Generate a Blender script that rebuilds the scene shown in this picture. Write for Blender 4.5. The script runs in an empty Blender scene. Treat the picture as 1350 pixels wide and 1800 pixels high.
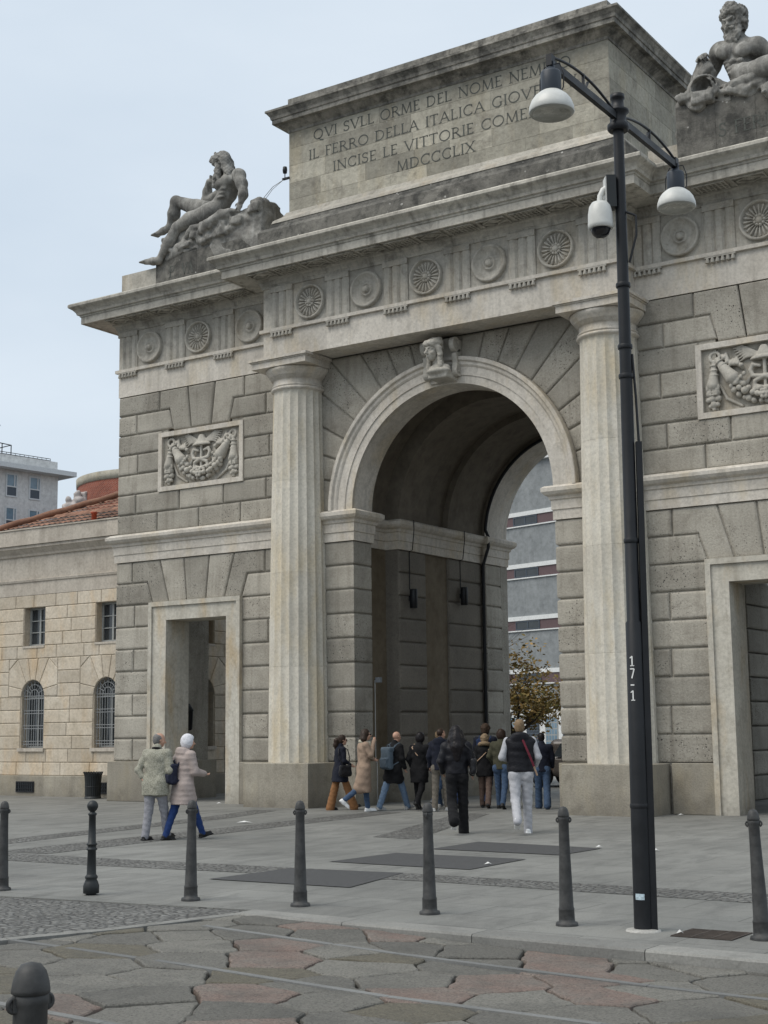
import bpy, math, random
import numpy as np
from mathutils import Matrix, Vector
from math import sin, cos, pi, radians, sqrt, atan2, hypot
random.seed(7)
SC = bpy.context.scene
COL = SC.collection
# ------------------------------------------------------------------ camera
cam_d = bpy.data.cameras.new("camera"); cam = bpy.data.objects.new("camera", cam_d); COL.objects.link(cam)
CR = Vector((0.83239688, 0.55406148, -0.01145896)); CU = Vector((0.09242608, -0.11840967, 0.98865392))
CF = Vector((-0.5464182, 0.82401155, 0.14977358))
cam.matrix_world = Matrix(((CR.x, CU.x, -CF.x, 16.2863), (CR.y, CU.y, -CF.y, -27.1937), (CR.z, CU.z, -CF.z, 1.705), (0, 0, 0, 1)))
cam_d.sensor_fit = 'VERTICAL'; cam_d.sensor_height = 36.0; cam_d.lens = 36.0 * 2528.5 / 1800
cam_d.clip_start = 0.1; cam_d.clip_end = 3000
SC.camera = cam
# ------------------------------------------------------------------ sky, sun, exposure
SUN_EL, SUN_AZ = radians(56), radians(212)       # azimuth of the sun, clockwise from +Y
W = bpy.data.worlds.new("World"); SC.world = W; W.use_nodes = True
nt = W.node_tree; nt.nodes.clear()
def wn(t, **k):
    n = nt.nodes.new(t)
    for a, b in k.items(): setattr(n, a, b)
    return n
sky = wn('ShaderNodeTexSky', sky_type='NISHITA', sun_disc=False, sun_elevation=SUN_EL, sun_rotation=SUN_AZ, air_density=1.0, dust_density=4.0, ozone_density=1.5)
tc = wn('ShaderNodeTexCoord')
mp = wn('ShaderNodeMapping'); mp.inputs['Scale'].default_value = (1.0, 1.0, 2.6)
nz = wn('ShaderNodeTexNoise'); nz.inputs['Scale'].default_value = 2.2; nz.inputs['Detail'].default_value = 5; nz.inputs['Roughness'].default_value = .5
rp = wn('ShaderNodeValToRGB')          # a closed layer of thin high cloud
rp.color_ramp.elements[0].position = .30; rp.color_ramp.elements[0].color = (4.5, 5.2, 5.9, 1)
rp.color_ramp.elements[1].position = .72; rp.color_ramp.elements[1].color = (5.8, 6.35, 6.85, 1)
mx = wn('ShaderNodeMix', data_type='RGBA'); mx.inputs[0].default_value = .86
bg = wn('ShaderNodeBackground'); bg.inputs['Strength'].default_value = .105
out = wn('ShaderNodeOutputWorld')
L = nt.links.new
L(tc.outputs['Generated'], mp.inputs['Vector']); L(mp.outputs[0], nz.inputs['Vector']); L(nz.outputs['Fac'], rp.inputs[0])
L(sky.outputs[0], mx.inputs[6]); L(rp.outputs[0], mx.inputs[7]); L(mx.outputs[2], bg.inputs['Color']); L(bg.outputs[0], out.inputs[0])
sd = bpy.data.lights.new("sun", 'SUN'); sun = bpy.data.objects.new("sun", sd); COL.objects.link(sun)
sd.energy = 1.5; sd.angle = radians(40); sd.color = (1, .95, .87)
sv = Vector((sin(SUN_AZ) * cos(SUN_EL), cos(SUN_AZ) * cos(SUN_EL), sin(SUN_EL)))
sun.rotation_euler = sv.to_track_quat('Z', 'Y').to_euler()
vs = SC.view_settings; vs.view_transform = 'Standard'; vs.look = 'None'; vs.exposure = 0.5; vs.gamma = 1.0; vs.use_curve_mapping = False
SC.cycles.max_bounces = 5; SC.cycles.diffuse_bounces = 2
# ------------------------------------------------------------------ mesh helpers
class MB:
    def __init__(s): s.v = []; s.f = []; s.t = []; s.s = []
    def add(s, vs, fs, tone=0.0, smooth=False):
        o = len(s.v); s.v += [tuple(v) for v in vs]
        for f in fs: s.f.append([i + o for i in f]); s.t.append(tone); s.s.append(smooth)
    def box(s, x0, x1, y0, y1, z0, z1, tone=0.0):
        s.add([(x0,y0,z0),(x1,y0,z0),(x1,y1,z0),(x0,y1,z0),(x0,y0,z1),(x1,y0,z1),(x1,y1,z1),(x0,y1,z1)],
              [(0,3,2,1),(4,5,6,7),(0,1,5,4),(1,2,6,5),(2,3,7,6),(3,0,4,7)], tone)
    def obox(s, c, ax, ay, az, tone=0.0):          # oriented box from centre and half-axis vectors
        c = Vector(c); ax = Vector(ax); ay = Vector(ay); az = Vector(az)
        p = [c+ax*i+ay*j+az*k for k in (-1,1) for i, j in ((-1,-1),(1,-1),(1,1),(-1,1))]
        s.add(p, [(0,3,2,1),(4,5,6,7),(0,1,5,4),(1,2,6,5),(2,3,7,6),(3,0,4,7)], tone)
    def lathe(s, prof, c=(0,0,0), n=24, tone=0.0, smooth=True, ax=None):
        # prof: list of (r, h) from bottom to top; ax: optional (u, v, w) frame
        c = Vector(c); u, v, w = ax if ax else (Vector((1,0,0)), Vector((0,1,0)), Vector((0,0,1)))
        P = []
        for r, h in prof:
            for i in range(n):
                a = 2*pi*i/n; P.append(c + u*(r*cos(a)) + v*(r*sin(a)) + w*h)
        F = []
        for k in range(len(prof)-1):
            for i in range(n):
                j = (i+1) % n; F.append((k*n+i, k*n+j, (k+1)*n+j, (k+1)*n+i))
        s.add(P, F, tone, smooth)
        if prof[0][0] > 1e-5: s.add(P[:n], [tuple(reversed(range(n)))], tone)
        if prof[-1][0] > 1e-5: s.add(P[-n:], [tuple(range(n))], tone)
    def tube(s, pts, r, n=8, tone=0.0, caps=True):
        pts = [Vector(p) for p in pts]; m = len(pts); rr = r if isinstance(r, (list, tuple)) else [r]*m
        P = []; up = Vector((.02, .03, 1)).normalized()
        t0 = (pts[1]-pts[0]).normalized()
        a = t0.cross(up)
        if a.length < .1: a = t0.cross(Vector((1, .1, 0)))
        a.normalize()
        for i in range(m):
            t = (pts[min(i+1, m-1)]-pts[max(i-1, 0)])
            if t.length < 1e-9: t = Vector((0,0,1))
            t.normalize(); a = (a - t*a.dot(t)); a.normalize(); b = t.cross(a)
            for k in range(n):
                q = 2*pi*k/n; P.append(pts[i] + (a*cos(q) + b*sin(q))*rr[i])
        F = [(i*n+k, i*n+(k+1) % n, (i+1)*n+(k+1) % n, (i+1)*n+k) for i in range(m-1) for k in range(n)]
        s.add(P, F, tone, True)
        if caps:
            s.add(P[:n], [tuple(reversed(range(n)))], tone); s.add(P[-n:], [tuple(range(n))], tone)
    def sweep(s, prof, path, seg=None, amt=0.0, closed=False, rng=random):
        # prof: closed outline of (out, z); path: 2-D points, the outside is on the right of travel. Mitred corners.
        pts = [Vector(p) for p in path]; m = len(pts)
        def nrm(a, b):
            d = (b-a).normalized(); return Vector((d.y, -d.x))
        st = []
        for i in range(m):
            if i == 0 and not closed: n = nrm(pts[0], pts[1])
            elif i == m-1 and not closed: n = nrm(pts[-2], pts[-1])
            else:
                n1 = nrm(pts[i-1], pts[i]); n2 = nrm(pts[i], pts[(i+1) % m]); n = (n1+n2)/(1+n1.dot(n2))
            st.append((pts[i], n))
        rows = []
        ed = m if closed else m-1
        for i in range(ed):
            p, n = st[i]; q, n2 = st[(i+1) % m]; L_ = (q-p).length
            k = max(1, int(round(L_/seg))) if seg else 1
            for j in range(k):
                t = j/k
                if 0 < j: t += rng.uniform(-.15, .15)/k
                pp = p.lerp(q, t)
                nn = n if j == 0 else nrm(p, q)
                rows.append((pp, nn))
        if not closed: rows.append(st[-1])
        K = len(prof)
        R = [[(p.x+n.x*o, p.y+n.y*o, z) for o, z in prof] for p, n in rows]
        N = len(R) if closed else len(R)-1
        for i in range(N):
            a = R[i]; b = R[(i+1) % len(R)]; t = rng.uniform(-1, 1)*amt
            s.add(a+b, [(k, (k+1) % K, K+(k+1) % K, K+k) for k in range(K)], t)
        if not closed:
            s.add(R[0], [tuple(range(K))]); s.add(R[-1], [tuple(reversed(range(K)))])
    def build(s, name, mat, parent=None, loc=None):
        me = bpy.data.meshes.new(name)
        V = np.array(s.v, dtype=np.float64).reshape(-1, 3)
        if parent is not None:
            o = Vector((0,0,0)); q = parent
            while q is not None: o += q.location; q = q.parent
            V = V - np.array(o)
        if loc is not None: V = V - np.array(loc)
        me.from_pydata(V.tolist(), [], s.f)
        me.polygons.foreach_set('use_smooth', s.s)
        at = me.attributes.new('tone', 'FLOAT', 'FACE'); at.data.foreach_set('value', s.t)
        me.update()
        ob = bpy.data.objects.new(name, me); COL.objects.link(ob)
        me.materials.append(mat)
        if parent is not None: ob.parent = parent
        if loc is not None: ob.location = loc
        return ob
def tag(o, label=None, cat=None, group=None, kind=None):
    if label: o['label'] = label
    if cat: o['category'] = cat
    if group: o['group'] = group
    if kind: o['kind'] = kind
    return o
def empty(name, loc, label=None, cat=None, group=None):
    o = bpy.data.objects.new(name, None); COL.objects.link(o); o.location = loc; o.empty_display_size = .3
    return tag(o, label, cat, group)
def copy_tree(o, parent=None, loc=None):
    c = o.copy(); COL.objects.link(c)
    if parent is not None: c.parent = parent
    if loc is not None: c.location = loc
    for ch in list(o.children): copy_tree(ch, c)
    return c
# ------------------------------------------------------------------ materials
def new_mat(name):
    m = bpy.data.materials.new(name); m.use_nodes = True
    t = m.node_tree; t.nodes.clear()
    o = t.nodes.new('ShaderNodeOutputMaterial'); b = t.nodes.new('ShaderNodeBsdfPrincipled')
    t.links.new(b.outputs[0], o.inputs[0])
    return m, t, b
class NT:
    """tiny helper to write node graphs as expressions"""
    def __init__(s, t): s.t = t
    def n(s, typ, ins=None, **k):
        x = s.t.nodes.new(typ)
        for a, b in k.items(): setattr(x, a, b)
        for a, b in (ins or {}).items():
            if isinstance(b, bpy.types.NodeSocket): s.t.links.new(b, x.inputs[a])
            else: x.inputs[a].default_value = b
        return x
    def pos(s): return s.n('ShaderNodeNewGeometry').outputs['Position']
    def obj(s): return s.n('ShaderNodeTexCoord').outputs['Object']
    def mapn(s, v, sc, loc=(0,0,0), rot=(0,0,0)):
        return s.n('ShaderNodeMapping', {'Vector': v, 'Scale': sc, 'Location': loc, 'Rotation': rot}).outputs[0]
    def noise(s, v, sc, det=4, rough=.55, dist=0.0):
        return s.n('ShaderNodeTexNoise', {'Vector': v, 'Scale': sc, 'Detail': det, 'Roughness': rough, 'Distortion': dist}).outputs['Fac']
    def vor(s, v, sc, feat='F1', out='Distance', rand=1.0):
        return s.n('ShaderNodeTexVoronoi', {'Vector': v, 'Scale': sc, 'Randomness': rand}, feature=feat).outputs[out]
    def ramp(s, f, stops):
        r = s.n('ShaderNodeValToRGB', {0: f}); e = r.color_ramp.elements
        while len(e) < len(stops): e.new(.5)
        for x, (p, c) in zip(e, stops):
            x.position = p; x.color = (c, c, c, 1) if isinstance(c, (int, float)) else (*c, 1)
        return r.outputs[0]
    def math(s, op, a, b=0.0, clamp=False):
        x = s.n('ShaderNodeMath', {0: a, 1: b}, operation=op); x.use_clamp = clamp; return x.outputs[0]
    def mix(s, f, a, b, mode='MIX'):
        x = s.n('ShaderNodeMix', None, data_type='RGBA', blend_type=mode)
        for i, q in ((0, f), (6, a), (7, b)):
            if isinstance(q, bpy.types.NodeSocket): s.t.links.new(q, x.inputs[i])
            elif i == 0: x.inputs[0].default_value = q
            else: x.inputs[i].default_value = (*q, 1) if not isinstance(q, (int, float)) else (q, q, q, 1)
        return x.outputs[2]
    def attr(s, nm): return s.n('ShaderNodeAttribute', attribute_name=nm).outputs['Fac']
    def bump(s, h, dist=.02, st=1.0, prev=None):
        d = {'Height': h, 'Distance': dist, 'Strength': st}
        if prev is not None: d['Normal'] = prev
        return s.n('ShaderNodeBump', d).outputs[0]
def stone(name, ca, cb, stain=(.1,.09,.08), stain_amt=.5, streak=.4, pits=0.0, lichen=0.0, tone=.25, grain=18, bump=.012, rough=.88, warm=None, warm_amt=0.0, white=0.0, foot=0.0, wash=0.0):
    m, t, b = new_mat(name); g = NT(t); P = g.pos()
    n1 = g.noise(P, .9, 6, .6)
    col = g.mix(g.ramp(n1, [(.35, 0.0), (.68, 1.0)]), ca, cb)
    if warm: col = g.mix(g.math('MULTIPLY', g.ramp(g.noise(g.mapn(P, (1.6, 1.6, .5), (3, 1, 7)), 1.1, 5, .6), [(.5, 0.0), (.68, 1.0)]), warm_amt), col, warm)
    tn = g.attr('tone')
    col = g.mix(1.0, col, g.n('ShaderNodeCombineColor', {0: g.math('ADD', g.math('MULTIPLY', tn, tone), 1.0), 1: g.math('ADD', g.math('MULTIPLY', tn, tone*.985), 1.0), 2: g.math('ADD', g.math('MULTIPLY', tn, tone*.97), 1.0)}).outputs[0], 'MULTIPLY')
    fine = g.noise(P, grain, 6, .7)
    col = g.mix(1.0, col, g.ramp(fine, [(.25, .72), (.5, .98), (.78, 1.18)]), 'MULTIPLY')
    if streak:
        st = g.noise(g.mapn(P, (4.5, 4.5, .32)), 1.0, 5, .62)
        col = g.mix(g.math('MULTIPLY', g.ramp(st, [(.52, 0.0), (.74, 1.0)]), streak), col, stain)
    if stain_amt:
        s2 = g.noise(P, 2.3, 8, .68, .4)
        col = g.mix(g.math('MULTIPLY', g.ramp(s2, [(.52, 0.0), (.7, 1.0)]), stain_amt), col, stain)
    if wash:          # rain-washed pale runs
        ws = g.noise(g.mapn(P, (7, 7, 1.1), (4, 9, 2)), 1.0, 6, .65)
        col = g.mix(g.math('MULTIPLY', g.ramp(ws, [(.50, 0.0), (.66, 1.0)]), wash), col, (.44, .43, .40))
    hgt = fine
    if pits:
        v = g.vor(P, 11.0); v2 = g.vor(P, 27.0)
        msk = g.ramp(g.math('ADD', g.noise(P, .7, 3, .5), g.math('MULTIPLY', g.math('SINE', g.math('MULTIPLY', tn, 23.0)), .13)), [(.46, 0.0), (.62, 1.0)])
        pit = g.math('MULTIPLY', g.math('MAXIMUM', g.ramp(v, [(.10, 1.0), (.17, 0.0)]), g.ramp(v2, [(.13, .8), (.24, 0.0)])), msk)
        col = g.mix(g.math('MULTIPLY', pit, pits), col, (.045, .042, .038))
        vl = g.vor(g.mapn(P, (1, 1, 1), (5, 3, 2)), 7.0)
        lt = g.math('MULTIPLY', g.ramp(vl, [(.055, 1.0), (.10, 0.0)]), msk)
        col = g.mix(g.math('MULTIPLY', lt, .6*pits), col, (.55, .53, .48))
        hgt = g.math('SUBTRACT', fine, g.math('MULTIPLY', pit, .8))
    if lichen:
        l1 = g.noise(P, 1.5, 10, .72, .3)
        col = g.mix(g.math('MULTIPLY', g.ramp(l1, [(.45, 0.0), (.6, 1.0)]), lichen), col, (.045, .045, .042))
        l2 = g.noise(P, 6.0, 8, .8)
        col = g.mix(g.math('MULTIPLY', g.ramp(l2, [(.55, 0.0), (.68, 1.0)]), lichen*.7), col, (.07, .07, .06))
    if white:
        w = g.vor(P, 6.0); wm = g.ramp(g.noise(P, 2.1, 4, .6), [(.5, 0.0), (.62, 1.0)])
        col = g.mix(g.math('MULTIPLY', g.math('MULTIPLY', g.ramp(w, [(.10, 1.0), (.17, 0.0)]), wm), white), col, (.62, .61, .57))
    if foot:          # splash dirt that has soaked into the lowest course
        z = g.n('ShaderNodeSeparateXYZ', {0: P}).outputs[2]
        fz = g.math('ADD', z, g.math('MULTIPLY', g.noise(P, 3.0, 6, .7), 1.0))
        col = g.mix(g.math('MULTIPLY', g.ramp(fz, [(.3, 1.0), (.95, 0.0)]), foot), col, (.10, .09, .075))
    t.links.new(col, b.inputs['Base Color'])
    b.inputs['Roughness'].default_value = rough; b.inputs['Specular IOR Level'].default_value = .25
    t.links.new(g.bump(hgt, bump, .8), b.inputs['Normal'])
    return m
def plain(name, col, rough=.5, metal=0.0, var=.12, scale=9.0, bump=0.0, spec=.4, coat=0.0, world=False):
    m, t, b = new_mat(name); g = NT(t); P = g.pos() if world else g.obj()
    n = g.noise(P, scale, 6, .65)
    c = g.mix(1.0, col, g.ramp(n, [(.3, 1-var), (.7, 1+var)]), 'MULTIPLY')
    t.links.new(c, b.inputs['Base Color']); b.inputs['Metallic'].default_value = metal
    t.links.new(g.ramp(n, [(.3, max(0, rough-.1)), (.7, min(1, rough+.1))]), b.inputs['Roughness'])
    b.inputs['Specular IOR Level'].default_value = spec
    if bump: t.links.new(g.bump(n, bump), b.inputs['Normal'])
    return m
def glass_mat(name, col=(.03,.035,.04), rough=.08):
    m, t, b = new_mat(name); g = NT(t); n = g.noise(g.pos(), 1.5, 3)
    t.links.new(g.mix(n, col, tuple(c*2.2 for c in col)), b.inputs['Base Color']); b.inputs['Roughness'].default_value = rough; b.inputs['Specular IOR Level'].default_value = .6
    return m
M = {}
M['rustic'] = stone('rusticated_stone', (.305,.281,.237), (.425,.396,.338), stain=(.14,.12,.095), stain_amt=.4, streak=.45, pits=1.0, tone=.17, grain=22, bump=.02)
M['plinth'] = stone('plinth_granite', (.27,.245,.20), (.36,.33,.27), stain=(.15,.13,.10), stain_amt=.55, streak=.3, tone=.12, grain=30, bump=.012, foot=.5, warm=(.36,.30,.19), warm_amt=.35)
M['marble'] = stone('pale_marble', (.535,.49,.425), (.65,.605,.535), stain=(.27,.245,.205), stain_amt=.35, streak=.45, tone=.10, grain=14, bump=.008, warm=(.52,.43,.29), warm_amt=.55)
M['column'] = stone('column_marble', (.54,.50,.42), (.635,.60,.52), stain=(.32,.29,.235), stain_amt=.25, streak=.22, tone=.08, grain=16, bump=.006, warm=(.55,.46,.31), warm_amt=.7)
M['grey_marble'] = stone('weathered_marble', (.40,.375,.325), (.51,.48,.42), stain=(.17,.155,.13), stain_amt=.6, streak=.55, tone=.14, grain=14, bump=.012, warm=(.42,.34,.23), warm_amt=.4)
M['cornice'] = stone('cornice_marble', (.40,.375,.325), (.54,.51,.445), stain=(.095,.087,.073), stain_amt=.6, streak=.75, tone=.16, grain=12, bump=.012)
M['attic'] = stone('attic_stone', (.33,.31,.255), (.44,.415,.345), stain=(.17,.155,.13), stain_amt=.7, streak=.35, tone=.26, grain=9, bump=.03, warm=(.42,.36,.25), warm_amt=.5, white=.35)
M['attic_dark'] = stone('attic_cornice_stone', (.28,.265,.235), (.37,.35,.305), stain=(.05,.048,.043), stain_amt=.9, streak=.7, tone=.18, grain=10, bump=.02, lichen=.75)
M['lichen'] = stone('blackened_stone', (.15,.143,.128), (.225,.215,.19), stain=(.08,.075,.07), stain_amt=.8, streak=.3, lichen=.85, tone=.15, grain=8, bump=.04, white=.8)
M['statue'] = stone('statue_marble', (.22,.212,.195), (.34,.33,.30), stain=(.085,.08,.075), stain_amt=.7, streak=.5, tone=0, grain=14, bump=.012, lichen=.5, wash=.7)
M['bust'] = stone('bust_marble', (.40,.375,.325), (.52,.49,.43), stain=(.20,.18,.15), stain_amt=.4, streak=.3, tone=0, grain=16, bump=.006)
M['letters'] = plain('letter_shade_stone', (.085,.09,.08), .8, var=.4, scale=5, world=True)  # raised letters; dark colour holds stain and the shade of carved cuts
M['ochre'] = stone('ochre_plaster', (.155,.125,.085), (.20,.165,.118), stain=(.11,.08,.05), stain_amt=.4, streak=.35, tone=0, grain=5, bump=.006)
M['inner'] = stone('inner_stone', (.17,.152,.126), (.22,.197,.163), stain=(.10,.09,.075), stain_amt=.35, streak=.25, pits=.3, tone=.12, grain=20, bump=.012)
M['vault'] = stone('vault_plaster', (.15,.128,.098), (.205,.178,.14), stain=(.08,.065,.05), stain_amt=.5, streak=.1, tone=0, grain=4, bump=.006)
M['iron'] = plain('black_iron_paint', (.011,.012,.014), .48, var=.4, scale=5, spec=.35)
M['bollard'] = plain('bollard_iron', (.046,.046,.045), .55, var=.55, scale=9, bump=.003, spec=.35)
M['white_plastic'] = plain('white_enamel', (.62,.62,.585), .4, var=.14, scale=5)
M['cast_iron'] = plain('dark_green_iron', (.017,.02,.021), .5, var=.25, scale=8)
# ================================================================== THE GATE
M['door_marble'] = stone('door_marble', (.46,.43,.365), (.555,.525,.455), stain=(.22,.19,.145), stain_amt=.45, streak=.5, tone=.08, grain=14, bump=.008, warm=(.46,.34,.19), warm_amt=.6, foot=.55)
gate = empty('triumphal_gate', (0, 0, 0), 'monumental stone city gate with one great arch, two fluted columns and an inscribed attic', 'gate')
XW, ZP, ZS0, ZS1, ZA = 10.15, .99, 6.075, 6.78, 10.483
YE, XE, AC, YC, RI, RO = -.80, 4.63, 4.055, -.184, 2.607, 3.212
def inset(poly, ds):
    n = len(poly); L_ = []
    for i in range(n):
        a = Vector(poly[i]); b = Vector(poly[(i+1) % n]); d = (b-a).normalized(); nn = Vector((-d.y, d.x))
        L_.append((a + nn*ds[i], d))
    o = []
    for i in range(n):
        p, d = L_[i-1]; q, e = L_[i]; cr = d.x*e.y-d.y*e.x
        if abs(cr) < 1e-4: o.append(tuple(q))
        else:
            t = ((q.x-p.x)*e.y-(q.y-p.y)*e.x)/cr; o.append((p.x+d.x*t, p.y+d.y*t))
    return o
def rustic(mb, poly, fr, flag=(), tone=None, prof=((.010,-.060),(.013,-.036),(.026,-.015),(.050,-.003),(.078,0)), rng=random):
    """one dressed block with rounded margins; flagged edges turn a corner and are mitred"""
    n = len(poly); R = []
    A = sum(poly[i][0]*poly[(i+1) % n][1]-poly[(i+1) % n][0]*poly[i][1] for i in range(n))
    if A < 0: poly = list(reversed(poly)); flag = [n-2-f if f < n-1 else n-1 for f in flag]
    dz = rng.uniform(-.006, .006)
    for ins, w in prof:
        q = inset(poly, [(-w if i in flag else ins) for i in range(n)])
        R.append([fr(u, v, w + (0 if flag else dz*(ins > .03))) for u, v in q])
    V = [p for r in R for p in r]; F = []
    for k in range(len(prof)-1):
        for i in range(n): j = (i+1) % n; F.append((k*n+i, k*n+j, (k+1)*n+j, (k+1)*n+i))
    F.append(tuple((len(prof)-1)*n+i for i in range(n)))
    mb.add(V, F, rng.uniform(-1, 1) if tone is None else tone)
def front(y0=0.0): return lambda u, v, w: (u, y0-w, v)
rg = random.Random(11)
def rect(a, b, c, d): return [(a, c), (b, c), (b, d), (a, d)]
# ---- wing walls (left s=-1, right s=+1)
for s in (-1, 1):
    wl = MB(); FR = front(); D = 2.6 if s < 0 else 7.36
    def blk(poly, flag=()): rustic(wl, [(s*u, v) for u, v in poly], FR, flag, rng=rg)
    h = (ZS0-ZP)/9; cx = 7.408
    for k in range(7):
        z0, z1 = ZP+k*h, ZP+(k+1)*h
        if k % 2 == 0:
            m = 9.50+rg.uniform(-.04, .04); blk(rect(m, XW, z0, z1)); blk(rect(8.87, m, z0, z1)); blk(rect(4.5, 5.94, z0, z1))
        else:
            blk(rect(8.87, XW, z0, z1)); m = 5.08+rg.uniform(-.05, .05); blk(rect(4.5, m, z0, z1)); blk(rect(m, 5.94, z0, z1))
    z7, z8, z9 = ZP+7*h, ZP+8*h, ZS0
    blk([(XW, z7), (XW, z8), (cx+1.64, z8), (cx+1.45, z7)]); blk([(4.5, z7), (cx-1.45, z7), (cx-1.64, z8), (4.5, z8)])
    blk(rect(cx+2.18, XW, z8, z9)); blk(rect(4.5, cx-2.18, z8, z9))
    tp = [-1.23, -.42, .42, 1.23]; bt = [-.9, -.31, .31, .9]
    for i in range(3): blk([(cx+bt[i], z7), (cx+bt[i+1], z7), (cx+tp[i+1], z9), (cx+tp[i], z9)])
    for q in (-1, 1): blk([(cx+q*.9, z7), (cx+q*1.23, z9), (cx+q*2.18, z9), (cx+q*2.18, z8), (cx+q*1.64, z8), (cx+q*1.45, z7)])
    # upper storey with the relief panel
    h = (ZA-ZS1)/7; cp = 7.29; zz = [ZS1+i*h for i in range(8)]
    for k, js in ((0, [4.5, 6.0, 7.35, 8.75, XW]), (1, [4.5, 5.2, 6.55, 8.0, 9.5, XW])):
        for a, b in zip(js, js[1:]): blk(rect(a, b, zz[k], zz[k+1]))
    for k in (2, 3, 4):
        if k % 2: blk(rect(8.60, 9.45, zz[k], zz[k+1])); blk(rect(9.45, XW, zz[k], zz[k+1])); blk(rect(4.5, 5.1, zz[k], zz[k+1])); blk(rect(5.1, 5.95, zz[k], zz[k+1]))
        else: blk(rect(8.60, XW, zz[k], zz[k+1])); blk(rect(4.5, 5.95, zz[k], zz[k+1]))
    blk(rect(9.5, XW, zz[5], zz[6])); blk([(cp+.93, zz[5]), (9.5, zz[5]), (9.5, zz[6]), (cp+1.07, zz[6])])
    blk([(5.2, zz[5]), (cp-.93, zz[5]), (cp-1.07, zz[6]), (5.2, zz[6])]); blk(rect(4.5, 5.2, zz[5], zz[6]))
    blk(rect(cp+1.41, XW, zz[6], zz[7])); blk(rect(4.5, cp-1.41, zz[6], zz[7]))
    zb = 9.36
    blk([(cp-.33, zb), (cp+.33, zb), (cp+.46, ZA), (cp-.46, ZA)])
    for q in (-1, 1): blk([(cp+q*.33, zb), (cp+q*.46, ZA), (cp+q*1.41, ZA), (cp+q*1.41, zz[6]), (cp+q*1.07, zz[6]), (cp+q*.93, zb)])
    # masonry behind the facing
    def sb(mb, a, b, *r): mb.box(min(s*a, s*b), max(s*a, s*b), *r)
    sb(wl, 8.42, XW-.05, .05, .8, 0, 10.45); sb(wl, 4.6, 6.30, .05, .8, 0, 10.45)
    sb(wl, 6.30, 8.42, .05, .8, 4.75, 7.75); sb(wl, 6.30, 8.42, .16, .8, 7.75, 10.45)
    sb(wl, 4.66, XW-.05, .8, D, 5.3, 10.45); sb(wl, 9.2, XW-.05, .8, D, 0, 5.3); sb(wl, 4.66, 5.4, .8, 2.6 if s < 0 else .9, 0, 5.3)
    if s > 0:
        hh = .565
        for k in range(9):      # rusticated inner side wall of the covered passage
            for (ya, yb) in ((.8, 3.2), (3.2, 5.4), (5.4, 7.36)):
                rustic(wl, rect(ya, yb, k*hh, (k+1)*hh), lambda u, v, w: (4.78+w, u, v), rng=rg)
    wo = wl.build('wing_wall', M['rustic'], gate)
    for a, b in ((8.885, XW+.1), (5.05, 5.93)):
        pl = MB(); x0, x1 = sorted((s*a, s*b)); rustic(pl, rect(x0, x1, 0, ZP), front(-.1), prof=((0, -.12), (0, -.012), (.012, 0)), rng=rg)
        if s < 0 and a > 8: sb(pl, 8.9, XW+.1, -.088, D, 0, ZP-.012)
        pl.build('wing_plinth', M['plinth'], gate)
    # door surround
    ds = MB()
    for a, b in ((8.338, 8.879), (5.937, 6.38)):
        sb(ds, a, b, -.055, .82, 0, 4.506, rg.uniform(-.6, .6))
    sb(ds, 5.937, 8.879, -.056, .82, 4.507, 4.951)
    dso = ds.build('door_surround', M['door_marble'], gate)
    fb = MB(); sb(fb, 8.79, 8.90, -.105, .02, 0, 4.86); sb(fb, 5.916, 6.026, -.105, .02, 0, 4.86); sb(fb, 5.916, 8.90, -.106, .02, 4.861, 4.975)
    fb.build('surround_fillet', M['door_marble'], dso)
    # string course
    sc = MB(); pf = [(-.04, 6.07), (.03, 6.07), (.03, 6.26), (.05, 6.275), (.05, 6.47), (.08, 6.49), (.09, 6.55), (.16, 6.59), (.21, 6.65), (.215, 6.72), (.10, 6.79), (-.04, 6.79)]
    path = [(-XW, D), (-XW, 0), (-4.6, 0)] if s < 0 else [(4.6, 0), (XW, 0), (XW, D)]
    sc.sweep(pf, path, seg=1.7, amt=.8, rng=rg); sc.build('string_course', M['grey_marble' if 0 else 'marble'], gate)
# ---- spandrels round the arch, front and back wall with the arch cut out
sp = MB(); N = 9
def ray_rect(a, X=4.66, Z=ZA):
    c, q = cos(a), sin(a); t = min(X/max(abs(c), 1e-6), (Z-ZS1)/max(q, 1e-6)); return (t*c, ZS1+t*q)
ac = atan2(ZA-ZS1, 4.66)
for s in (-1, 1):
    for i in range(N):
        a0, a1 = radians(4)+i*radians(80)/N, radians(4)+(i+1)*radians(80)/N
        if i == 0: a0 = 0.0
        inner = [(3.19*cos(a0+(a1-a0)*t), ZS1+3.19*sin(a0+(a1-a0)*t)) for t in (1, .5, 0)]
        o = [ray_rect(a0)]
        if a0 < ac < a1: o.append((4.66, ZA))
        o.append(ray_rect(a1))
        rustic(sp, [(s*x, z) for x, z in inner + o], front(), rng=rg)
rustic(sp, [(-.33, ZS1+3.17), (.33, ZS1+3.17), (.39, ZA), (-.39, ZA)], front(), rng=rg)
def arch_wall(mb, y, r, X, Z, flip=False):
    A = [pi*i/48 for i in range(49)]
    def edge(a):
        c, q = cos(a), sin(a); t = min(X/max(abs(c), 1e-6), (Z-ZS1)/max(q, 1e-6)); return (t*c, y, ZS1+t*q)
    V = [(r*cos(a), y, ZS1+r*sin(a)) for a in A] + [edge(a) for a in A]
    mb.add(V, [((i, 49+i, 50+i, i+1) if not flip else (i+1, 50+i, 49+i, i)) for i in range(48)])
arch_wall(sp, .05, RI, 4.66, ZA, True); arch_wall(sp, 7.36, RI, 3.45, ZA)
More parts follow.
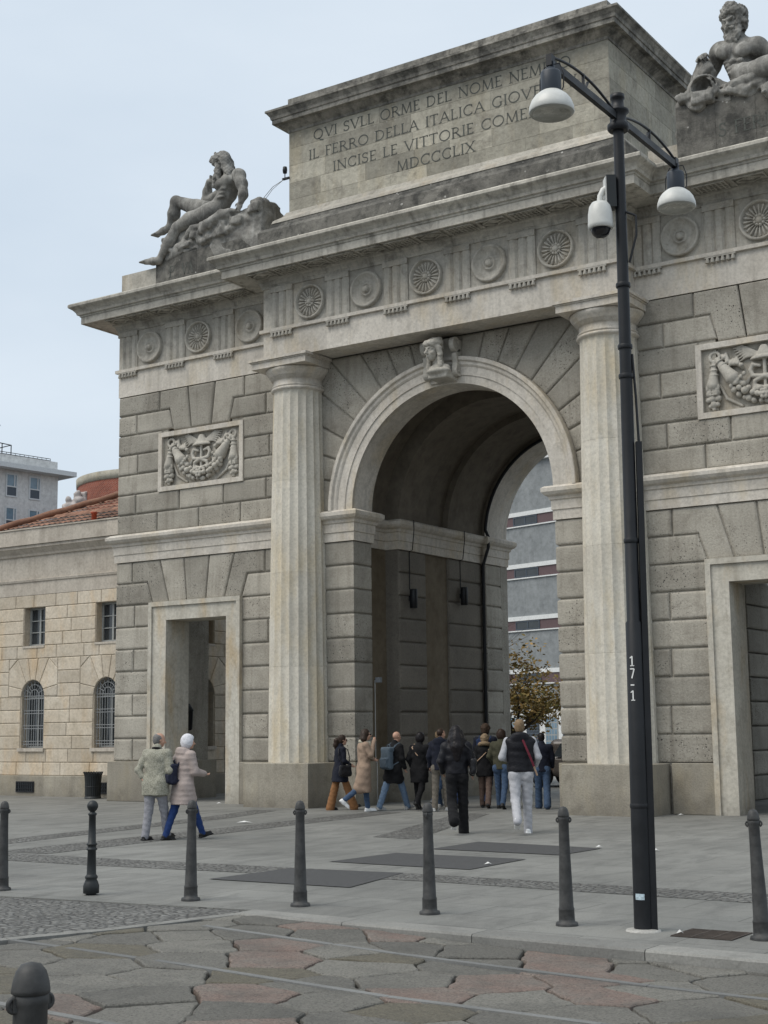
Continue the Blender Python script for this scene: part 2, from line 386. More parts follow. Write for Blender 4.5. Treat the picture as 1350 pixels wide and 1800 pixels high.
for q in (-1, 1):
    sp.box(min(q*RI, q*4.66), max(q*RI, q*4.66), 7.0, 7.36, 0, ZS1) if q > 0 else sp.box(-3.45, -RI, 7.0, 7.36, 0, ZS1)
    sp.box(min(q*2.66, q*4.66), max(q*2.66, q*4.66), .05, .78, 0, ZS1)
    if q > 0: sp.box(3.16, 4.66, .78, 7.0, 0, 10.45)
    else: sp.box(-4.66, -3.16, .78, 2.6, 0, 10.45); sp.box(-3.45, -3.16, 2.6, 7.0, 0, 10.45)  # unseen left rear kept narrow so daylight reaches the house side wall
    h = (ZS0-ZP)/9
    for k in range(9):
        z0, z1 = ZP+k*h, ZP+(k+1)*h; t = rg.uniform(-1, 1)
        x0, x1 = sorted((q*RI, q*3.6)); m = x0+(x1-x0)*rg.uniform(.55, .7)
        rustic(sp, rect(x0, x1, z0, z1), front(), (1,) if q < 0 else (3,), t, rng=rg)
        if q < 0: rustic(sp, rect(0, .78, z0, z1), lambda u, v, w: (-RI+w, u, v), (3,), t, rng=rg)
        else: rustic(sp, rect(-.78, 0, z0, z1), lambda u, v, w: (RI-w, -u, v), (1,), t, rng=rg)
        t = rg.uniform(-1, 1)
        if q < 0: rustic(sp, rect(6.16, 7.36, z0, z1), lambda u, v, w: (-RI+w, u, v), (), t, rng=rg)
        else: rustic(sp, rect(-7.36, -6.16, z0, z1), lambda u, v, w: (RI-w, -u, v), (), t, rng=rg)
    sp.box(min(q*2.66, q*3.3), max(q*2.66, q*3.3), 6.16, 7.1, 0, ZS1)
sp.build('arch_wall', M['rustic'], gate)
for q in (-1, 1):
    pp = MB()
    x0, x1 = sorted((q*2.56, q*3.16)); pp.box(x0, x1, -.06, .83, 0, ZP)
    x0, x1 = sorted((q*2.56, q*3.16)); pp.box(x0, x1, 6.12, 7.42, 0, ZP)
    x0, x1 = sorted((q*2.655, q*3.16)); pp.box(x0, x1, 2.03, 6.12, 0, ZP)
    x0, x1 = sorted((q*3.06, q*3.2)); pp.box(x0, x1, .83, 2.03, 0, ZP)
    pp.build('pier_plinth', M['plinth'], gate)
# ---- imposts
ip = MB(); pf = [(-.05, 6.07), (.03, 6.07), (.03, 6.27), (.055, 6.285), (.055, 6.48), (.085, 6.50), (.10, 6.56), (.17, 6.60), (.215, 6.66), (.22, 6.74), (.16, 6.785), (-.05, 6.785)]
lp = [(-3.6, 0), (-RI, 0), (-RI, .78), (-3.1, .78), (-3.1, 2.08), (-2.7, 2.08), (-2.7, 6.16), (-RI, 6.16), (-RI, 7.36), (-3.6, 7.36)]
ip.sweep(pf, lp, seg=1.4, amt=.8, rng=rg); ip.build('impost', M['marble'], gate)
ip = MB(); ip.sweep(pf, [(-x, y) for x, y in reversed(lp)], seg=1.4, amt=.8, rng=rg); ip.build('impost', M['marble'], gate)
# ---- archivolt and the soffits of both arches
av = MB(); sof = {0: MB(), 1: MB()}
pfa = [(RI, -.02), (RI, .05), (2.79, .05), (2.795, .078), (2.985, .078), (3.0, .10), (3.03, .125), (3.09, .13), (3.10, .155), (3.12, .185), (3.19, .19), (3.205, .175), (3.205, -.05)]
NA = 96; tn = [rg.uniform(-1, 1) for _ in range(12)]
for i in range(NA):
    a0, a1 = pi*i/NA, pi*(i+1)/NA; K = len(pfa)
    V = [(r*cos(a), -w, ZS1+r*sin(a)) for a in (a0, a1) for r, w in pfa]
    av.add(V, [(k, k+1, K+k+1, K+k) for k in range(K-1)], tn[int(i/NA*9.99)])
    for w_, (y0, y1) in enumerate(((-.0, .78), (6.16, 7.36))):
        sof[w_].add([(RI*cos(a0), y0, ZS1+RI*sin(a0)), (RI*cos(a1), y0, ZS1+RI*sin(a1)), (RI*cos(a1), y1, ZS1+RI*sin(a1)), (RI*cos(a0), y1, ZS1+RI*sin(a0))], [(0, 1, 2, 3)], tn[int(i/NA*9.99)])
avo = av.build('archivolt', M['marble'], gate); sof[0].build('arch_soffit', M['marble'], avo); sof[1].build('rear_arch_soffit', M['marble'], gate)
# ---- passage: pilasters, plaster panels, vault
h = (ZS0-ZP)/9
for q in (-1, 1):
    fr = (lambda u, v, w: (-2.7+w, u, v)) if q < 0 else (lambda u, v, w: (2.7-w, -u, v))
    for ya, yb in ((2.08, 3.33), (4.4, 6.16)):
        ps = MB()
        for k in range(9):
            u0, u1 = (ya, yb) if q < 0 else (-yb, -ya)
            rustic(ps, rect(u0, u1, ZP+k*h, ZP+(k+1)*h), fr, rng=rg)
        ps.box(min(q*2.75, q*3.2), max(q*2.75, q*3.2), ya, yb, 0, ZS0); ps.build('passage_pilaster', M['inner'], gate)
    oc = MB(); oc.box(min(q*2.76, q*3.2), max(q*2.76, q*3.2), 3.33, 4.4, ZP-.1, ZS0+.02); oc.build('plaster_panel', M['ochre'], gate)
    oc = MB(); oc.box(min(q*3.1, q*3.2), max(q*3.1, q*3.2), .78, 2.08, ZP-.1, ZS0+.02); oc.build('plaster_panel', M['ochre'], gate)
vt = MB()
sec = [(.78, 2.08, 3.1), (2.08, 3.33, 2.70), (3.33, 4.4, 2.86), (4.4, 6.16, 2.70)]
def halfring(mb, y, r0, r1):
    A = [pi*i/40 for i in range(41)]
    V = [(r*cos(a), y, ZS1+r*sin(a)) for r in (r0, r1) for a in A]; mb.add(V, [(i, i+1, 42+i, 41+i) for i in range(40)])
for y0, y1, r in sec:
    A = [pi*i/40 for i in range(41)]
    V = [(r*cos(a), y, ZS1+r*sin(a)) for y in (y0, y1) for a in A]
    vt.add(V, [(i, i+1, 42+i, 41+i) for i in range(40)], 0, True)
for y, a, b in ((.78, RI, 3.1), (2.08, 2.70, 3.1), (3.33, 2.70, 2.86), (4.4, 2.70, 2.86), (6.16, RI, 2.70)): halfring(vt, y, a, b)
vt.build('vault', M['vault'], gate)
# ---- columns
def make_column():
    c = MB(); K = 20; S = 6; n = K*S
    rows = []
    z0, z1 = ZP, 9.70
    zs = [z0 + (z1-z0)*i/40 for i in range(41)] + [9.62, 9.655, 9.68]
    for d in (1, 2, 3):
        zd = z0+(z1-z0)*d/4; zs += [zd-.006, zd, zd+.006]
    zs = sorted(set(round(z, 4) for z in zs)); dr = [z0+(z1-z0)*d/4 for d in (1, 2, 3)]
    for z in zs:
        t = (z-z0)/(z1-z0); r = .715-.121*(t**1.35)
        if any(abs(z-d) < .001 for d in dr): r -= .006
        top = max(0.0, min(1.0, (9.69-z)/.10))
        rows.append([(r - .046*r*sin(pi*((i % S)/S))*min(1, sqrt(top)*1.0 if top < 1 else 1)) for i in range(n)] + [z])
    V = [(row[i]*cos(2*pi*i/n), row[i]*sin(2*pi*i/n), row[n]) for row in rows for i in range(n)]
    for k in range(len(rows)-1):
        zm = (rows[k][n]+rows[k+1][n])/2; tt = [.3, -.5, .5, -.2][min(3, int((zm-z0)/(z1-z0)*4))]
        c.add(V[k*n:(k+2)*n], [(i, (i+1) % n, n+(i+1) % n, n+i) for i in range(n)], tt)
    return c
def shift(mb, x, y): mb.v = [(a+x, b+y, z) for a, b, z in mb.v]; return mb
for s in (-1, 1):
    co = shift(make_column(), s*AC, YC).build('column', M['column'], gate)
    cp_ = MB()
    cp_.lathe([(.592, 9.69), (.60, 9.70), (.645, 9.72), (.66, 9.75), (.645, 9.78), (.615, 9.79), (.615, 9.80), (.635, 9.81), (.635, 9.835), (.60, 9.845), (.60, 9.99), (.64, 9.995), (.64, 10.02), (.66, 10.025), (.66, 10.05), (.685, 10.055), (.69, 10.08), (.74, 10.13), (.775, 10.18), (.785, 10.215), (.77, 10.245), (.6, 10.25)], (s*AC, YC, 0), 48)
    b_ = MB(); X = s*AC
    for hw, a, b in ((.80, 10.245, 10.39), (.825, 10.39, 10.42), (.86, 10.42, 10.482)): cp_.box(X-hw, X+hw, YC-hw, YC+min(hw, .2), a, b)
    cp_.build('capital', M['marble'], co)
    bl = MB(); x0, x1 = X-.92, X+.92
    bl.sweep([(-.3, 0), (0, 0), (0, ZP-.015), (-.015, ZP), (-.3, ZP)], [(x0, 0), (x0, -1.09), (x1, -1.09), (x1, 0)]); bl.box(x0+.02, x1-.02, -1.07, 0, ZP-.05, ZP-.001)
    bl.build('column_pedestal', M['plinth'], co)
# ---- entablature
DL, DRr = 2.6, 7.36
EP = [(-XW, DL), (-XW, 0), (-XE, 0), (-XE, YE), (XE, YE), (XE, 0), (XW, 0), (XW, DRr)]
ar = MB(); ar.sweep([(-.3, ZA), (0, ZA), (0, 11.139), (.075, 11.14), (.075, 11.218), (-.3, 11.218)], EP, seg=1.75, amt=1.0, rng=rg)
ar.box(-XE+.25, XE-.25, YE+.25, .05, ZA+.02, 11.2)
ar.build('architrave', M['marble'], gate)
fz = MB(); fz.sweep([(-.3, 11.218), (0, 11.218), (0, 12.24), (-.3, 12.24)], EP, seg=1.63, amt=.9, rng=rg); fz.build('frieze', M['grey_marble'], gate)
cn = MB()
ZT = 12.99
cp = [(-.3, 12.23), (.03, 12.23), (.045, 12.30), (.06, 12.31), (.09, 12.40), (.14, 12.44), (.14, 12.47), (.66, 12.475), (.66, 12.46), (.72, 12.46), (.72, 12.645), (.745, 12.65), (.75, 12.69), (.80, 12.70), (.82, 12.76), (.88, 12.83), (.955, 12.88), (.975, 12.90), (.975, 12.96), (.95, ZT), (-.3, ZT)]
cn.sweep(cp, EP, seg=1.25, amt=1.0, rng=rg)
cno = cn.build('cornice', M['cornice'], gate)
tp_ = MB(); tp_.box(-XW+.25, -XE, .25, DL, 10.4, ZT-.01); tp_.box(XE, XW-.25, .25, DRr, 10.4, ZT-.01); tp_.box(-XE+.25, XE-.25, YE+.25, 3.6, 11.3, ZT-.005); tp_.box(-XE, XE, .25, 3.6, 10.4, 11.2); tp_.box(-3.45, XE, 3.6, 7.36, 10.4, 11.0)  # unseen rear kept low and narrow to let daylight in behind the left wing
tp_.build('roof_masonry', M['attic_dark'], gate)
# soffit coffers: lattices and lozenges in turn along the underside of the corona
so = MB()
def soffit(xa, xb, yf):     # along X, soffit between yf-.15 and yf-.66
    n = max(1, int(round((xb-xa)/.78))); w = (xb-xa)/n; y0, y1 = yf-.19, yf-.63; z = 12.474
    for i in range(n):
        a = xa+i*w+.06; b = xa+(i+1)*w-.06; c = (a+b)/2; m = (y0+y1)/2
        so.box(a, b, y0-.03, y0, z-.045, z); so.box(a, b, y1, y1+.03, z-.045, z)
        for q in (a, b-.03): so.box(q, q+.03, y1+.03, y0-.03, z-.044, z)
        if i % 2:
            for k in range(1, 7): q = a+(b-a)*k/7; so.box(q-.012, q+.012, y1+.03, y0-.03, z-.04, z)
            for k in range(1, 4): q = y1+(y0-y1)*k/4; so.box(a+.03, b-.03, q-.012, q+.012, z-.035, z)
        else:
            P = [(a+.05, m), (c, y1+.05), (b-.05, m), (c, y0-.05)]
            for k in range(4):
                p, r = P[k], P[(k+1) % 4]; so.obox(((p[0]+r[0])/2, (p[1]+r[1])/2, z-.02), ((r[0]-p[0])/2, (r[1]-p[1])/2, 0), Vector((-(r[1]-p[1]), r[0]-p[0], 0)).normalized()*.018, (0, 0, .02))
            so.lathe([(.0, -.04), (.07, -.03), (.085, 0)], (c, m, z), 10)
for q_ in ((-XW, -XE-.7, 0), (-XE-.1, XE+.1, YE), (XE+.7, XW, 0)):
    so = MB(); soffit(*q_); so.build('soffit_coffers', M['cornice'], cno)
# triglyphs with guttae, discs and rosettes
def triglyph(xc, y, w=.65):
    t = MB(); g = w/6; z0, z1 = 11.22, 12.10; d = .055
    xs = []; 
    # outline in plan: half groove, shank, groove, shank, groove, shank, half groove
    def pt(u, o): return (xc-w/2+u*w, y-o)
    pr_ = [(0, 0), (0, d*.45), (1/12, d), (3/12, d), (4/12, d*.2), (5/12, d), (7/12, d), (8/12, d*.2), (9/12, d), (11/12, d), (1, d*.45), (1, 0)]
    V = [(*pt(u, o), z) for z in (z0, z1) for u, o in pr_]; n = len(pr_)
    t.add(V, [(i, i+1, n+i+1, n+i) for i in range(n-1)], rg.uniform(-1, 1))
    t.box(xc-w/2-.01, xc+w/2+.01, y-.075, y, z1, 12.235, rg.uniform(-.5, .5))
    o = t.build('triglyph', M['grey_marble'], gate)
    gt = MB(); gt.box(xc-w/2, xc+w/2, y-.07, y+.01, 11.105, 11.139)
    for k in range(6):
        x = xc-w/2+w*(k+.5)/6; gt.lathe([(.046, 11.005), (.05, 11.015), (.026, 11.108)], (x, y-.052, 0), 10)
    gt.build('guttae', M['grey_marble'], o)
AXF = (Vector((1, 0, 0)), Vector((0, 0, 1)), Vector((0, -1, 0)))
def disc(xc, y, z=11.70, R_=.42):
    t = MB()
    t.lathe([(R_, -.01), (R_, .085), (R_-.02, .10), (R_-.055, .10), (R_-.075, .06), (R_-.085, .055), (.30, .02), (.24, .008), (.165, .012), (.15, .05), (.125, .06), (.105, .03), (.08, .025), (.074, .09), (.045, .115), (0, .118)], (xc, y, z), 40, rg.uniform(-.5, .5), ax=AXF)
    t.build('metope_disc', M['grey_marble'], gate)
def rosette(xc, y, z=11.70, R_=.42):
    t = MB()
    t.lathe([(R_, -.01), (R_, .08), (R_-.02, .095), (R_-.045, .095), (R_-.06, .04), (R_-.07, .004), (.12, .006), (.10, .02)], (xc, y, z), 40, rg.uniform(-.5, .5), ax=AXF)
    for k in range(20):
        a = 2*pi*k/20; u = Vector((cos(a), 0, sin(a))); v = Vector((-sin(a), 0, cos(a))); o = Vector((0, -1, 0)); c = Vector((xc, y, z))
        ra, rb = .11, R_-.075
        P = []; 
        for f, wd, hh in ((0, .012, .03), (.35, .026, .055), (.7, .042, .06), (.92, .036, .045), (1, .012, .02)):
            r = ra+(rb-ra)*f
            P += [c+u*r-v*wd+o*.004, c+u*r-v*wd*.4+o*hh, c+u*r+v*wd*.4+o*hh, c+u*r+v*wd+o*.004]
        t.add(P, [(i*4+k2, i*4+k2+1, i*4+k2+5, i*4+k2+4) for i in range(4) for k2 in range(3)] + [(16, 17, 18, 19)])
    for k in range(9):
        a = 2*pi*k/9; t.lathe([(.035, 0), (.04, .05), (.02, .075), (0, .08)], (xc+.10*cos(a), y, z+.10*sin(a)), 8, ax=AXF)
    t.lathe([(.07, 0), (.07, .07), (.04, .10), (0, .105)], (xc, y, z), 14, ax=AXF)
    t.build('metope_rosette', M['grey_marble'], gate)
for x in (-4.06, -2.42, -.81, .81, 2.42, 4.06): triglyph(x, YE)
for i, x in enumerate((-3.22, -1.61, 0, 1.62, 3.23)): (rosette if i % 2 == 0 else disc)(x, YE)
for s in (-1, 1):
    for x in (9.80, 8.15, 6.52, 4.93 if s > 0 else 99): 
        if x < 20: triglyph(s*x, 0)
    for i, x in enumerate((9.03, 7.36, 5.68)): (disc if i % 2 == 0 else rosette)(s*x, 0)
# ---- attic
ab = MB(); xa, ya = 4.31, -.2
ab.sweep([(-.4, ZT-.05), (.55, ZT-.05), (.55, 13.72), (.50, 13.80), (.34, 13.84), (.30, 13.98), (.10, 14.13), (.04, 14.2), (-.4, 14.2)], [(-xa, 5.1), (-xa, ya), (xa, ya), (xa, 5.1)], seg=1.5, amt=1, rng=rg)
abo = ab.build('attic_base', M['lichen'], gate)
al = MB(); al.sweep([(.0, 13.985), (.315, 13.985), (.285, 14.06), (.11, 14.19), (.05, 14.30), (0, 14.31)], [(-xa, 5.1), (-xa, ya), (xa, ya), (xa, 5.1)], seg=1.5, amt=1, rng=rg); al.build('attic_base_moulding', M['grey_marble'], abo)
ad = MB()
rows_ = [14.1, 14.62, 15.05, 15.5, 15.95, 16.42]
for k in range(5):
    x = -xa; j = 0
    while x < xa-.01:
        x2 = min(xa, x + rg.uniform(.75, 1.5)) if xa-x > 1.6 else xa
        rustic(ad, rect(x, x2, rows_[k], rows_[k+1]), front(ya), prof=((.0, -.04), (.001, -.004), (.006, 0)), rng=rg); x = x2
    y = ya
    while y < 5.0:
        y2 = min(5.0, y+rg.uniform(.9, 1.4))
        rustic(ad, rect(y, y2, rows_[k], rows_[k+1]), lambda u, v, w: (xa+w, u, v), prof=((.0, -.04), (.001, -.004), (.006, 0)), rng=rg); y = y2
ad.box(-xa, xa-.03, ya+.03, 5.0, 14.0, 16.6)
ado = ad.build('attic', M['attic'], gate)
ac_ = MB(); ac_.sweep([(-.3, 16.36), (.02, 16.36), (.03, 16.42), (.10, 16.47), (.17, 16.52), (.19, 16.55), (.30, 16.555), (.30, 16.66), (.325, 16.67), (.34, 16.74), (.40, 16.82), (.43, 16.84), (.43, 16.89), (.02, 16.93), (.02, 17.25), (-.3, 17.26)], [(-xa, 5.0), (-xa, ya), (xa, ya), (xa, 5.0)], seg=1.5, amt=1, rng=rg)
ac_.box(-xa+.2, xa-.2, ya+.2, 5.0, 16.5, 17.25)
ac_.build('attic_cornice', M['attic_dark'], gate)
# ---- roman capitals, drawn as strokes with serifs
def arc(cx, cz, rx, rz, a0, a1, n=14): return [(cx+rx*cos(radians(a0+(a1-a0)*i/n)), cz+rz*sin(radians(a0+(a1-a0)*i/n))) for i in range(n+1)]
TH, TN, SE = .13, .065, .05
GL = {  # width, [(polyline, stroke width)], serifs [(x, z)]
 'I': (.28, [([(.14, 0), (.14, 1)], TH)], [(.14, 0), (.14, 1)]),
 'L': (.58, [([(.14, 0), (.14, 1)], TH), ([(.14, .03), (.54, .03)], TN), ([(.54, 0), (.54, .16)], TN)], [(.14, 0), (.14, 1)]),
 'E': (.58, [([(.14, 0), (.14, 1)], TH), ([(.14, .03), (.52, .03)], TN), ([(.14, .97), (.5, .97)], TN), ([(.14, .52), (.42, .52)], TN), ([(.52, 0), (.52, .15)], TN), ([(.5, 1), (.5, .85)], TN)], [(.14, 0), (.14, 1)]),
 'F': (.54, [([(.14, 0), (.14, 1)], TH), ([(.14, .97), (.5, .97)], TN), ([(.14, .52), (.42, .52)], TN), ([(.5, 1), (.5, .85)], TN)], [(.14, 0), (.14, 1)]),
 'T': (.72, [([(.36, 0), (.36, 1)], TH), ([(.04, .97), (.68, .97)], TN), ([(.05, 1), (.05, .84)], TN), ([(.67, 1), (.67, .84)], TN)], [(.36, 0)]),
 'N': (.86, [([(.14, 0), (.14, 1)], TN), ([(.12, 1), (.74, 0)], TH), ([(.74, 0), (.74, 1)], TN)], [(.14, 0), (.14, 1), (.74, 1)]),
 'M': (1.0, [([(.12, 0), (.18, 1)], TN), ([(.18, 1), (.5, .05)], TH), ([(.5, .05), (.82, 1)], TN), ([(.82, 1), (.88, 0)], TH)], [(.12, 0), (.88, 0)]),
 'V': (.84, [([(.08, 1), (.42, 0)], TH), ([(.42, 0), (.76, 1)], TN)], [(.08, 1), (.76, 1)]),
 'A': (.84, [([(.08, 0), (.42, 1)], TN), ([(.42, 1), (.76, 0)], TH), ([(.22, .36), (.62, .36)], TN)], [(.08, 0), (.76, 0)]),
 'X': (.80, [([(.08, 1), (.72, 0)], TH), ([(.10, 0), (.70, 1)], TN)], [(.08, 1), (.72, 0), (.10, 0), (.70, 1)]),
 'D': (.84, [([(.14, 0), (.14, 1)], TH), ([(.14, .03), (.35, .03)] + arc(.35, .5, .38, .47, -90, 90) + [(.14, .97)], .09)], [(.14, 0), (.14, 1)]),
 'P': (.62, [([(.14, 0), (.14, 1)], TH), ([(.14, .97), (.3, .97)] + arc(.3, .72, .24, .25, 90, -90) + [(.14, .47)], .085)], [(.14, 0), (.14, 1)]),
 'R': (.76, [([(.14, 0), (.14, 1)], TH), ([(.14, .97), (.3, .97)] + arc(.3, .73, .24, .24, 90, -90) + [(.14, .49)], .085), ([(.34, .49), (.72, 0)], TH)], [(.14, 0), (.14, 1), (.70, 0)]),
 'O': (.92, [(arc(.46, .5, .39, .48, 0, 360, 28), .10)], []),
 'Q': (.96, [(arc(.46, .5, .39, .48, 0, 360, 28), .10), ([(.48, .1), (.66, -.12), (.92, -.2)], TH)], []),
 'C': (.80, [(arc(.46, .5, .38, .48, 48, 312, 22), .10), ([(.71, .74), (.71, .98)], TN), ([(.71, .26), (.71, .06)], TN)], []),
 'G': (.84, [(arc(.46, .5, .38, .48, 48, 305, 22), .10), ([(.71, .74), (.71, .98)], TN), ([(.70, .42), (.70, .08)], TH)], [(.70, .42)]),
 'S': (.60, [(arc(.30, .745, .20, .225, 30, 270, 12) + arc(.30, .265, .22, .245, 90, -150, 14), .10), ([(.49, .78), (.49, .98)], TN), ([(.09, .24), (.09, .02)], TN)], []),
 '1': (.44, [([(.24, 0), (.24, 1)], .12), ([(.05, .8), (.24, 1)], .10), ([(.06, .03), (.42, .03)], .09)], []),
 '7': (.5, [([(.04, .95), (.46, .95)], .12), ([(.46, .95), (.2, 0)], .12)], []),
 '-': (.44, [([(.05, .5), (.40, .5)], .12)], []),
}
def write(mb, txt, fr, size, x0, z0, x1=None, depth=.006, track=.06):
    """letters as thin strips; fr maps (u, v, w) to the wall"""
    w = sum((GL[c][0] if c != ' ' else .42) + track for c in txt) - track
    k = size if x1 is None else (x1-x0)/w
    x = x0
    for c in txt:
        if c == ' ': x += (.42+track)*k; continue
        wd, st, se = GL[c]
        for pl_, tw in st:
            pts = [(x+a*k, z0+b*size) for a, b in pl_]; n = len(pts); lt = []; rt = []
            for i in range(n):
                a = Vector(pts[max(0, i-1)]); b = Vector(pts[min(n-1, i+1)])
                if (Vector(pts[0])-Vector(pts[-1])).length < 1e-6 and i in (0, n-1): a = Vector(pts[-2]); b = Vector(pts[1])
                d = (b-a).normalized(); nn = Vector((-d.y, d.x))*tw*size*.5
                lt.append(Vector(pts[i])+nn); rt.append(Vector(pts[i])-nn)
            V = [fr(p.x, p.y, depth) for p in lt] + [fr(p.x, p.y, depth) for p in rt] + [fr(p.x, p.y, -.02) for p in lt] + [fr(p.x, p.y, -.02) for p in rt]
            F = []
            for i in range(n-1): F += [(i, n+i, n+i+1, i+1), (2*n+i, i, i+1, 2*n+i+1), (n+i, 3*n+i, 3*n+i+1, n+i+1)]
            F += [(0, 2*n, 3*n, n), (n-1, 2*n-1, 4*n-1, 3*n-1)]
            mb.add(V, F)
        for a, b in se:
            u, v = x+a*k, z0+b*size + (.012 if b == 0 else -.012 if b == 1 else 0)*size
            hw, hh = .15*size, .022*size
            V = [fr(u+i*hw, v+j*hh, w_) for w_ in (depth+.0006, -.02) for i, j in ((-1, -1), (1, -1), (1, 1), (-1, 1))]
            mb.add(V, [(0, 1, 2, 3), (4, 0, 3, 7), (1, 5, 6, 2), (0, 4, 5, 1), (3, 2, 6, 7)])
        x += (wd+track)*k
ins = MB(); fa = front(ya)
write(ins, 'QVI SVLL ORME DEL NOME NEMICO', fa, .255, -3.56, 16.0, 3.42)
write(ins, 'IL FERRO DELLA ITALICA GIOVENTV', fa, .25, -3.70, 15.525, 3.55)
write(ins, 'INCISE LE VITTORIE COMENSI', fa, .25, -2.98, 15.07, 2.98)
write(ins, 'MDCCCLIX', fa, .25, -1.15, 14.63, .98)
ins.build('inscription', M['letters'], ado)
# ================================================================== ORGANIC SHAPES (signed distances -> one continuous surface)
def A3(v): return np.array(v, dtype=np.float64)
class SDF:
    def __init__(s): s.p = []
    def _a(s, f, lo, hi, k, sub): s.p.append((f, A3(lo), A3(hi), k, sub)); return s
    def cone(s, a, b, ra, rb=None, k=.03, sub=False):
        a = A3(a); b = A3(b); rb = ra if rb is None else rb; d = b-a; L2 = max(d@d, 1e-9)
        def f(P):
            q = P-a; h = np.clip((q@d)/L2, 0, 1); return np.linalg.norm(q-h[..., None]*d, axis=-1)-(ra+(rb-ra)*h)
        m = max(ra, rb); return s._a(f, np.minimum(a, b)-m, np.maximum(a, b)+m, k, sub)
    def chain(s, pts, rs, k=.03):
        for i in range(len(pts)-1): s.cone(pts[i], pts[i+1], rs[i], rs[i+1], k)
        return s
    def ell(s, c, r, k=.03, rot=None, sub=False):
        c = A3(c); r = A3(r); Rm = np.array(rot.to_matrix()) if rot is not None else None
        def f(P):
            q = P-c
            if Rm is not None: q = q@Rm
            q0 = np.linalg.norm(q/r, axis=-1); q1 = np.linalg.norm(q/(r*r), axis=-1)
            return np.where(q1 < 1e-6, -r.min(), q0*(q0-1)/np.maximum(q1, 1e-6))
        m = r.max() if rot is not None else r
        return s._a(f, c-m, c+m, k, sub)
    def box(s, c, h, rad=.01, k=.02, rot=None, sub=False):
        c = A3(c); h = A3(h); Rm = np.array(rot.to_matrix()) if rot is not None else None
        def f(P):
            q = P-c
            if Rm is not None: q = q@Rm
            q = np.abs(q)-(h-rad); return np.linalg.norm(np.maximum(q, 0), axis=-1)+np.minimum(q.max(axis=-1), 0)-rad
        m = np.linalg.norm(h) if rot is not None else h
        return s._a(f, c-m, c+m, k, sub)
    def skirt(s, z0, z1, r0, r1, c0, c1, k=.04, rad=.012):
        """elliptical frustum from z0 (radii r0, centre c0) up to z1"""
        r0 = A3(r0); r1 = A3(r1); c0 = A3(c0); c1 = A3(c1)
        def f(P):
            t = np.clip((P[..., 2]-z0)/(z1-z0), 0, 1)[..., None]
            r = r0+(r1-r0)*t; q = (P[..., :2]-(c0+(c1-c0)*t))
            d = (np.linalg.norm(q/r, axis=-1)-1)*r.min(axis=-1)
            dz = np.maximum(z0-P[..., 2], P[..., 2]-z1)
            a = d+rad; b = dz+rad
            return np.minimum(np.maximum(a, b), 0)+np.sqrt(np.maximum(a, 0)**2+np.maximum(b, 0)**2)-rad
        m = np.maximum(r0, r1); lo = np.minimum(c0, c1)-m; hi = np.maximum(c0, c1)+m
        return s._a(f, (*lo, z0), (*hi, z1), k, False)
    def torus(s, c, R_, r, n, k=.01):
        c = A3(c); n = A3(n); n = n/np.linalg.norm(n)
        def f(P):
            q = P-c; h = q@n; rad = np.sqrt(np.maximum((q*q).sum(-1)-h*h, 0)); return np.sqrt((rad-R_)**2+h*h)-r
        return s._a(f, c-R_-r, c+R_+r, k, False)
    def mesh(s, name, res, mat, parent=None, disp=None, lo=None, hi=None, loc=None, amount=0):
        los = np.min([p[1] for p in s.p if not p[4]], axis=0)-3*res-.02; his = np.max([p[2] for p in s.p if not p[4]], axis=0)+3*res+.02
        n = np.ceil((his-los)/res).astype(int)+1
        ax = [los[i]+res*np.arange(n[i]) for i in range(3)]
        D = np.full(n, 1.0)
        for f, a, b, k, sub in s.p:
            m = k+4*res
            i0 = np.clip(np.floor((a-m-los)/res).astype(int), 0, n); i1 = np.clip(np.ceil((b+m-los)/res).astype(int)+1, 0, n)
            if (i1 <= i0).any(): continue
            G = np.stack(np.meshgrid(ax[0][i0[0]:i1[0]], ax[1][i0[1]:i1[1]], ax[2][i0[2]:i1[2]], indexing='ij'), -1)
            d = f(G); sl = D[i0[0]:i1[0], i0[1]:i1[1], i0[2]:i1[2]]
            if sub:
                d = -d; h = np.maximum(k-np.abs(sl-d), 0)/max(k, 1e-6); sl[...] = np.maximum(sl, d)+h*h*k/4
            else:
                h = np.maximum(k-np.abs(sl-d), 0)/max(k, 1e-6); sl[...] = np.minimum(sl, d)-h*h*k/4
        if disp is not None:
            band = np.abs(D) < 4*res+.03
            ix = np.argwhere(band); P = los+ix*res
            D[band] += disp(P)
        # surface nets
        S = D < 0
        c = [S[a:n[0]-1+a, b:n[1]-1+b, e:n[2]-1+e] for a in (0, 1) for b in (0, 1) for e in (0, 1)]
        cnt = sum(x.astype(np.int8) for x in c); act = (cnt > 0) & (cnt < 8)
        idx = -np.ones(act.shape, dtype=np.int64); cells = np.argwhere(act); idx[act] = np.arange(len(cells))
        acc = np.zeros((len(cells), 3)); num = np.zeros(len(cells))
        cor = [(a, b, e) for a in (0, 1) for b in (0, 1) for e in (0, 1)]
        val = {q: D[cells[:, 0]+q[0], cells[:, 1]+q[1], cells[:, 2]+q[2]] for q in cor}
        for q in cor:
            for d in range(3):
                if q[d] == 0:
                    r = list(q); r[d] = 1; r = tuple(r); a, b = val[q], val[r]; m = (a < 0) != (b < 0)
                    t = a[m]/(a[m]-b[m]); p = np.zeros((m.sum(), 3)); p[:] = q; p[:, d] = t; acc[m] += p; num[m] += 1
        V = los+(cells+acc/num[:, None])*res
        F = []
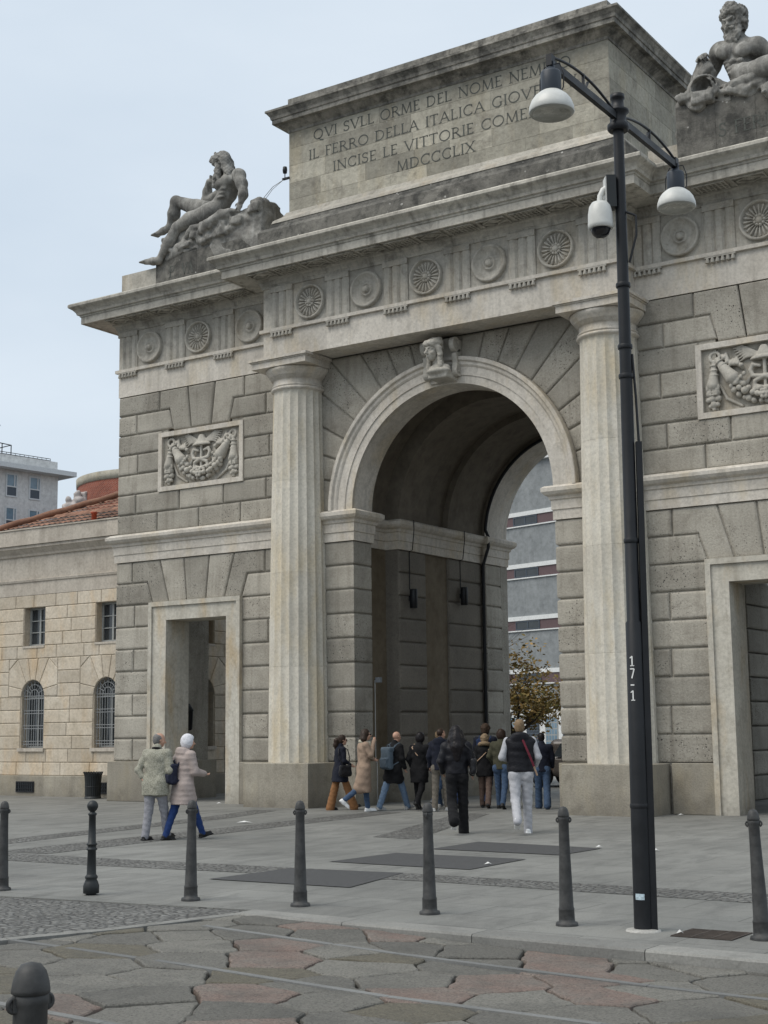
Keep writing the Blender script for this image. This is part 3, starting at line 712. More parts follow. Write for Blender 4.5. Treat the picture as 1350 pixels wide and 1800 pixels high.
        for d in range(3):
            e1, e2 = [(1, 2), (2, 0), (0, 1)][d]
            a = S; sl0 = [slice(None)]*3; sl1 = [slice(None)]*3; sl0[d] = slice(0, -1); sl1[d] = slice(1, None)
            x0 = a[tuple(sl0)]; x1 = a[tuple(sl1)]; ch = np.argwhere(x0 != x1); 
            ok = (ch[:, e1] > 0) & (ch[:, e2] > 0) & (ch[:, e1] < n[e1]-1) & (ch[:, e2] < n[e2]-1); ch = ch[ok]
            def cell(o1, o2):
                q = ch.copy(); q[:, e1] -= o1; q[:, e2] -= o2; return idx[q[:, 0], q[:, 1], q[:, 2]]
            q = np.stack([cell(1, 1), cell(0, 1), cell(0, 0), cell(1, 0)], 1)
            fl = x0[ch[:, 0], ch[:, 1], ch[:, 2]]
            q[~fl] = q[~fl][:, ::-1]; F.append(q)
        F = np.concatenate(F)
        me = bpy.data.meshes.new(name)
        if parent is not None and loc is None:
            o = Vector((0, 0, 0)); q = parent
            while q is not None: o += q.location; q = q.parent
            V = V-np.array(o)
        if loc is not None: V = V-A3(loc)
        me.vertices.add(len(V)); me.vertices.foreach_set('co', V.ravel())
        me.loops.add(F.size); me.loops.foreach_set('vertex_index', F.ravel().astype(np.int32))
        me.polygons.add(len(F)); me.polygons.foreach_set('loop_start', np.arange(0, F.size, 4, dtype=np.int32)); 
        me.polygons.foreach_set('use_smooth', np.ones(len(F), dtype=bool)); me.update(calc_edges=True); me.validate()
        me.materials.append(mat); ob = bpy.data.objects.new(name, me); COL.objects.link(ob)
        if parent is not None: ob.parent = parent
        if loc is not None: ob.location = loc
        return ob
def wob(P, f, amp, ph=0.0):
    x, y, z = P[:, 0]*f+ph, P[:, 1]*f-ph, P[:, 2]*f
    return amp*(np.sin(x+1.7*np.sin(y*.8)+.6*z)*np.sin(y*1.1+z*.7)+.6*np.sin(2.3*z+1.3*np.sin(1.9*x))*np.sin(2.1*y+x))
def head(s, c, fw, up, R_, jaw=1.0, nose=1.0, k=.02, sock=True, mouth=True, ears=True):
    """head of half-height R_ with eyes at half height, brow, nose, mouth, ears; fw and up are directions"""
    c = A3(c); f = A3(fw); f = f/np.linalg.norm(f); u = A3(up); u = u-f*(u@f); u = u/np.linalg.norm(u); r = np.cross(f, u)
    T = lambda a, b, d: c+(r*a+f*b+u*d)*R_
    rot = Matrix((Vector(r), Vector(f), Vector(u))).transposed().to_quaternion()
    s.ell(T(0, -.12, .22), A3((.64, .80, .76))*R_, k, rot); s.ell(T(0, .22, -.30), A3((.50, .50, .62))*R_, k*1.5, rot)
    s.ell(T(0, .42, -.72), A3((.26, .24, .22))*R_*jaw, k*1.5, rot)
    s.chain([T(-.46, .50, .10), T(-.22, .66, .17), T(0, .66, .12), T(.22, .66, .17), T(.46, .50, .10)], [.06*R_, .075*R_, .07*R_, .075*R_, .06*R_], k*.8)                 # brow
    for q in (-1, 1):
        s.ell(T(q*.34, .44, -.25), A3((.22, .22, .2))*R_, k*1.5, rot)                # cheek
        if sock: s.ell(T(q*.28, .76, .0), A3((.19, .20, .12))*R_, k*.6, rot, True); s.ell(T(q*.27, .56, -.01), A3((.13, .12, .085))*R_, k*.1, rot)
        if ears: s.ell(T(q*.66, -.06, -.06), A3((.07, .15, .22))*R_, k*.4, rot)
    s.cone(T(0, .66, .08), T(0, .92*nose, -.26), .075*R_, .125*R_, k*.7); s.ell(T(0, .80, -.30), A3((.16, .11, .08))*R_, k*.5, rot)
    if mouth:
        s.ell(T(0, .66, -.50), A3((.21, .10, .055))*R_, k*.3, rot); s.ell(T(0, .655, -.60), A3((.18, .10, .06))*R_, k*.3, rot)
        s.box(T(0, .76, -.55), A3((.19, .06, .012))*R_, .002, k*.15, rot, True)
    return T
def hand(s, w, d, side, R_, k=.006, curl=.5, spread=.09):
    """palm and five bent fingers: w wrist, d pointing direction, side thumb direction; R_ = palm half-length"""
    w = A3(w); d = A3(d)/np.linalg.norm(d); t = A3(side); t = t-d*(t@d); t = t/np.linalg.norm(t); n = np.cross(d, t)
    s.ell(w+d*R_, A3((.95, .82, .34))*R_*1.0, k*2, Matrix((Vector(d), Vector(t), Vector(n))).transposed().to_quaternion())
    for i, (o, l) in enumerate(((.55, .88), (.2, 1.0), (-.16, .93), (-.5, .72))):
        p0 = w+d*R_*1.7+t*o*R_; a = spread*(1.2-i*.8); q1 = curl*.7; q2 = curl*1.7
        d1 = d*cos(q1)+n*sin(q1)+t*a; d2 = d*cos(q2)+n*sin(q2)+t*a; p1 = p0+d1*R_*l*.75; p2 = p1+d2*R_*l*.75
        s.cone(w+d*R_*1.2+t*o*R_*.9, p0, .2*R_, .19*R_, k); s.cone(p0, p1, .19*R_, .17*R_, k); s.cone(p1, p2, .17*R_, .14*R_, k)
    b = w+d*R_*.5+t*R_*.7; m = b+(t*.8+d*.7+n*.3)*R_*.55; e = m+(d*.95+n*.4+t*.15)*R_*.6
    s.cone(b, m, .25*R_, .2*R_, k*2); s.cone(m, e, .2*R_, .15*R_, k)
# ------------------------------------------------------------------ left statue
st = empty('river_statue', (-7.0, .4, ZT), 'grey statue of a reclining bearded man, hand at his chin, above the left wing', 'statue', 'reclining statues on the gate')
s = SDF()
pel = (-7.17, .38, 15.13)
s.chain([(-7.22, .38, 15.12), (-6.98, .40, 15.30), (-6.80, .42, 15.56), (-6.70, .43, 15.80), (-6.66, .43, 15.97)], [.25, .225, .245, .28, .21], .07)
s.ell((-6.62, .25, 15.80), (.22, .20, .18), .1); s.ell((-6.83, .58, 15.80), (.2, .2, .18), .1)          # chest
s.ell((-6.86, .20, 15.76), (.15, .12, .13), .025); s.ell((-6.98, .48, 15.78), (.14, .15, .13), .025)
s.cone((-6.95, .32, 15.90), (-7.20, .30, 15.30), .03, .02, .05, True)
s.chain([(-6.78, .08, 15.60), (-6.95, .20, 15.60), (-7.05, .34, 15.64)], [.02, .025, .02], .03) if 0 else None
for i in range(3): s.ell((-6.74-.04*i, .17, 15.58-.10*i), (.11, .06, .04), .06)
for i, (a, b) in enumerate(((-6.93, 15.58), (-7.0, 15.46), (-7.08, 15.33))): s.ell((a, .30, b), (.085, .085, .055), .015); s.ell((a-.02, .46, b), (.085, .085, .055), .015)
s.ell((-7.15, .20, 15.08), (.26, .22, .24), .1); s.ell((-7.2, .52, 15.12), (.26, .22, .24), .1)
s.ell((-6.20, .16, 15.83), (.19, .19, .18), .1); s.chain([(-6.18, .13, 15.80), (-6.02, .05, 15.52), (-5.93, .0, 15.30)], [.165, .15, .115], .06)   # near arm
s.chain([(-5.93, .0, 15.30), (-5.91, -.03, 15.18), (-5.95, -.06, 14.99)], [.115, .125, .075], .05)
hand(s, (-5.95, -.06, 14.98), (-.35, -.15, -.85), (-.8, -.3, .1), .10, .012, .45)
s.ell((-7.02, .72, 15.92), (.17, .17, .17), .1); s.chain([(-7.08, .75, 15.90), (-7.5, .78, 15.72), (-7.86, .78, 15.70)], [.15, .14, .115], .06)   # far arm
s.chain([(-7.86, .78, 15.70), (-7.74, .72, 15.92), (-7.60, .62, 16.12)], [.115, .12, .08], .05)
hand(s, (-7.58, .62, 16.13), (.82, -.35, .05), (.2, -.2, .9), .095, .012, .8)
s.chain([(-7.30, .48, 15.18), (-7.9, .50, 15.42), (-8.58, .47, 15.74)], [.27, .22, .15], .1)                           # raised leg
s.ell((-8.62, .46, 15.74), (.155, .16, .165), .06)
s.chain([(-8.62, .46, 15.70), (-8.70, .45, 15.42), (-8.80, .43, 15.12)], [.145, .15, .085], .06); s.ell((-8.62, .47, 15.42), (.12, .13, .2), .05)
s.chain([(-8.81, .43, 15.06), (-9.03, .42, 14.99), (-9.24, .40, 14.94)], [.095, .095, .075], .05)
for i in range(5): s.cone((-9.23, .32+.045*i, 14.94), (-9.34+.012*i, .31+.047*i, 14.915), .034, .028, .012)
s.chain([(-7.30, .18, 15.02), (-7.75, .08, 14.92), (-8.15, .01, 14.80)], [.25, .215, .15], .1)                           # extended leg
s.chain([(-8.17, .0, 14.76), (-8.38, -.05, 14.42), (-8.66, -.11, 14.0)], [.145, .15, .08], .06); s.ell((-8.33, .0, 14.47), (.12, .13, .2), .05)
s.chain([(-8.67, -.11, 13.96), (-8.86, -.13, 13.97), (-9.12, -.15, 14.0)], [.10, .10, .075], .05)
for i in range(5): s.cone((-9.11, -.23+.045*i, 14.0), (-9.24+.012*i, -.24+.047*i, 13.99), .036, .028, .012)
s.cone((-6.68, .40, 16.0), (-6.80, .38, 16.26), .15, .14, .06)
T = head(s, (-6.94, .36, 16.36), (-.90, -.22, -.28), (-.24, 0, .96), .265, k=.03, mouth=False)
so_ = s.mesh('body', .021, M['statue'], st, disp=lambda P: wob(P, 9, .003))
s = SDF()       # long beard, hair and the animal-head cap
for i, (a, b, q) in enumerate(((-.2, .5, -.62), (.2, .5, -.62), (0, .62, -.7), (-.4, .25, -.45), (.4, .25, -.45))):
    p0 = T(a, b, q); p1 = p0+A3((-.02+.03*(i-2), -.03, -.20)); p2 = p1+A3((.02*(i-1), 0, -.20)); s.chain([p0, p1, p2, p2+A3((.05, .02, -.08))], [.085, .08, .06, .03], .03)
for q in (-1, 1): s.chain([T(q*.2, .78, -.42), T(q*.42, .6, -.75), T(q*.3, .55, -1.15)], [.035, .05, .02], .012)
for i in range(11):
    a = -1.4+2.8*i/10; p = T(.62*sin(a), -.35-.35*cos(a), .1); s.chain([p, p+A3((.06, -.02*sin(a), -.22)), p+A3((.22, .06*sin(a), -.42)), p+A3((.26, .1*sin(a), -.52))], [.09, .085, .07, .035], .03)
s.ell(T(0, -.05, .55), (.27, .24, .17), .03); s.chain([T(-.5, .35, .5), T(0, .75, .48), T(.5, .35, .5)], [.06, .07, .06], .02)
s.ell(T(0, .55, .85), (.16, .13, .10), .04); s.cone(T(0, .5, .86), T(0, .85, .82), .10, .08, .03); s.ell(T(0, .92, .80), (.065, .065, .05), .02)
for q in (-1, 1): s.ell(T(q*.4, .25, 1.05), (.05, .05, .075), .02); s.ell(T(q*.2, .75, 1.0), (.035, .04, .03), .01)
s.ell(T(0, -.35, .85), (.20, .16, .12), .05); s.chain([T(.3, -.5, .7), T(.5, -.7, .1), T(.4, -.9, -.6)], [.10, .10, .05], .04)
s.mesh('hair_and_beard', .018, M['statue'], so_, disp=lambda P: wob(P, 28, .013)+wob(P, 58, .005, 3))
s = SDF()       # rock seat, drapery and overturned vessel
s.box((-6.9, .55, 14.25), (2.05, .60, 1.28), .06, .08)
s.p = []
s.box((-6.15, .6, 14.2), (.82, .62, .55), .05, .1, ); s.box((-5.75, .45, 14.62), (.42, .50, .22), .08, .05)
s.box((-7.05, .62, 14.05), (1.75, .58, .62), .07, .1); s.ell((-6.7, .45, 14.66), (.85, .5, .32), .12); s.ell((-7.5, .55, 14.55), (.7, .45, .26), .12); s.ell((-7.9, .62, 14.35), (.6, .42, .42), .12)
s.box((-5.52, .40, 14.80), (.19, .42, .20), .05, .03); s.cone((-5.75, .25, 14.80), (-5.45, .25, 14.92), .12, .15, .03); s.ell((-5.50, .2, 15.0), (.11, .10, .06), .02, None, True)
s.chain([(-6.1, -.02, 14.82), (-6.6, -.06, 14.76), (-7.0, -.08, 14.62), (-7.3, -.08, 14.48)], [.08, .13, .15, .07], .05)
s.chain([(-6.6, -.02, 14.85), (-7.2, -.06, 14.66), (-7.6, -.02, 14.62), (-7.9, .0, 14.45)], [.06, .09, .10, .05], .04)
rk3 = random.Random(6)
for i in range(40): t_ = i/39; s.box((-8.65+3.1*t_, .03+rk3.uniform(-.05, .1), 14.10+.5*t_+rk3.uniform(-.15, .15)), (rk3.uniform(.10, .22), .12, rk3.uniform(.05, .12)), .02, .015, Matrix.Rotation(-.12+rk3.uniform(-.3, .3), 3, 'Y').to_quaternion())
rk = s.mesh('rock_seat', .035, M['statue'], st, disp=lambda P: wob(P, 5, .03)+wob(P, 17, .012, 2))
def pedestal(x0, x1, xs, txt, tx, tz, sz, ht, mir):
    pb = MB()
    n = 5
    for i in range(n):
        a = x0+(x1-x0)*i/n; b = x0+(x1-x0)*(i+1)/n
        rustic(pb, rect(a, b, ZT-.02, ht), front(-.03), prof=((0, -.03), (.002, -.004), (.008, 0)), rng=rg)
    pb.box(x0, x1, 0.0, 1.25, ZT-.02, ht)
    return pb
pb = pedestal(-8.86, -5.33, 0, 0, 0, 0, 0, 14.05, 0)
pbo = pb.build('pedestal', M['lichen'], st)
lt = MB(); write(lt, 'P', front(-.03), .30, -8.39, 13.46, -8.19); write(lt, 'VA', front(-.03), .30, -7.95, 13.46, -7.56); lt.build('inscription', M['letters'], pbo)
pr_ = MB(); pr_.box(-10.08, -8.86, -.02, 1.2, ZT-.02, 13.83); pr_.build('parapet', M['grey_marble'], st)
# ------------------------------------------------------------------ right statue
st2 = empty('mountain_statue', (6.95, .4, ZT), 'grey statue of a frowning bearded man in a wreath, above the right wing', 'statue', 'reclining statues on the gate')
s = SDF()
s.chain([(7.12, .36, 14.86), (7.02, .40, 15.10), (6.95, .42, 15.36), (6.96, .42, 15.56), (6.98, .40, 15.70)], [.28, .27, .29, .31, .23], .07)
for q, x, z in ((-1, 6.76, 15.50), (1, 7.14, 15.44)): s.ell((x, .13, z), (.20, .11, .15), .025)
for i in range(3): s.ell((6.93+.035*i, .12, 15.25-.13*i), (.085, .07, .058), .012); s.ell((7.08+.03*i, .13, 15.23-.13*i), (.08, .07, .058), .012)
for i in range(4): s.ell((6.78+.03*i, .20, 15.28-.085*i), (.09, .075, .035), .05)
s.cone((6.95, .02, 15.60), (7.08, -.02, 14.98), .022, .018, .03, True)
s.ell((7.08, .1, 14.98), (.2, .14, .14), .06)
s.cone((6.62, .36, 15.66), (7.36, .34, 15.54), .2, .2, .1)
s.ell((6.56, .36, 15.62), (.2, .19, .19), .1); s.ell((7.40, .33, 15.50), (.2, .19, .19), .1)
s.chain([(6.54, .38, 15.60), (6.38, .50, 15.42), (6.30, .52, 15.28)], [.165, .15, .13], .06); s.chain([(6.30, .50, 15.30), (6.24, .32, 15.42), (6.24, .16, 15.50)], [.13, .125, .09], .05)
hand(s, (6.25, .16, 15.54), (.42, -.8, -.25), (-.75, -.2, -.4), .13, .012, 1.0)
s.chain([(7.42, .34, 15.48), (7.72, .40, 15.30), (8.0, .45, 15.12)], [.165, .15, .12], .06); s.chain([(8.0, .45, 15.12), (8.2, .3, 14.95), (8.36, .18, 14.80)], [.12, .12, .08], .05)
hand(s, (8.37, .17, 14.79), (.6, -.5, -.5), (.2, .8, .4), .10, .012, .6)
s.chain([(7.22, .16, 14.86), (7.65, -.02, 14.84), (8.15, -.18, 14.92)], [.27, .23, .16], .1); s.chain([(8.17, -.18, 14.90), (8.32, -.16, 14.60), (8.42, -.14, 14.25)], [.15, .155, .09], .06)
s.chain([(7.25, .48, 14.90), (7.8, .45, 15.0), (8.4, .4, 15.12)], [.26, .22, .15], .1); s.chain([(8.42, .4, 15.08), (8.66, .36, 14.76), (8.86, .34, 14.4)], [.15, .15, .09], .06)
for x, y, z in ((8.44, -.16, 14.2), (8.88, .32, 14.35)):
    s.chain([(x, y, z), (x+.15, y-.08, z-.06), (x+.34, y-.14, z-.09)], [.1, .1, .07], .05)
    for i in range(5): s.cone((x+.33, y-.2+.045*i, z-.09), (x+.43, y-.22+.045*i, z-.11), .034, .028, .012)
s.cone((6.98, .38, 15.72), (6.96, .32, 15.98), .16, .15, .06)
T = head(s, (6.95, .26, 16.16), (-.28, -.92, -.22), (-.03, -.2, 1), .29, k=.03)
s.ell(T(0, .78, -.56), (.07, .06, .04), .01, None, True)
s.chain([T(-.42, .72, .24), T(-.1, .80, .10), T(.1, .80, .10), T(.42, .72, .24)], [.018, .028, .028, .018], .012)
so2 = s.mesh('body', .021, M['statue'], st2, disp=lambda P: wob(P, 9, .003))
s = SDF()
for i in range(15):
    a = pi*(-.58+1.16*i/14); p = T(.52*sin(a), .30+.22*cos(a), -.55-.18*cos(a)); l = .10+.10*cos(a)
    s.chain([p, p+A3((.01*(i % 3-1), -.02, -l)), p+A3((.02*(i % 2*2-1), -.02, -l*1.7))], [.062, .055, .025], .02)
for q in (-1, 1): s.chain([T(q*.05, .82, -.42), T(q*.28, .72, -.52), T(q*.4, .6, -.75)], [.03, .04, .02], .012)
for i in range(22):
    a = 2*pi*i/22; p = T(.70*sin(a), -.12+.70*cos(a)*.85, .50+.18*cos(a)); s.ell(p, (.10, .10, .085), .03); p = T(.55*sin(a+.1), -.15+.5*cos(a), .75+.16*cos(a)); s.ell(p, (.11, .11, .08), .03)
for i in range(9):
    a = 1.0+4.3*i/8; p = T(.70*sin(a), -.15+.6*cos(a), .2); s.chain([p, p+A3((.03*sin(3*i), 0, -.14)), p+A3((.04*sin(2*i), .03, -.27))], [.08, .075, .04], .03)
s.ell(T(0, -.2, .6), (.2, .2, .18), .05); s.ell(T(-.1, .25, 1.15), (.13, .12, .09), .04); s.ell(T(.15, .05, 1.22), (.10, .10, .08), .04)
s.mesh('hair_and_beard', .018, M['statue'], so2, disp=lambda P: wob(P, 26, .017)+wob(P, 55, .006, 3))
s = SDF()
s.box((7.25, .62, 14.25), (1.6, .58, .40), .08, .1); s.ell((6.4, .5, 14.75), (.5, .45, .30), .12); s.ell((7.2, .5, 14.6), (.7, .45, .2), .1); s.ell((8.2, .5, 14.6), (.7, .4, .32), .1)
s.ell((6.28, .30, 15.22), (.20, .2, .22), .05)
for (x0, y0, z0, x1, y1, z1, x2, y2, z2) in ((6.36, .08, 15.40, 6.46, .02, 15.18, 6.20, .0, 14.98), (6.30, .12, 15.42, 6.36, .04, 15.24, 6.14, .02, 15.06), (6.22, .16, 15.42, 6.12, .10, 15.05, 6.04, .08, 14.6), (6.18, .22, 15.40, 6.04, .18, 15.0, 5.96, .18, 14.55), (6.28, .1, 15.38, 6.18, .03, 15.0, 6.1, .0, 14.65), (6.42, .12, 15.34, 6.50, .10, 15.1, 6.44, .08, 14.9)): s.chain([(x0, y0, z0), (x1, y1, z1), (x2, y2, z2)], [.055, .075, .06], .018)
s.cone((6.45, .5, 14.80), (6.36, -.06, 14.72), .30, .30, .03); s.torus((6.36, -.10, 14.72), .285, .05, (-.05, -1, .05), .008); s.ell((6.36, -.14, 14.72), (.235, .26, .235), .01, None, True)
s.box((6.34, -.10, 14.52), (.24, .14, .14), .04, .03)
for i in range(7): s.ell((6.18+.055*i, -.16, 14.60+.03*sin(i*2.3)), (.06, .06, .05), .015)
rk3 = random.Random(8)
for i in range(34): s.box((5.85+.1*i, -.02+rk3.uniform(-.05, .12), 14.42+rk3.uniform(-.06, .22)), (rk3.uniform(.08, .18), .12, rk3.uniform(.05, .11)), .02, .015, Matrix.Rotation(rk3.uniform(-.6, .6), 3, 'Y').to_quaternion())
s.chain([(6.7, .0, 14.72), (7.0, -.06, 14.66), (7.4, -.06, 14.70), (7.8, -.1, 14.66)], [.06, .09, .10, .06], .04); s.chain([(6.9, -.03, 14.55), (7.2, -.08, 14.5), (7.6, -.1, 14.56)], [.06, .09, .07], .04)
s.ell((7.75, -.16, 14.28), (.17, .15, .2), .05); s.ell((7.68, -.28, 14.24), (.07, .07, .06), .02); s.ell((7.69, -.27, 14.33), (.03, .03, .03), .01)
s.mesh('rock_seat', .035, M['statue'], st2, disp=lambda P: wob(P, 5, .03)+wob(P, 17, .012, 2))
pb = MB(); n = 4
for i in range(n): rustic(pb, rect(5.70+.85*i, 5.70+.85*(i+1), ZT-.02, 14.50), front(-.03), prof=((0, -.03), (.002, -.004), (.008, 0)), rng=rg)
pb.box(5.70, 9.1, 0, 1.25, ZT-.02, 14.50)
pbo = pb.build('pedestal', M['lichen'], st2)
lt = MB(); write(lt, 'S FERMO', front(-.03), .28, 6.60, 13.63, 8.15); lt.build('inscription', M['letters'], pbo)
pr_ = MB(); pr_.box(5.0, 5.70, .1, 1.2, ZT-.02, 13.75); pr_.build('low_block', M['grey_marble'], st2); pr_ = MB(); pr_.box(9.1, 10.08, -.02, 1.2, ZT-.02, 13.83); pr_.build('parapet', M['grey_marble'], st2)
# ------------------------------------------------------------------ keystone bust with scrolls
s = SDF()
s.ell((.05, -.44, 9.60), (.30, .19, .09), .04); s.box((.05, -.28, 9.52), (.25, .24, .09), .05, .05); s.ell((.05, -.40, 9.68), (.27, .15, .10), .04)
s.cone((.05, -.36, 9.62), (.02, -.42, 9.95), .125, .115, .05)
T = head(s, (-.03, -.50, 10.10), (-.34, -.92, -.16), (.04, -.12, 1), .27, k=.012)
kb = s.mesh('keystone_bust', .013, M['bust'], gate)
s = SDF()
for i in range(13):
    a = pi*(-.62+1.24*i/12); p = T(.60*sin(a), -.05+.62*cos(a), .52); s.ell(p, (.075, .075, .07), .02)
for q in (-1, 1):
    for i in range(4): s.ell(T(q*(.25+.14*i), .62-.22*i, .48-.13*i), (.07, .06, .05), .015)
    s.chain([T(q*.66, .05, .1), T(q*.72, -.05, -.4), T(q*.66, .0, -.9), T(q*.78, .1, -1.4), T(q*.7, .2, -1.75)], [.07, .065, .06, .055, .035], .02)
    for i in range(5): s.ell(T(q*(.72+.07*(i % 2)), .02, -.2-.32*i), (.055, .055, .05), .01)
s.ell(T(0, -.2, .6), (.17, .17, .11), .04)
s.torus(T(0, -.02, .72), .16, .05, (-.1, -.35, 1), .02)
s.mesh('hair', .012, M['bust'], kb, disp=lambda P: wob(P, 48, .006))
sc = MB()
for q in (-1, 1):
    X0, X1 = sorted((q*.32-.03, q*.44-.03)); XC = (X0+X1)/2
    P = []
    for a in range(0, 500, 20): r = .05+.13*(a/500); P.append((-.20-.02+r*cos(radians(a+200)), 10.24+r*sin(radians(a+200))))
    P += [(-.24, 10.0), (-.20, 9.8)]
    for a in range(0, 420, 20): r = .10-.06*(a/420); P.append((-.14-r*cos(radians(a)), 9.62-r*sin(radians(a))))
    n = len(P); V = []
    for i, (y, z) in enumerate(P):
        a = Vector(P[max(0, i-1)]); b = Vector(P[min(n-1, i+1)]); d = (b-a).normalized(); nn = Vector((-d.y, d.x))*.03
        for x, m in ((X0, 1), (X1, 1), (X1, -1), (X0, -1)): V.append((x, y+nn.x*m, z+nn.y*m))
    sc.add(V, [(i*4+k, i*4+(k+1) % 4, i*4+4+(k+1) % 4, i*4+4+k) for i in range(n-1) for k in range(4)] + [(0, 1, 2, 3), (4*n-4, 4*n-3, 4*n-2, 4*n-1)], 0)
    for yy, zz, rr in ((-.22, 10.24, .15), (-.14, 9.62, .085)):
        sc.lathe([(rr, -.05), (rr, .05)], (XC, yy, zz), 20, 0, ax=(Vector((0, 1, 0)), Vector((0, 0, 1)), Vector((1, 0, 0)))); sc.lathe([(.035, -.075), (.035, .075)], (XC, yy, zz), 10, 0, ax=(Vector((0, 1, 0)), Vector((0, 0, 1)), Vector((1, 0, 0))))
    sc.box(X0+.015, X1-.015, -.18, .05, 9.55, 10.35)
sc.box(-.36, .30, -.12, .05, 9.42, 10.42)
sc.build('scroll_bracket', M['bust'], kb)
# ------------------------------------------------------------------ the two relief panels
def relief(X):
    fr = MB(); a, b, c, d = X-1.40, X+1.40, 7.812, 9.35; t = .12
    for x0, x1, z0, z1 in ((a, b, d-t, d), (a, b, c, c+t), (a, a+t, c+t+.001, d-t-.001), (b-t, b, c+t+.001, d-t-.001)): fr.box(x0, x1, -.035, .2, z0, z1)
    fo = fr.build('relief_panel', M['marble'], gate)
    bk = MB(); bk.box(a+t-.02, b-t+.02, .11, .159, c+t-.02, d-t+.02); bk.build('relief_ground', M['grey_marble'], fo)
    s = SDF(); Z = 8.58; y = .10; r_ = random.Random(5)
    P = lambda u, v, o=0.0: (X+u, y-o, Z+v)
    def fruit(u, v, R_, o=.03): s.ell(P(u, v, o), (R_, R_*.95, R_), .001)
    for q in (-1, 1):
        s.torus(P(q*1.02, .48, .05), .10, .035, (0, -1, .1), .005)
        s.chain([P(q*1.04, .38, .04), P(q*1.06, .10, .06), P(q*1.07, -.10, .07)], [.05, .085, .13], .01)                      # hanging horn
        for v in (.30, .20, .10): s.torus(P(q*1.05, v, .05), .07+.02*(.3-v)*5, .016, (0, 0, 1), .004)
        for i in range(6): s.ell(P(q*1.07-.12+.048*i, -.16, .10), (.03, .04, .07), .01)
        for u, v, R_ in ((-.08, -.27, .075), (.06, -.25, .085), (-.02, -.38, .08), (.10, -.38, .065), (-.11, -.40, .06), (.0, -.50, .075), (.08, -.50, .05), (-.07, -.53, .05), (0, -.59, .045)): fruit(q*1.07+u, v, R_, .07)
        for i in range(9): fruit(q*1.07+.02+.06*(i % 3)-.06, -.20-.05*(i//3), .03, .13)
        s.chain([P(q*.97, .42, .05), P(q*.82, .20, .08), P(q*.66, .0, .09)], [.055, .10, .15], .01)                              # slanting horn
        for f in (.15, .35, .55): s.torus(P(q*(.97-.31*f), .42-.42*f, .065), .075+.05*f, .016, (q*.6, 0, .8), .004)
        for i in range(5): s.ell(P(q*(.70-.07*i)+.02, -.10+.055*i-.08, .14), (.04, .04, .05), .01)
        for i in range(6):                                                                                                    # ribbons
            a = i*1.05; s.chain([P(q*(.86-.07*i), .50-.04*i+.07*sin(a*2), .03), P(q*(.82-.07*i), .44-.05*i-.05*sin(a), .07), P(q*(.76-.06*i), .42-.05*i, .02)], [.035, .05, .03], .01)
        s.chain([P(q*.30, .0, .01), P(q*.42, -.18, .02), P(q*.36, -.3, .01)], [.03, .045, .02], .02); s.chain([P(q*.95, -.1, .01), P(q*.80, -.4, .02), P(q*.5, -.58, .01)], [.03, .035, .03], .02)
        for i in range(6):                                                                                                    # wings
            s.chain([P(q*.17, .40+.012*i, .03), P(q*(.35+.02*i), .40+.045*i, .035), P(q*(.50+.03*i), .33+.055*i, .015)], [.03, .034, .016], .008)
        s.chain([P(q*.10, .17, .07), P(q*.24, .21, .07), P(q*.29, .10, .07), P(q*.24, -.02, .08), P(0, -.06, .10), P(-q*.20, -.13, .08), P(-q*.22, -.22, .07), P(0, -.28, .08)], [.035, .04, .045, .045, .045, .042, .04, .03], .012)
    s.cone(P(0, .30, .06), P(0, -.40, .06), .04, .035, .01)
    s.skirt(Z+.30, Z+.36, (.30, .13), (.26, .12), (X, y-.06), (X, y-.06), .02); s.skirt(Z+.34, Z+.58, (.20, .11), (.07, .06), (X, y-.05), (X, y-.05), .04)
    for i in range(13):
        t = -1+2*i/12; u = .64*t; v = -.44+.30*abs(t)**1.8
        for j in range(3): fruit(u+r_.uniform(-.03, .03)+(j % 2)*.05, v+(j-1)*.125+r_.uniform(-.02, .02), r_.uniform(.052, .078), .06+.07*(1-abs(j-1))+r_.uniform(0, .03))
    for i in range(6): s.ell(P(.075*cos(i*1.05), -.42+.075*sin(i*1.05), .19), (.045, .03, .045), .006)
    fruit(0, -.42, .04, .2)
    s.mesh('fruit_garland', .0145, M['bust'], fo)
for s_ in (-1, 1): relief(s_*7.29)
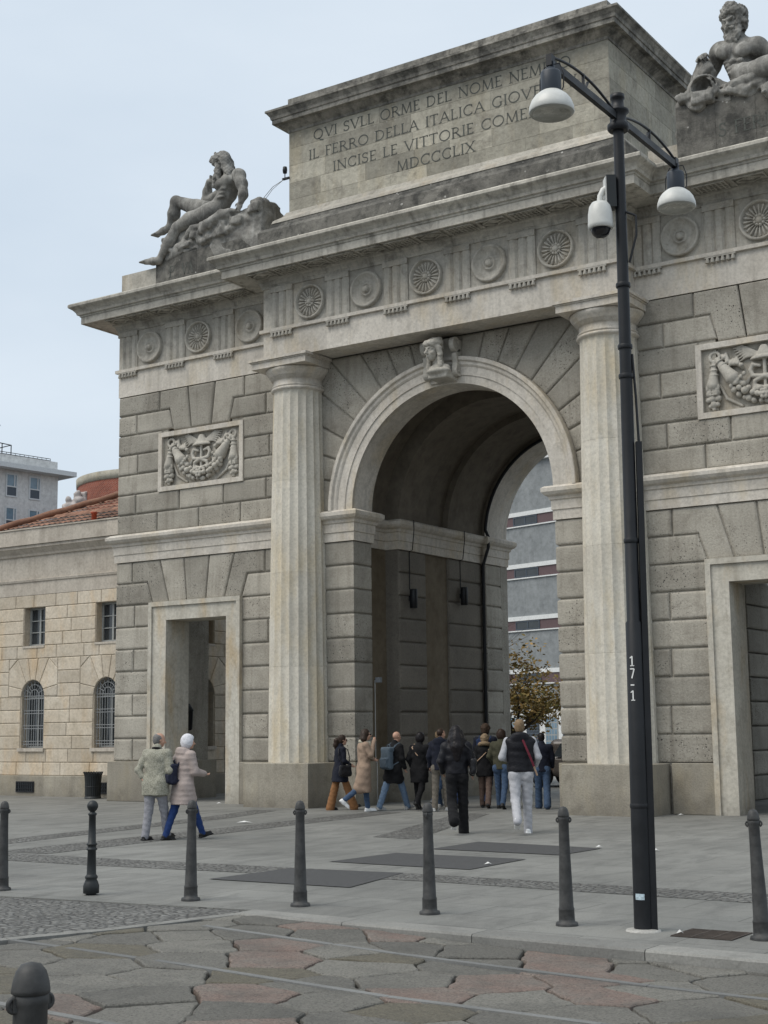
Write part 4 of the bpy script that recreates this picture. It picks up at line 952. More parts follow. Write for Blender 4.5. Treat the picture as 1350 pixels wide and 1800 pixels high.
# ================================================================== GROUND
def ground_mats():
    m, t, b = new_mat('plaza_slabs'); g = NT(t); P = g.pos()
    br = g.n('ShaderNodeTexBrick', {'Vector': g.mapn(P, (1, 1, 1), (.37, .21, 0)), 'Color1': (.93, .93, .93, 1), 'Color2': (1.05, 1.05, 1.05, 1), 'Mortar': (.45, .45, .45, 1), 'Scale': 1.0, 'Mortar Size': .006, 'Mortar Smooth': .2, 'Brick Width': 1.6, 'Row Height': .72}).outputs['Color']
    c = g.mix(g.ramp(g.noise(P, .35, 6, .6), [(.35, 0.), (.7, 1.)]), (.165, .165, .153), (.24, .238, .22))
    c = g.mix(1.0, c, br, 'MULTIPLY'); f = g.noise(P, 60, 4, .8)
    c = g.mix(1.0, c, g.ramp(f, [(.3, .78), (.7, 1.2)]), 'MULTIPLY')
    sm = g.noise(g.mapn(P, (1.4, .5, 1)), 1.7, 8, .7, .6); c = g.mix(g.math('MULTIPLY', g.ramp(sm, [(.46, 0.), (.66, 1.)]), .5), c, (.085, .085, .08))
    v = g.vor(P, 2.6); c = g.mix(g.math('MULTIPLY', g.ramp(v, [(.035, 1.), (.06, 0.)]), .35), c, (.06, .06, .055))       # old chewing gum
    t.links.new(c, b.inputs['Base Color']); t.links.new(g.ramp(sm, [(.3, .62), (.7, .8)]), b.inputs['Roughness']); b.inputs['Specular IOR Level'].default_value = .35
    t.links.new(g.bump(f, .004, .6, g.bump(br, .01, .5)), b.inputs['Normal']); M['plaza'] = m
    m, t, b = new_mat('small_cobbles'); g = NT(t); P = g.pos()
    W_ = g.mapn(P, (1, 1, 0)); v = g.vor(W_, 11.5, rand=.6); e = g.vor(W_, 11.5, 'DISTANCE_TO_EDGE', rand=.6); tn = g.vor(W_, 11.5, out='Color', rand=.6)
    c = g.mix(1.0, (.165, .163, .153), g.ramp(g.n('ShaderNodeSeparateColor', {0: tn}).outputs[0], [(0., .78), (1., 1.22)]), 'MULTIPLY')
    c = g.mix(1.0, c, g.ramp(g.noise(P, .8, 5), [(.3, .8), (.7, 1.15)]), 'MULTIPLY')
    c = g.mix(g.ramp(e, [(.02, 1.), (.09, 0.)]), c, (.075, .072, .066)); t.links.new(c, b.inputs['Base Color']); b.inputs['Roughness'].default_value = .7; b.inputs['Specular IOR Level'].default_value = .3
    t.links.new(g.bump(g.math('SUBTRACT', g.ramp(e, [(0., 0.), (.2, 1.)]), g.math('MULTIPLY', g.noise(P, 40), .3)), .03, .9), b.inputs['Normal']); M['cobble'] = m
    m, t, b = new_mat('road_slabs'); g = NT(t); P = g.pos(); tn = g.attr('tone')
    c = g.mix(g.ramp(g.math('MULTIPLY', g.math('ADD', tn, 1.0), .5), [(0., 0.), (1., 1.)]), (.15, .144, .127), (.235, .225, .197))
    pk = g.math('MULTIPLY', g.ramp(g.math('MULTIPLY', tn, .5), [(.56, 0.), (.60, 1.)]), g.ramp(g.noise(P, 3.5, 6, .7), [(.3, .35), (.6, 1.)])); c = g.mix(pk, c, (.235, .175, .147))
    c = g.mix(g.ramp(g.math('MULTIPLY', tn, -.5), [(.56, 0.), (.60, 1.)]), c, (.16, .145, .11))
    f = g.noise(P, 45, 5, .8); c = g.mix(1.0, c, g.ramp(f, [(.28, .5), (.5, 1.), (.75, 1.42)]), 'MULTIPLY')
    c = g.mix(g.math('MULTIPLY', g.ramp(g.noise(P, 1.6, 8, .7), [(.48, 0.), (.66, 1.)]), .5), c, (.09, .088, .08))
    pit = g.vor(P, 34); c = g.mix(g.math('MULTIPLY', g.ramp(pit, [(.15, 1.), (.32, 0.)]), .6), c, (.06, .057, .05))
    t.links.new(c, b.inputs['Base Color']); b.inputs['Roughness'].default_value = .72; b.inputs['Specular IOR Level'].default_value = .3
    t.links.new(g.bump(f, .02, 1.0, g.bump(g.noise(P, 9, 6, .65), .03, 1.0)), b.inputs['Normal']); M['road'] = m
    M['asphalt'] = plain('patch_asphalt', (.06, .06, .06), .8, var=.35, scale=25, bump=.004, world=True)
    M['soil'] = plain('joint_soil', (.018, .017, .014), .95, var=.5, scale=6, bump=.01, world=True)
    M['kerb'] = stone('kerb_granite', (.20, .198, .185), (.265, .26, .24), stain=(.10, .098, .09), stain_amt=.5, streak=0, tone=.15, grain=50, bump=.006)
    M['rail_strip'] = stone('strip_granite', (.145, .147, .143), (.205, .207, .20), stain=(.12, .12, .115), stain_amt=.4, streak=0, tone=.12, grain=60, bump=.004)
ground_mats()
gr = MB(); gr.add([(-900, -900, -.20), (900, -900, -.20), (900, 900, -.20), (-900, 900, -.20)], [(0, 1, 2, 3)]); tag(gr.build('ground', M['soil']), kind='structure')
def slab(name, pts, z, mat, th=.25):
    m = MB(); n = len(pts); m.add([(x, y, z) for x, y in pts] + [(x, y, z-th) for x, y in pts], [tuple(range(n))] + [(i, n+i, n+(i+1) % n, (i+1) % n) for i in range(n)])
    return tag(m.build(name, mat), kind='structure')
def kerb_y(x): return -15.98-.062*(x-7.35) if x > 7.35 else -15.98-.108*(7.35-x)
slab('plaza', [(-90, kerb_y(-90)), (4.0, kerb_y(4)), (7.35, kerb_y(7.35)), (60, kerb_y(60)), (60, 120), (-90, 120)], 0, M['plaza'], .199)
def sheet(name, pts, z, mat):
    m = MB(); m.add([(x, y, z) for x, y in pts], [tuple(range(len(pts)))]); return tag(m.build(name, mat), kind='structure')
sheet('cobble_band', [(-6, -13.35), (2.4, -13.30), (7.4, -13.0), (14, -13.42), (30, -14.3), (30, -13.6), (14, -12.62), (7.1, -12.32), (2.4, -12.45), (-6, -12.4)], .004, M['cobble'])
sheet('cobble_band', [(-.45, -12.3), (.55, -12.3), (.15, -7.2), (-.35, -1.6), (-1.05, -1.6), (-.75, -7.2)], .004, M['cobble'])
sheet('cobble_band', [(-2.0, -12.3), (-1.3, -12.3), (-2.6, -4.2), (-3.3, -2.0), (-3.9, -2.0), (-3.1, -5.0)], .004, M['cobble'])
sheet('cobble_band', [(3.0, -7.6), (3.9, -7.7), (1.6, -1.3), (.9, -1.3)], .004, M['cobble'])
for pts in ([(5.0, -13.97), (7.0, -13.95), (6.65, -12.32), (5.05, -12.5)], [(4.95, -11.5), (7.15, -11.62), (7.1, -10.06), (5.02, -9.99)], [(5.1, -9.2), (7.22, -9.3), (7.25, -8.06), (5.05, -7.75)]):
    sheet('asphalt_patch', pts, .008, M['asphalt'])
cb = lambda y: 7.35+.36*(min(y, -16.0)+16.0)*.8          # edge between the cobbled crossing and the road slabs
slab('cobbled_crossing', [(-60, kerb_y(-60)-.01), (4.0, kerb_y(4)-.01), (7.33, kerb_y(7.35)-.01), (7.0, -17.6), (6.65, -18.5), (5.6, -21.0), (-60, -24)], -.012, M['cobble'], .18)
# kerb stones
kb_ = MB(); x = 7.3; rk_ = random.Random(3)
while x < 34:
    l = rk_.uniform(1.1, 1.9); a, b = x+.004, x+l-.004; y0, y1 = kerb_y(a), kerb_y(b)
    P = [(a, y0-.30, -.19), (b, y1-.30, -.19), (b, y1+.0, -.19), (a, y0+.0, -.19)]
    T_ = [(a, y0-.285, .006), (b, y1-.285, .006), (b, y1-.004, .006), (a, y0-.004, .006)]; F_ = [(a, y0-.30, -.012), (b, y1-.30, -.012)]
    kb_.add(P + T_ + F_, [(0, 1, 9, 8), (8, 9, 5, 4), (4, 5, 6, 7), (1, 2, 6, 5, 9), (3, 0, 8, 4, 7), (2, 3, 7, 6)], rk_.uniform(-1, 1)); x += l
tag(kb_.build('kerb', M['kerb']), kind='structure')
# granite edge that bounds the cobbles
ed = MB()
for (x0, y0), (x1, y1) in (((7.36, -16.0), (7.0, -17.6)), ((7.0, -17.61), (6.65, -18.5)), ((6.65, -18.51), (5.6, -21.0))):
    d = (Vector((x1, y1))-Vector((x0, y0))).normalized(); n = Vector((-d.y, d.x))*.07
    ed.obox(((x0+x1)/2, (y0+y1)/2, -.09), ((x1-x0)/2, (y1-y0)/2, 0), (n.x, n.y, 0), (0, 0, .085))
tag(ed.build('cobble_edging', M['kerb']), kind='structure')
# irregular road slabs: Voronoi cells cut by half-planes
def road_z(x, y): return -.004-.075*max(0, min(1, (x-7.6)/3.2))
rr = random.Random(21)
pts = []; 
for j in range(-2, 23):
    for i in range(0, 30):
        a = 5.2+i*.74+(j % 2)*.37+rr.uniform(-.27, .27); b = -15.9-j*.54+rr.uniform(-.17, .17); pts.append((a, b))
def clip(poly, px, py, nx, ny):
    o = []
    for i in range(len(poly)):
        a = poly[i]; b = poly[(i+1) % len(poly)]; da = (a[0]-px)*nx+(a[1]-py)*ny; db = (b[0]-px)*nx+(b[1]-py)*ny
        if da <= 0: o.append(a)
        if (da < 0 < db) or (db < 0 < da): t = da/(da-db); o.append((a[0]+(b[0]-a[0])*t, a[1]+(b[1]-a[1])*t))
    return o
rd = MB()
for (a, b) in pts:
    poly = [(a-1.6, b-1.6), (a+1.6, b-1.6), (a+1.6, b+1.6), (a-1.6, b+1.6)]
    for (c, d) in pts:
        if (c, d) != (a, b) and abs(c-a) < 2.6 and abs(d-b) < 2.6: poly = clip(poly, (a+c)/2, (b+d)/2, c-a, d-b)
        if not poly: break
    if poly: poly = clip(poly, 7.35, kerb_y(7.35)-.305, .062, 1)
    for (x0, y0), (x1, y1) in (((7.44, -16.0), (7.08, -17.6)), ((7.08, -17.6), (6.73, -18.5)), ((6.73, -18.5), (5.68, -21.0))):
        if poly and b < y0+.9 and b > y1-.9: poly = clip(poly, x0, y0, -(y0-y1), (x0-x1)) if True else poly
    if len(poly) < 3: continue
    q = []
    for i in range(len(poly)):
        p = Vector(poly[i]); r = Vector(poly[(i+1) % len(poly)])
        if (r-p).length < .05: q.append(tuple(p)); continue
        n = max(1, int((r-p).length/.09)); nn = Vector((-(r-p).y, (r-p).x)).normalized()
        for k in range(n): v = p.lerp(r, k/n)+(nn*rr.uniform(-.015, .015) if k else nn*0); q.append((v.x, v.y))
    cx_ = sum(p[0] for p in q)/len(q); cy_ = sum(p[1] for p in q)/len(q); tx, ty, dz = rr.uniform(-.010, .010), rr.uniform(-.010, .010), rr.uniform(-.008, .006)
    u = rr.random(); tone = rr.uniform(1.25, 1.6) if (u < .40 and cy_ > -18.4) or u < .16 else rr.uniform(-1.5, -1.2) if u > .86 and cy_ < -17.5 else rr.uniform(-1, 1)
    rings = []; gp = rr.uniform(.004, .012)
    for s_, zz in ((gp, -.14), (gp, -.03), (gp+.004, -.008), (gp+.014, 0)):
        R_ = []
        for x, y in q:
            dx, dy = x-cx_, y-cy_; L_ = hypot(dx, dy); f = max(.2, 1-s_/L_*1.25); X_, Y_ = cx_+dx*f, cy_+dy*f
            R_.append((X_, Y_, road_z(X_, Y_)+zz+dz+tx*dx+ty*dy))
        rings.append(R_)
    n = len(q); rd.add([p for r in rings for p in r], [(k*n+i, k*n+(i+1) % n, (k+1)*n+(i+1) % n, (k+1)*n+i) for k in range(3) for i in range(n)] + [tuple(3*n+i for i in range(n))], tone)
tag(rd.build('road', M['road']), kind='structure')
rs = MB()
for (x0, y0, x1, y1) in ((6.75, -18.55, 26, -19.75), (6.0, -20.40, 26, -20.95), (7.6, -17.08, 26, -18.95)):
    x = x0
    while x < x1:
        l = rr.uniform(1.6, 2.6); a, b = x, min(x1, x+l-.006); ya = y0+(y1-y0)*(a-x0)/(x1-x0); yb = y0+(y1-y0)*(b-x0)/(x1-x0)
        za, zb = road_z(a, ya)+.006, road_z(b, yb)+.006; w = .034
        rs.add([(a, ya-w, za), (b, yb-w, zb), (b, yb+w, zb), (a, ya+w, za), (a, ya-w, -.18), (b, yb-w, -.18), (b, yb+w, -.18), (a, ya+w, -.18)], [(0, 1, 2, 3), (4, 5, 1, 0), (6, 7, 3, 2), (5, 6, 2, 1), (7, 4, 0, 3)], rr.uniform(-1, 1)); x += l
tag(rs.build('granite_track_strips', M['rail_strip']), kind='structure')
# ================================================================== CUSTOMS HOUSE on the left
M['house'] = stone('house_stone', (.49, .42, .325), (.60, .535, .44), stain=(.30, .255, .185), stain_amt=.5, streak=.25, tone=.12, grain=14, bump=.008, warm=(.54, .40, .25), warm_amt=.75)
M['house_plain'] = stone('house_plain_stone', (.46, .41, .345), (.54, .49, .42), stain=(.27, .235, .195), stain_amt=.5, streak=.55, tone=.10, grain=14, bump=.006)
M['tile'] = stone('roof_tiles', (.20, .105, .07), (.28, .155, .105), stain=(.07, .055, .045), stain_amt=.7, streak=0, tone=.45, grain=12, bump=.01)
M['glass'] = glass_mat('window_glass', (.02, .024, .027), .06)
M['glass_blue'] = glass_mat('bluish_glass', (.10, .15, .19), .05)
M['frame_grey'] = plain('grey_window_paint', (.30, .31, .30), .5)
M['frame_white'] = plain('white_window_paint', (.55, .56, .55), .45)
M['grille'] = plain('grey_iron_grille', (.25, .26, .265), .5)
hs = empty('customs_house', (-14, 4, 0), 'low cream stone house with barred arched windows and tiled roof, left of the gate', 'house')
HY, HX = 1.3, -10.32
wl = MB(); rh = random.Random(5); h = .361; prf = ((.004, -.03), (.006, -.016), (.016, -.004), (.024, 0))
lev = [.56+h*i for i in range(15)]
def house_face(fr, u0, u1, wins, squares, fix=()):
    """coursed facing with arched windows (centres wins) and square windows above"""
    for k in range(14):
        z0, z1 = lev[k], lev[k+1]; cuts = []
        for c in wins:
            if z1 <= 2.80 and z0 > 1.2: cuts.append((c-.47, c+.47))
            elif 2.6 < z0 < 3.7: cuts.append((c-.98, c+.98))
        for c in squares:
            if 4.1 < z0 < 5.2: cuts.append((c-.43, c+.43))
        cuts.sort(); x = u0
        for a, b in cuts + [(u1, u1)]:
            if a > x+.02:
                n = max(1, int(round((a-x)/rh.uniform(.75, 1.15)))); js = [x+(a-x)*(i+(rh.uniform(-.2, .2) if 0 < i < n else 0))/n for i in range(n+1)]
                for p, q in zip(js, js[1:]): rustic(wl, rect(p, q, z0, z1), fr, prof=prf, rng=rh)
            x = b
    za, zb = lev[6]-.0, lev[9]
    for c in wins:
        zc = 2.75; rect(0, 0, 0, 0)
        if True: rustic(wl, rect(c-.98, c-.47, lev[6], zc) if zc-lev[6] > .05 else rect(c-.98, c-.47, lev[6]-.001, lev[6]+.03), fr, prof=prf, rng=rh); rustic(wl, rect(c+.47, c+.98, lev[6], zc) if zc-lev[6] > .05 else rect(c+.47, c+.98, lev[6]-.001, lev[6]+.03), fr, prof=prf, rng=rh)
        ou = [(.98, zc), (.98, 3.06), (.62, zb), (.20, zb), (-.20, zb), (-.62, zb), (-.98, 3.06), (-.98, zc)]
        an = [0, 26, 54, 78, 102, 126, 154, 180]
        for i in range(7):
            a0, a1 = radians(an[i]), radians(an[i+1])
            P = [(c+.455*cos(a1+(a0-a1)*t), zc+.455*sin(a1+(a0-a1)*t)) for t in (0, .5, 1)]
            o = [(c+ou[i][0], ou[i][1])]
            if i in (1,): o.append((c+.98, zb-.30))
            if i in (5,): pass
            o.append((c+ou[i+1][0], ou[i+1][1]))
            if i == 5: o.insert(1, (c-.98, zb-.30))
            rustic(wl, P + o, fr, prof=prf, rng=rh)
        for q in (-1, 1): rustic(wl, [(c+q*.98, zb-.30), (c+q*.98, zb), (c+q*.62, zb)], fr, prof=prf, rng=rh)
frF = front(HY)
wF = [-20.24, -17.4, -14.56, -11.72]; house_face(frF, -24, HX, wF, wF)
frR = lambda u, v, w: (HX+w, u, v)
wR = [3.72, 6.7, 9.7]; house_face(frR, HY, 12.5, wR, wR)
# wall behind the facing, left open at the windows
def wall_band(x0, x1, z0, z1): wl.box(x0, x1, HY+.03, HY+.40, z0, z1)
def wall_bandR(y0, y1, z0, z1): wl.box(HX-.40, HX-.03, y0, y1, z0, z1)
for fn, ws, lo, hi in ((wall_band, wF, -24, HX-.02), (wall_bandR, wR, HY+.41, 12.5)):
    fn(lo, hi, .5, 1.30); x = lo
    for c in ws: fn(x, c-.45, 1.30, 4.17); x = c+.45
    fn(x, hi, 1.30, 4.17); x = lo
    for c in ws: fn(c-.45, c+.45, 3.22, 4.17)
    for c in ws: fn(x, c-.42, 4.17, 5.27); x = c+.42
    fn(x, hi, 4.17, 5.27); fn(lo, hi, 5.27, 7.0)
wl.build('wall', M['house'], hs)
pb = MB(); HP = [(-24, HY), (HX, HY), (HX, 12.5)]
pb.sweep([(-.3, -.1), (.05, -.1), (.05, .545), (.035, .56), (-.3, .56)], HP, seg=1.9, amt=1, rng=rh); pb.build('plinth', M['plinth'], hs)
cb_ = MB(); cb_.sweep([(-.3, 5.615), (0, 5.616), (0, 5.98), (.03, 6.0), (.045, 6.06), (.0, 6.075), (0, 6.72), (.05, 6.74), (.07, 6.80), (.18, 6.92), (.22, 6.95), (.22, 7.03), (-.3, 7.03)], HP, seg=2.4, amt=1, rng=rh); cbo = cb_.build('cornice', M['house_plain'], hs)
pa = MB(); pa.sweep([(-.3, 7.03), (.27, 7.035), (.27, 7.47), (.30, 7.475), (.30, 7.51), (-.3, 7.515)], HP, seg=1.3, amt=1, rng=rh); pa.build('parapet', M['house_plain'], hs)
# tiled hip roof
tl = MB(); s_ = .45; y0, z0 = 1.62, 7.44
du, dv = .055, .11
def roof_pt(u, v): # u along X, v up the slope (distance in Y)
    wv = abs(sin(pi*u/.22)); st = (v/.33) % 1.0
    return (u, y0+v, z0+s_*v+.045*wv+.035*(1-st))
NU = int((HX+.1+17.9)/du)
for j in range(int(7.0/dv)):
    v0, v1 = j*dv, (j+1)*dv
    row = int(v0/.33+1e-6)
    for i in range(NU):
        u0 = -17.9+i*du; u1 = u0+du
        if u0 < -17.9+v0*1.02: continue
        tn_ = math.sin(int(u0/.22)*12.9898+row*78.233)*43758.5453; tn_ = (tn_-math.floor(tn_))*2-1
        tl.add([roof_pt(u0, v0), roof_pt(u1, v0), roof_pt(u1, v1-1e-4), roof_pt(u0, v1-1e-4)], [(0, 1, 2, 3)], tn_)
rfo = tl.build('roof', M['tile'], hs)
hp = MB(); hp.tube([(-17.95+1.02*v, y0+v-.05, z0+s_*v+.08+.03*((k % 2))) for k, v in enumerate([i*.35 for i in range(20)])], .10, 8); hp.build('hip_tiles', M['tile'], rfo)
hb = MB(); hb.add([(-24, 1.7, 7.2), (HX-.1, 1.7, 7.2), (HX-.1, 8.4, 9.9), (-10.8-.0, 8.4, 9.9), (-17.9, 1.7, 7.2), (-11, 8.4, 9.9), (-24, 12, 7.2), (HX-.1, 12, 7.2)], [(4, 1, 2, 5), (0, 4, 5, 6), (1, 7, 2), (6, 5, 2, 7)]); hb.build('roof_deck', M['soil'], rfo)
M['red_pipe'] = plain('red_flue_pipe', (.33, .065, .03), .6, var=.25)
cp0 = MB(); cp0.lathe([(.075, 7.4), (.075, 7.92), (.10, 7.93), (.10, 7.97), (0, 7.98)], (-13.13, 2.15, 0), 14); tag(cp0.build('flue_pipe', M['red_pipe'], hs), 'rust red flue pipe standing behind the parapet')
def quad_frame(mb, u0, u1, v0, v1, t, fr, w0, w1):
    def bx(a, b, c, d):
        V = [fr(u, v, w) for w in (w0, w1) for u, v in ((a, c), (b, c), (b, d), (a, d))]; mb.add(V, [(3, 2, 1, 0), (4, 5, 6, 7), (0, 1, 5, 4), (1, 2, 6, 5), (2, 3, 7, 6), (3, 0, 4, 7)])
    bx(u0, u1, v0, v0+t); bx(u0, u1, v1-t, v1); bx(u0, u0+t, v0+t+.0005, v1-t-.0005); bx(u1-t, u1, v0+t+.0005, v1-t-.0005); return bx
def pane(name, mat, par, fr, pts, w):
    m = MB(); m.add([fr(u, v, w) for u, v in pts], [tuple(range(len(pts)))]); return m.build(name, mat, par)
def square_window(c, fr, par):
    f = MB(); bx = quad_frame(f, c-.42, c+.42, 4.17, 5.27, .06, fr, -.30, -.24)
    bx(c-.03, c+.03, 4.23, 5.21)
    for z in (4.56, 4.89): bx(c-.36, c-.031, z-.012, z+.012); bx(c+.031, c+.36, z-.012, z+.012)
    o = f.build('window', M['frame_grey'], par); pane('pane', M['glass'], o, fr, rect(c-.4, c+.4, 4.19, 5.25), -.28)
    s = MB(); quad = [fr(u, v, w) for w in (-.35, .02) for u, v in rect(c-.44, c+.44, 4.11, 4.168)]; s.add(quad, [(3, 2, 1, 0), (4, 5, 6, 7), (0, 1, 5, 4), (1, 2, 6, 5), (2, 3, 7, 6), (3, 0, 4, 7)]); s.build('sill', M['house_plain'], o)
def arch_pts(c, r, z0, zc, n=20): return [(c-r, z0), (c+r, z0)] + [(c+r*cos(pi*i/n), zc+r*sin(pi*i/n)) for i in range(n+1)]
def arched_window(c, fr, par, grille, bright=False):
    zc = 2.75; f = MB(); r = .45
    for (r0, r1, w0, w1) in ((r-.055, r+.005, -.30, -.24),):
        A = [pi*i/20 for i in range(21)]; V = [fr(c+q*cos(a), zc+q*sin(a), w) for w in (w0, w1) for q in (r0, r1) for a in A]
        f.add(V, [(42+i, 63+i, 64+i, 43+i) for i in range(20)] + [(i+1, 42+i+1, 42+i, i) if False else (i, 42+i, 43+i, i+1) for i in range(20)])
    bx = quad_frame(f, c-r, c+r, 1.32, zc, .055, fr, -.30, -.24); bx(c-.025, c+.025, 1.38, zc-.06)
    o = f.build('window', M['frame_white' if bright else 'frame_grey'], par); pane('pane', M['glass_blue' if bright else 'glass'], o, fr, arch_pts(c, r-.01, 1.33, zc), -.28)
    s = MB(); s.add([fr(u, v, w) for w in (-.35, .05) for u, v in rect(c-.52, c+.52, 1.22, 1.315)], [(3, 2, 1, 0), (4, 5, 6, 7), (0, 1, 5, 4), (1, 2, 6, 5), (2, 3, 7, 6), (3, 0, 4, 7)]); s.build('sill', M['house_plain'], o)
    # rounded stone reveal closing the corners of the opening
    rv = MB(); n = 20; A = [pi*i/n for i in range(n+1)]
    V = [fr(c+.455*cos(a), zc+.455*sin(a), w) for w in (-.015, -.40) for a in A]; rv.add(V, [(i, i+1, n+2+i, n+1+i) for i in range(n)])
    V = [fr(c+.455*cos(a), zc+.455*sin(a), -.03) for a in A] + [fr(c+(.47 if abs(cos(a)) > .7 else .47*abs(cos(a))/.7)*(1 if cos(a) > 0 else -1), zc+(.48 if abs(cos(a)) < .7 else .48*abs(sin(a))/.7), -.03) for a in A]
    rv.add(V, [(i, i+1, n+2+i, n+1+i) for i in range(n)]); rv.build('reveal', M['house_plain'], o)
    if grille:
        gb = MB(); zt = zc
        for i in range(9):
            u = c-.38+.76*i/8; gb.tube([fr(u, 1.34, -.09), fr(u, zt+sqrt(max(0, .44**2-(u-c)**2)) - (.0 if abs(u-c) > .2 else .25), -.09)], .010, 5)
        for z in (1.42, 1.50, 1.85, 1.93, 2.27, 2.35, 2.68, 2.76): gb.tube([fr(c-.45, z, -.09), fr(c+.45, z, -.09)], .010, 5)
        for rr_ in (.16, .30, .42): gb.tube([fr(c+rr_*cos(pi*i/14), 2.78+rr_*sin(pi*i/14), -.09) for i in range(15)], .010, 5)
        for i in range(1, 8): a = pi*i/8; gb.tube([fr(c+.16*cos(a), 2.78+.16*sin(a), -.09), fr(c+.44*cos(a), 2.78+.44*sin(a), -.09)], .009, 5)
        gb.build('grille', M['grille'], o)
for c in wF[1:]: square_window(c, frF, hs); arched_window(c, frF, hs, True)
for c in wR[:2]: square_window(c, frR, hs); arched_window(c, frR, hs, False, True)
for c in (-14.7, -11.55):
    v = MB(); bx = quad_frame(v, c-.36, c+.36, .10, .40, .03, frF, .02, .075)
    for i in range(9): u = c-.30+.6*i/8; bx(u-.008, u+.008, .13, .37)
    for z in (.2, .3): bx(c-.33, c+.33, z-.008, z+.008)
    vo = v.build('cellar_grate', M['iron'], hs); pane('vent_shade_pane', M['glass'], vo, frF, rect(c-.34, c+.34, .11, .39), .056)  # dark glass laid on the solid plinth stands for shade behind the bars
# ================================================================== BUILDINGS FARTHER OFF
CAMP = Vector((16.2863, -27.1937, 1.705))
M['apt'] = stone('apartment_render', (.56, .56, .55), (.66, .66, .645), stain=(.40, .40, .40), stain_amt=.4, streak=.3, tone=0, grain=3, bump=.02)
M['apt_white'] = plain('pale_trim', (.55, .57, .58), .6, world=True); M['slate'] = plain('dark_flue_cladding', (.06, .075, .095), .5, world=True)
def vert_frame(P0, d):      # facade frame: u along d, w toward the viewer's side
    n = Vector((d[1], -d[0])); n = n if n.dot(Vector((CAMP.x-P0[0], CAMP.y-P0[1]))) > 0 else -n
    return lambda u, v, w: (P0[0]+d[0]*u+n.x*w, P0[1]+d[1]*u+n.y*w, v)
def fbox(mb, fr, u0, u1, v0, v1, w0, w1, tone=0.0):
    mb.add([fr(u, v, w) for w in (w0, w1) for u, v in ((u0, v0), (u1, v0), (u1, v1), (u0, v1))], [(3, 2, 1, 0), (4, 5, 6, 7), (0, 1, 5, 4), (1, 2, 6, 5), (2, 3, 7, 6), (3, 0, 4, 7)], tone)
k = 2.0; P0 = (CAMP.x+k*(-35.0137-CAMP.x), CAMP.y+k*(21.5013-CAMP.y)); dz = lambda z: 1.705+k*(z-1.705)
ap = empty('apartment_block', (P0[0], P0[1], 0), 'pale grey apartment block with flat roof terrace far behind the customs house', 'building')
fr = vert_frame(P0, (cos(radians(82)), sin(radians(82))))
a = MB(); fbox(a, fr, -34, 0, 0, dz(14.3), -16, 0); apw = a.build('wall', M['apt'], ap)
a = MB(); fbox(a, fr, -36, 1.25, dz(14.05), dz(14.28), -17, 1.3); a.build('eaves_slab', M['apt_white'], ap)
a = MB(); fbox(a, fr, -34, -.05, dz(14.29), dz(14.78), -15.9, -.05); a.build('roof_parapet', M['apt'], ap)
for r in range(5):
    z1 = 13.9-1.6*r
    for (u0, u1) in ((-2.95, -2.3), (-1.66, -1.0), (-4.9, -4.25), (-6.8, -6.15)):
        a = MB(); U0, U1, V0, V1 = u0*k, u1*k, dz(z1-1.13), dz(z1); bx = quad_frame(a, U0, U1, V0, V1, .14, fr, -.05, .07)
        bx(U0+.14, U1-.14, V0+(V1-V0)*.42, V0+(V1-V0)*.47); bx(U1-.40, U1-.28, V0+(V1-V0)*.47+.001, V1-.141)
        o = a.build('window', M['apt_white'], apw); pane('pane', M['glass_blue'], o, fr, rect(U0+.1, U1-.1, V0+(V1-V0)*.45, V1-.1), .02); pane('pane', M['slate'], o, fr, rect(U0+.1, U1-.1, V0+.1, V0+(V1-V0)*.45), .021)
a = MB()
fp = lambda u, v, w: fr(u*k, dz(v), w)
for z in (14.86, 14.95): a.tube([fp(-6, z, -.6), fp(-.25, z, -.6)], .035, 5)
for i in range(24): u = -6+.25*i; a.tube([fp(u, 14.78, -.6), fp(u, 14.95, -.6)], .03, 4)
for (u, w) in ((-2.5, -.6), (-2.5, -2.6), (-3.0, -.6)): a.tube([fp(u, 14.78, w), fp(u, 15.32, w)], .05, 5)
a.tube([fp(-2.5, 15.32, -2.6), fp(-2.5, 15.32, -.6), fp(-3.3, 15.36, -.6)], .05, 5)
a.build('terrace_railing', M['iron'], ap)
a = MB(); fbox(a, fr, -5.2*k+3.4, -3.13*k, dz(14.3), dz(16.2), -6, -1.2); fbox(a, fr, -5.2*k+3.2, -3.05*k+.1, dz(16.2), dz(16.27), -6.2, -1.0); a.build('flue_tower', M['slate'], ap)
# round brick drum with stone figures
def far(p, k): return Vector((CAMP.x+k*(p[0]-CAMP.x), CAMP.y+k*(p[1]-CAMP.y), 1.705+k*(p[2]-1.705)))
m, t, b = new_mat('red_brick'); g = NT(t)
br = g.n('ShaderNodeTexBrick', {'Vector': g.mapn(g.pos(), (1, 1, 1), (0, 0, 0), (pi/2, 0, .5)), 'Color1': (.30, .085, .05, 1), 'Color2': (.22, .06, .038, 1), 'Mortar': (.30, .19, .15, 1), 'Scale': 1.0, 'Brick Width': .5, 'Row Height': .16, 'Mortar Size': .015}).outputs['Color']
t.links.new(g.mix(1.0, br, g.ramp(g.noise(g.pos(), .7, 5), [(.3, .8), (.7, 1.15)]), 'MULTIPLY'), b.inputs['Base Color']); b.inputs['Roughness'].default_value = .9; M['brick'] = m
kd = 1.75; L0 = far((-37.9, 25.5, 14.86), kd); R0 = Vector((.832, .554, 0))
dc = L0+R0*8.2; dr = empty('brick_drum', (dc.x, dc.y, 0), 'round red brick building with a grey concrete rim behind the tiled roof', 'building')
zt = far((-37.9, 25.5, 14.86), kd).z; a = MB(); a.lathe([(7.9, 0), (7.9, zt-1.3)], (dc.x, dc.y, 0), 72); a.build('wall', M['brick'], dr)
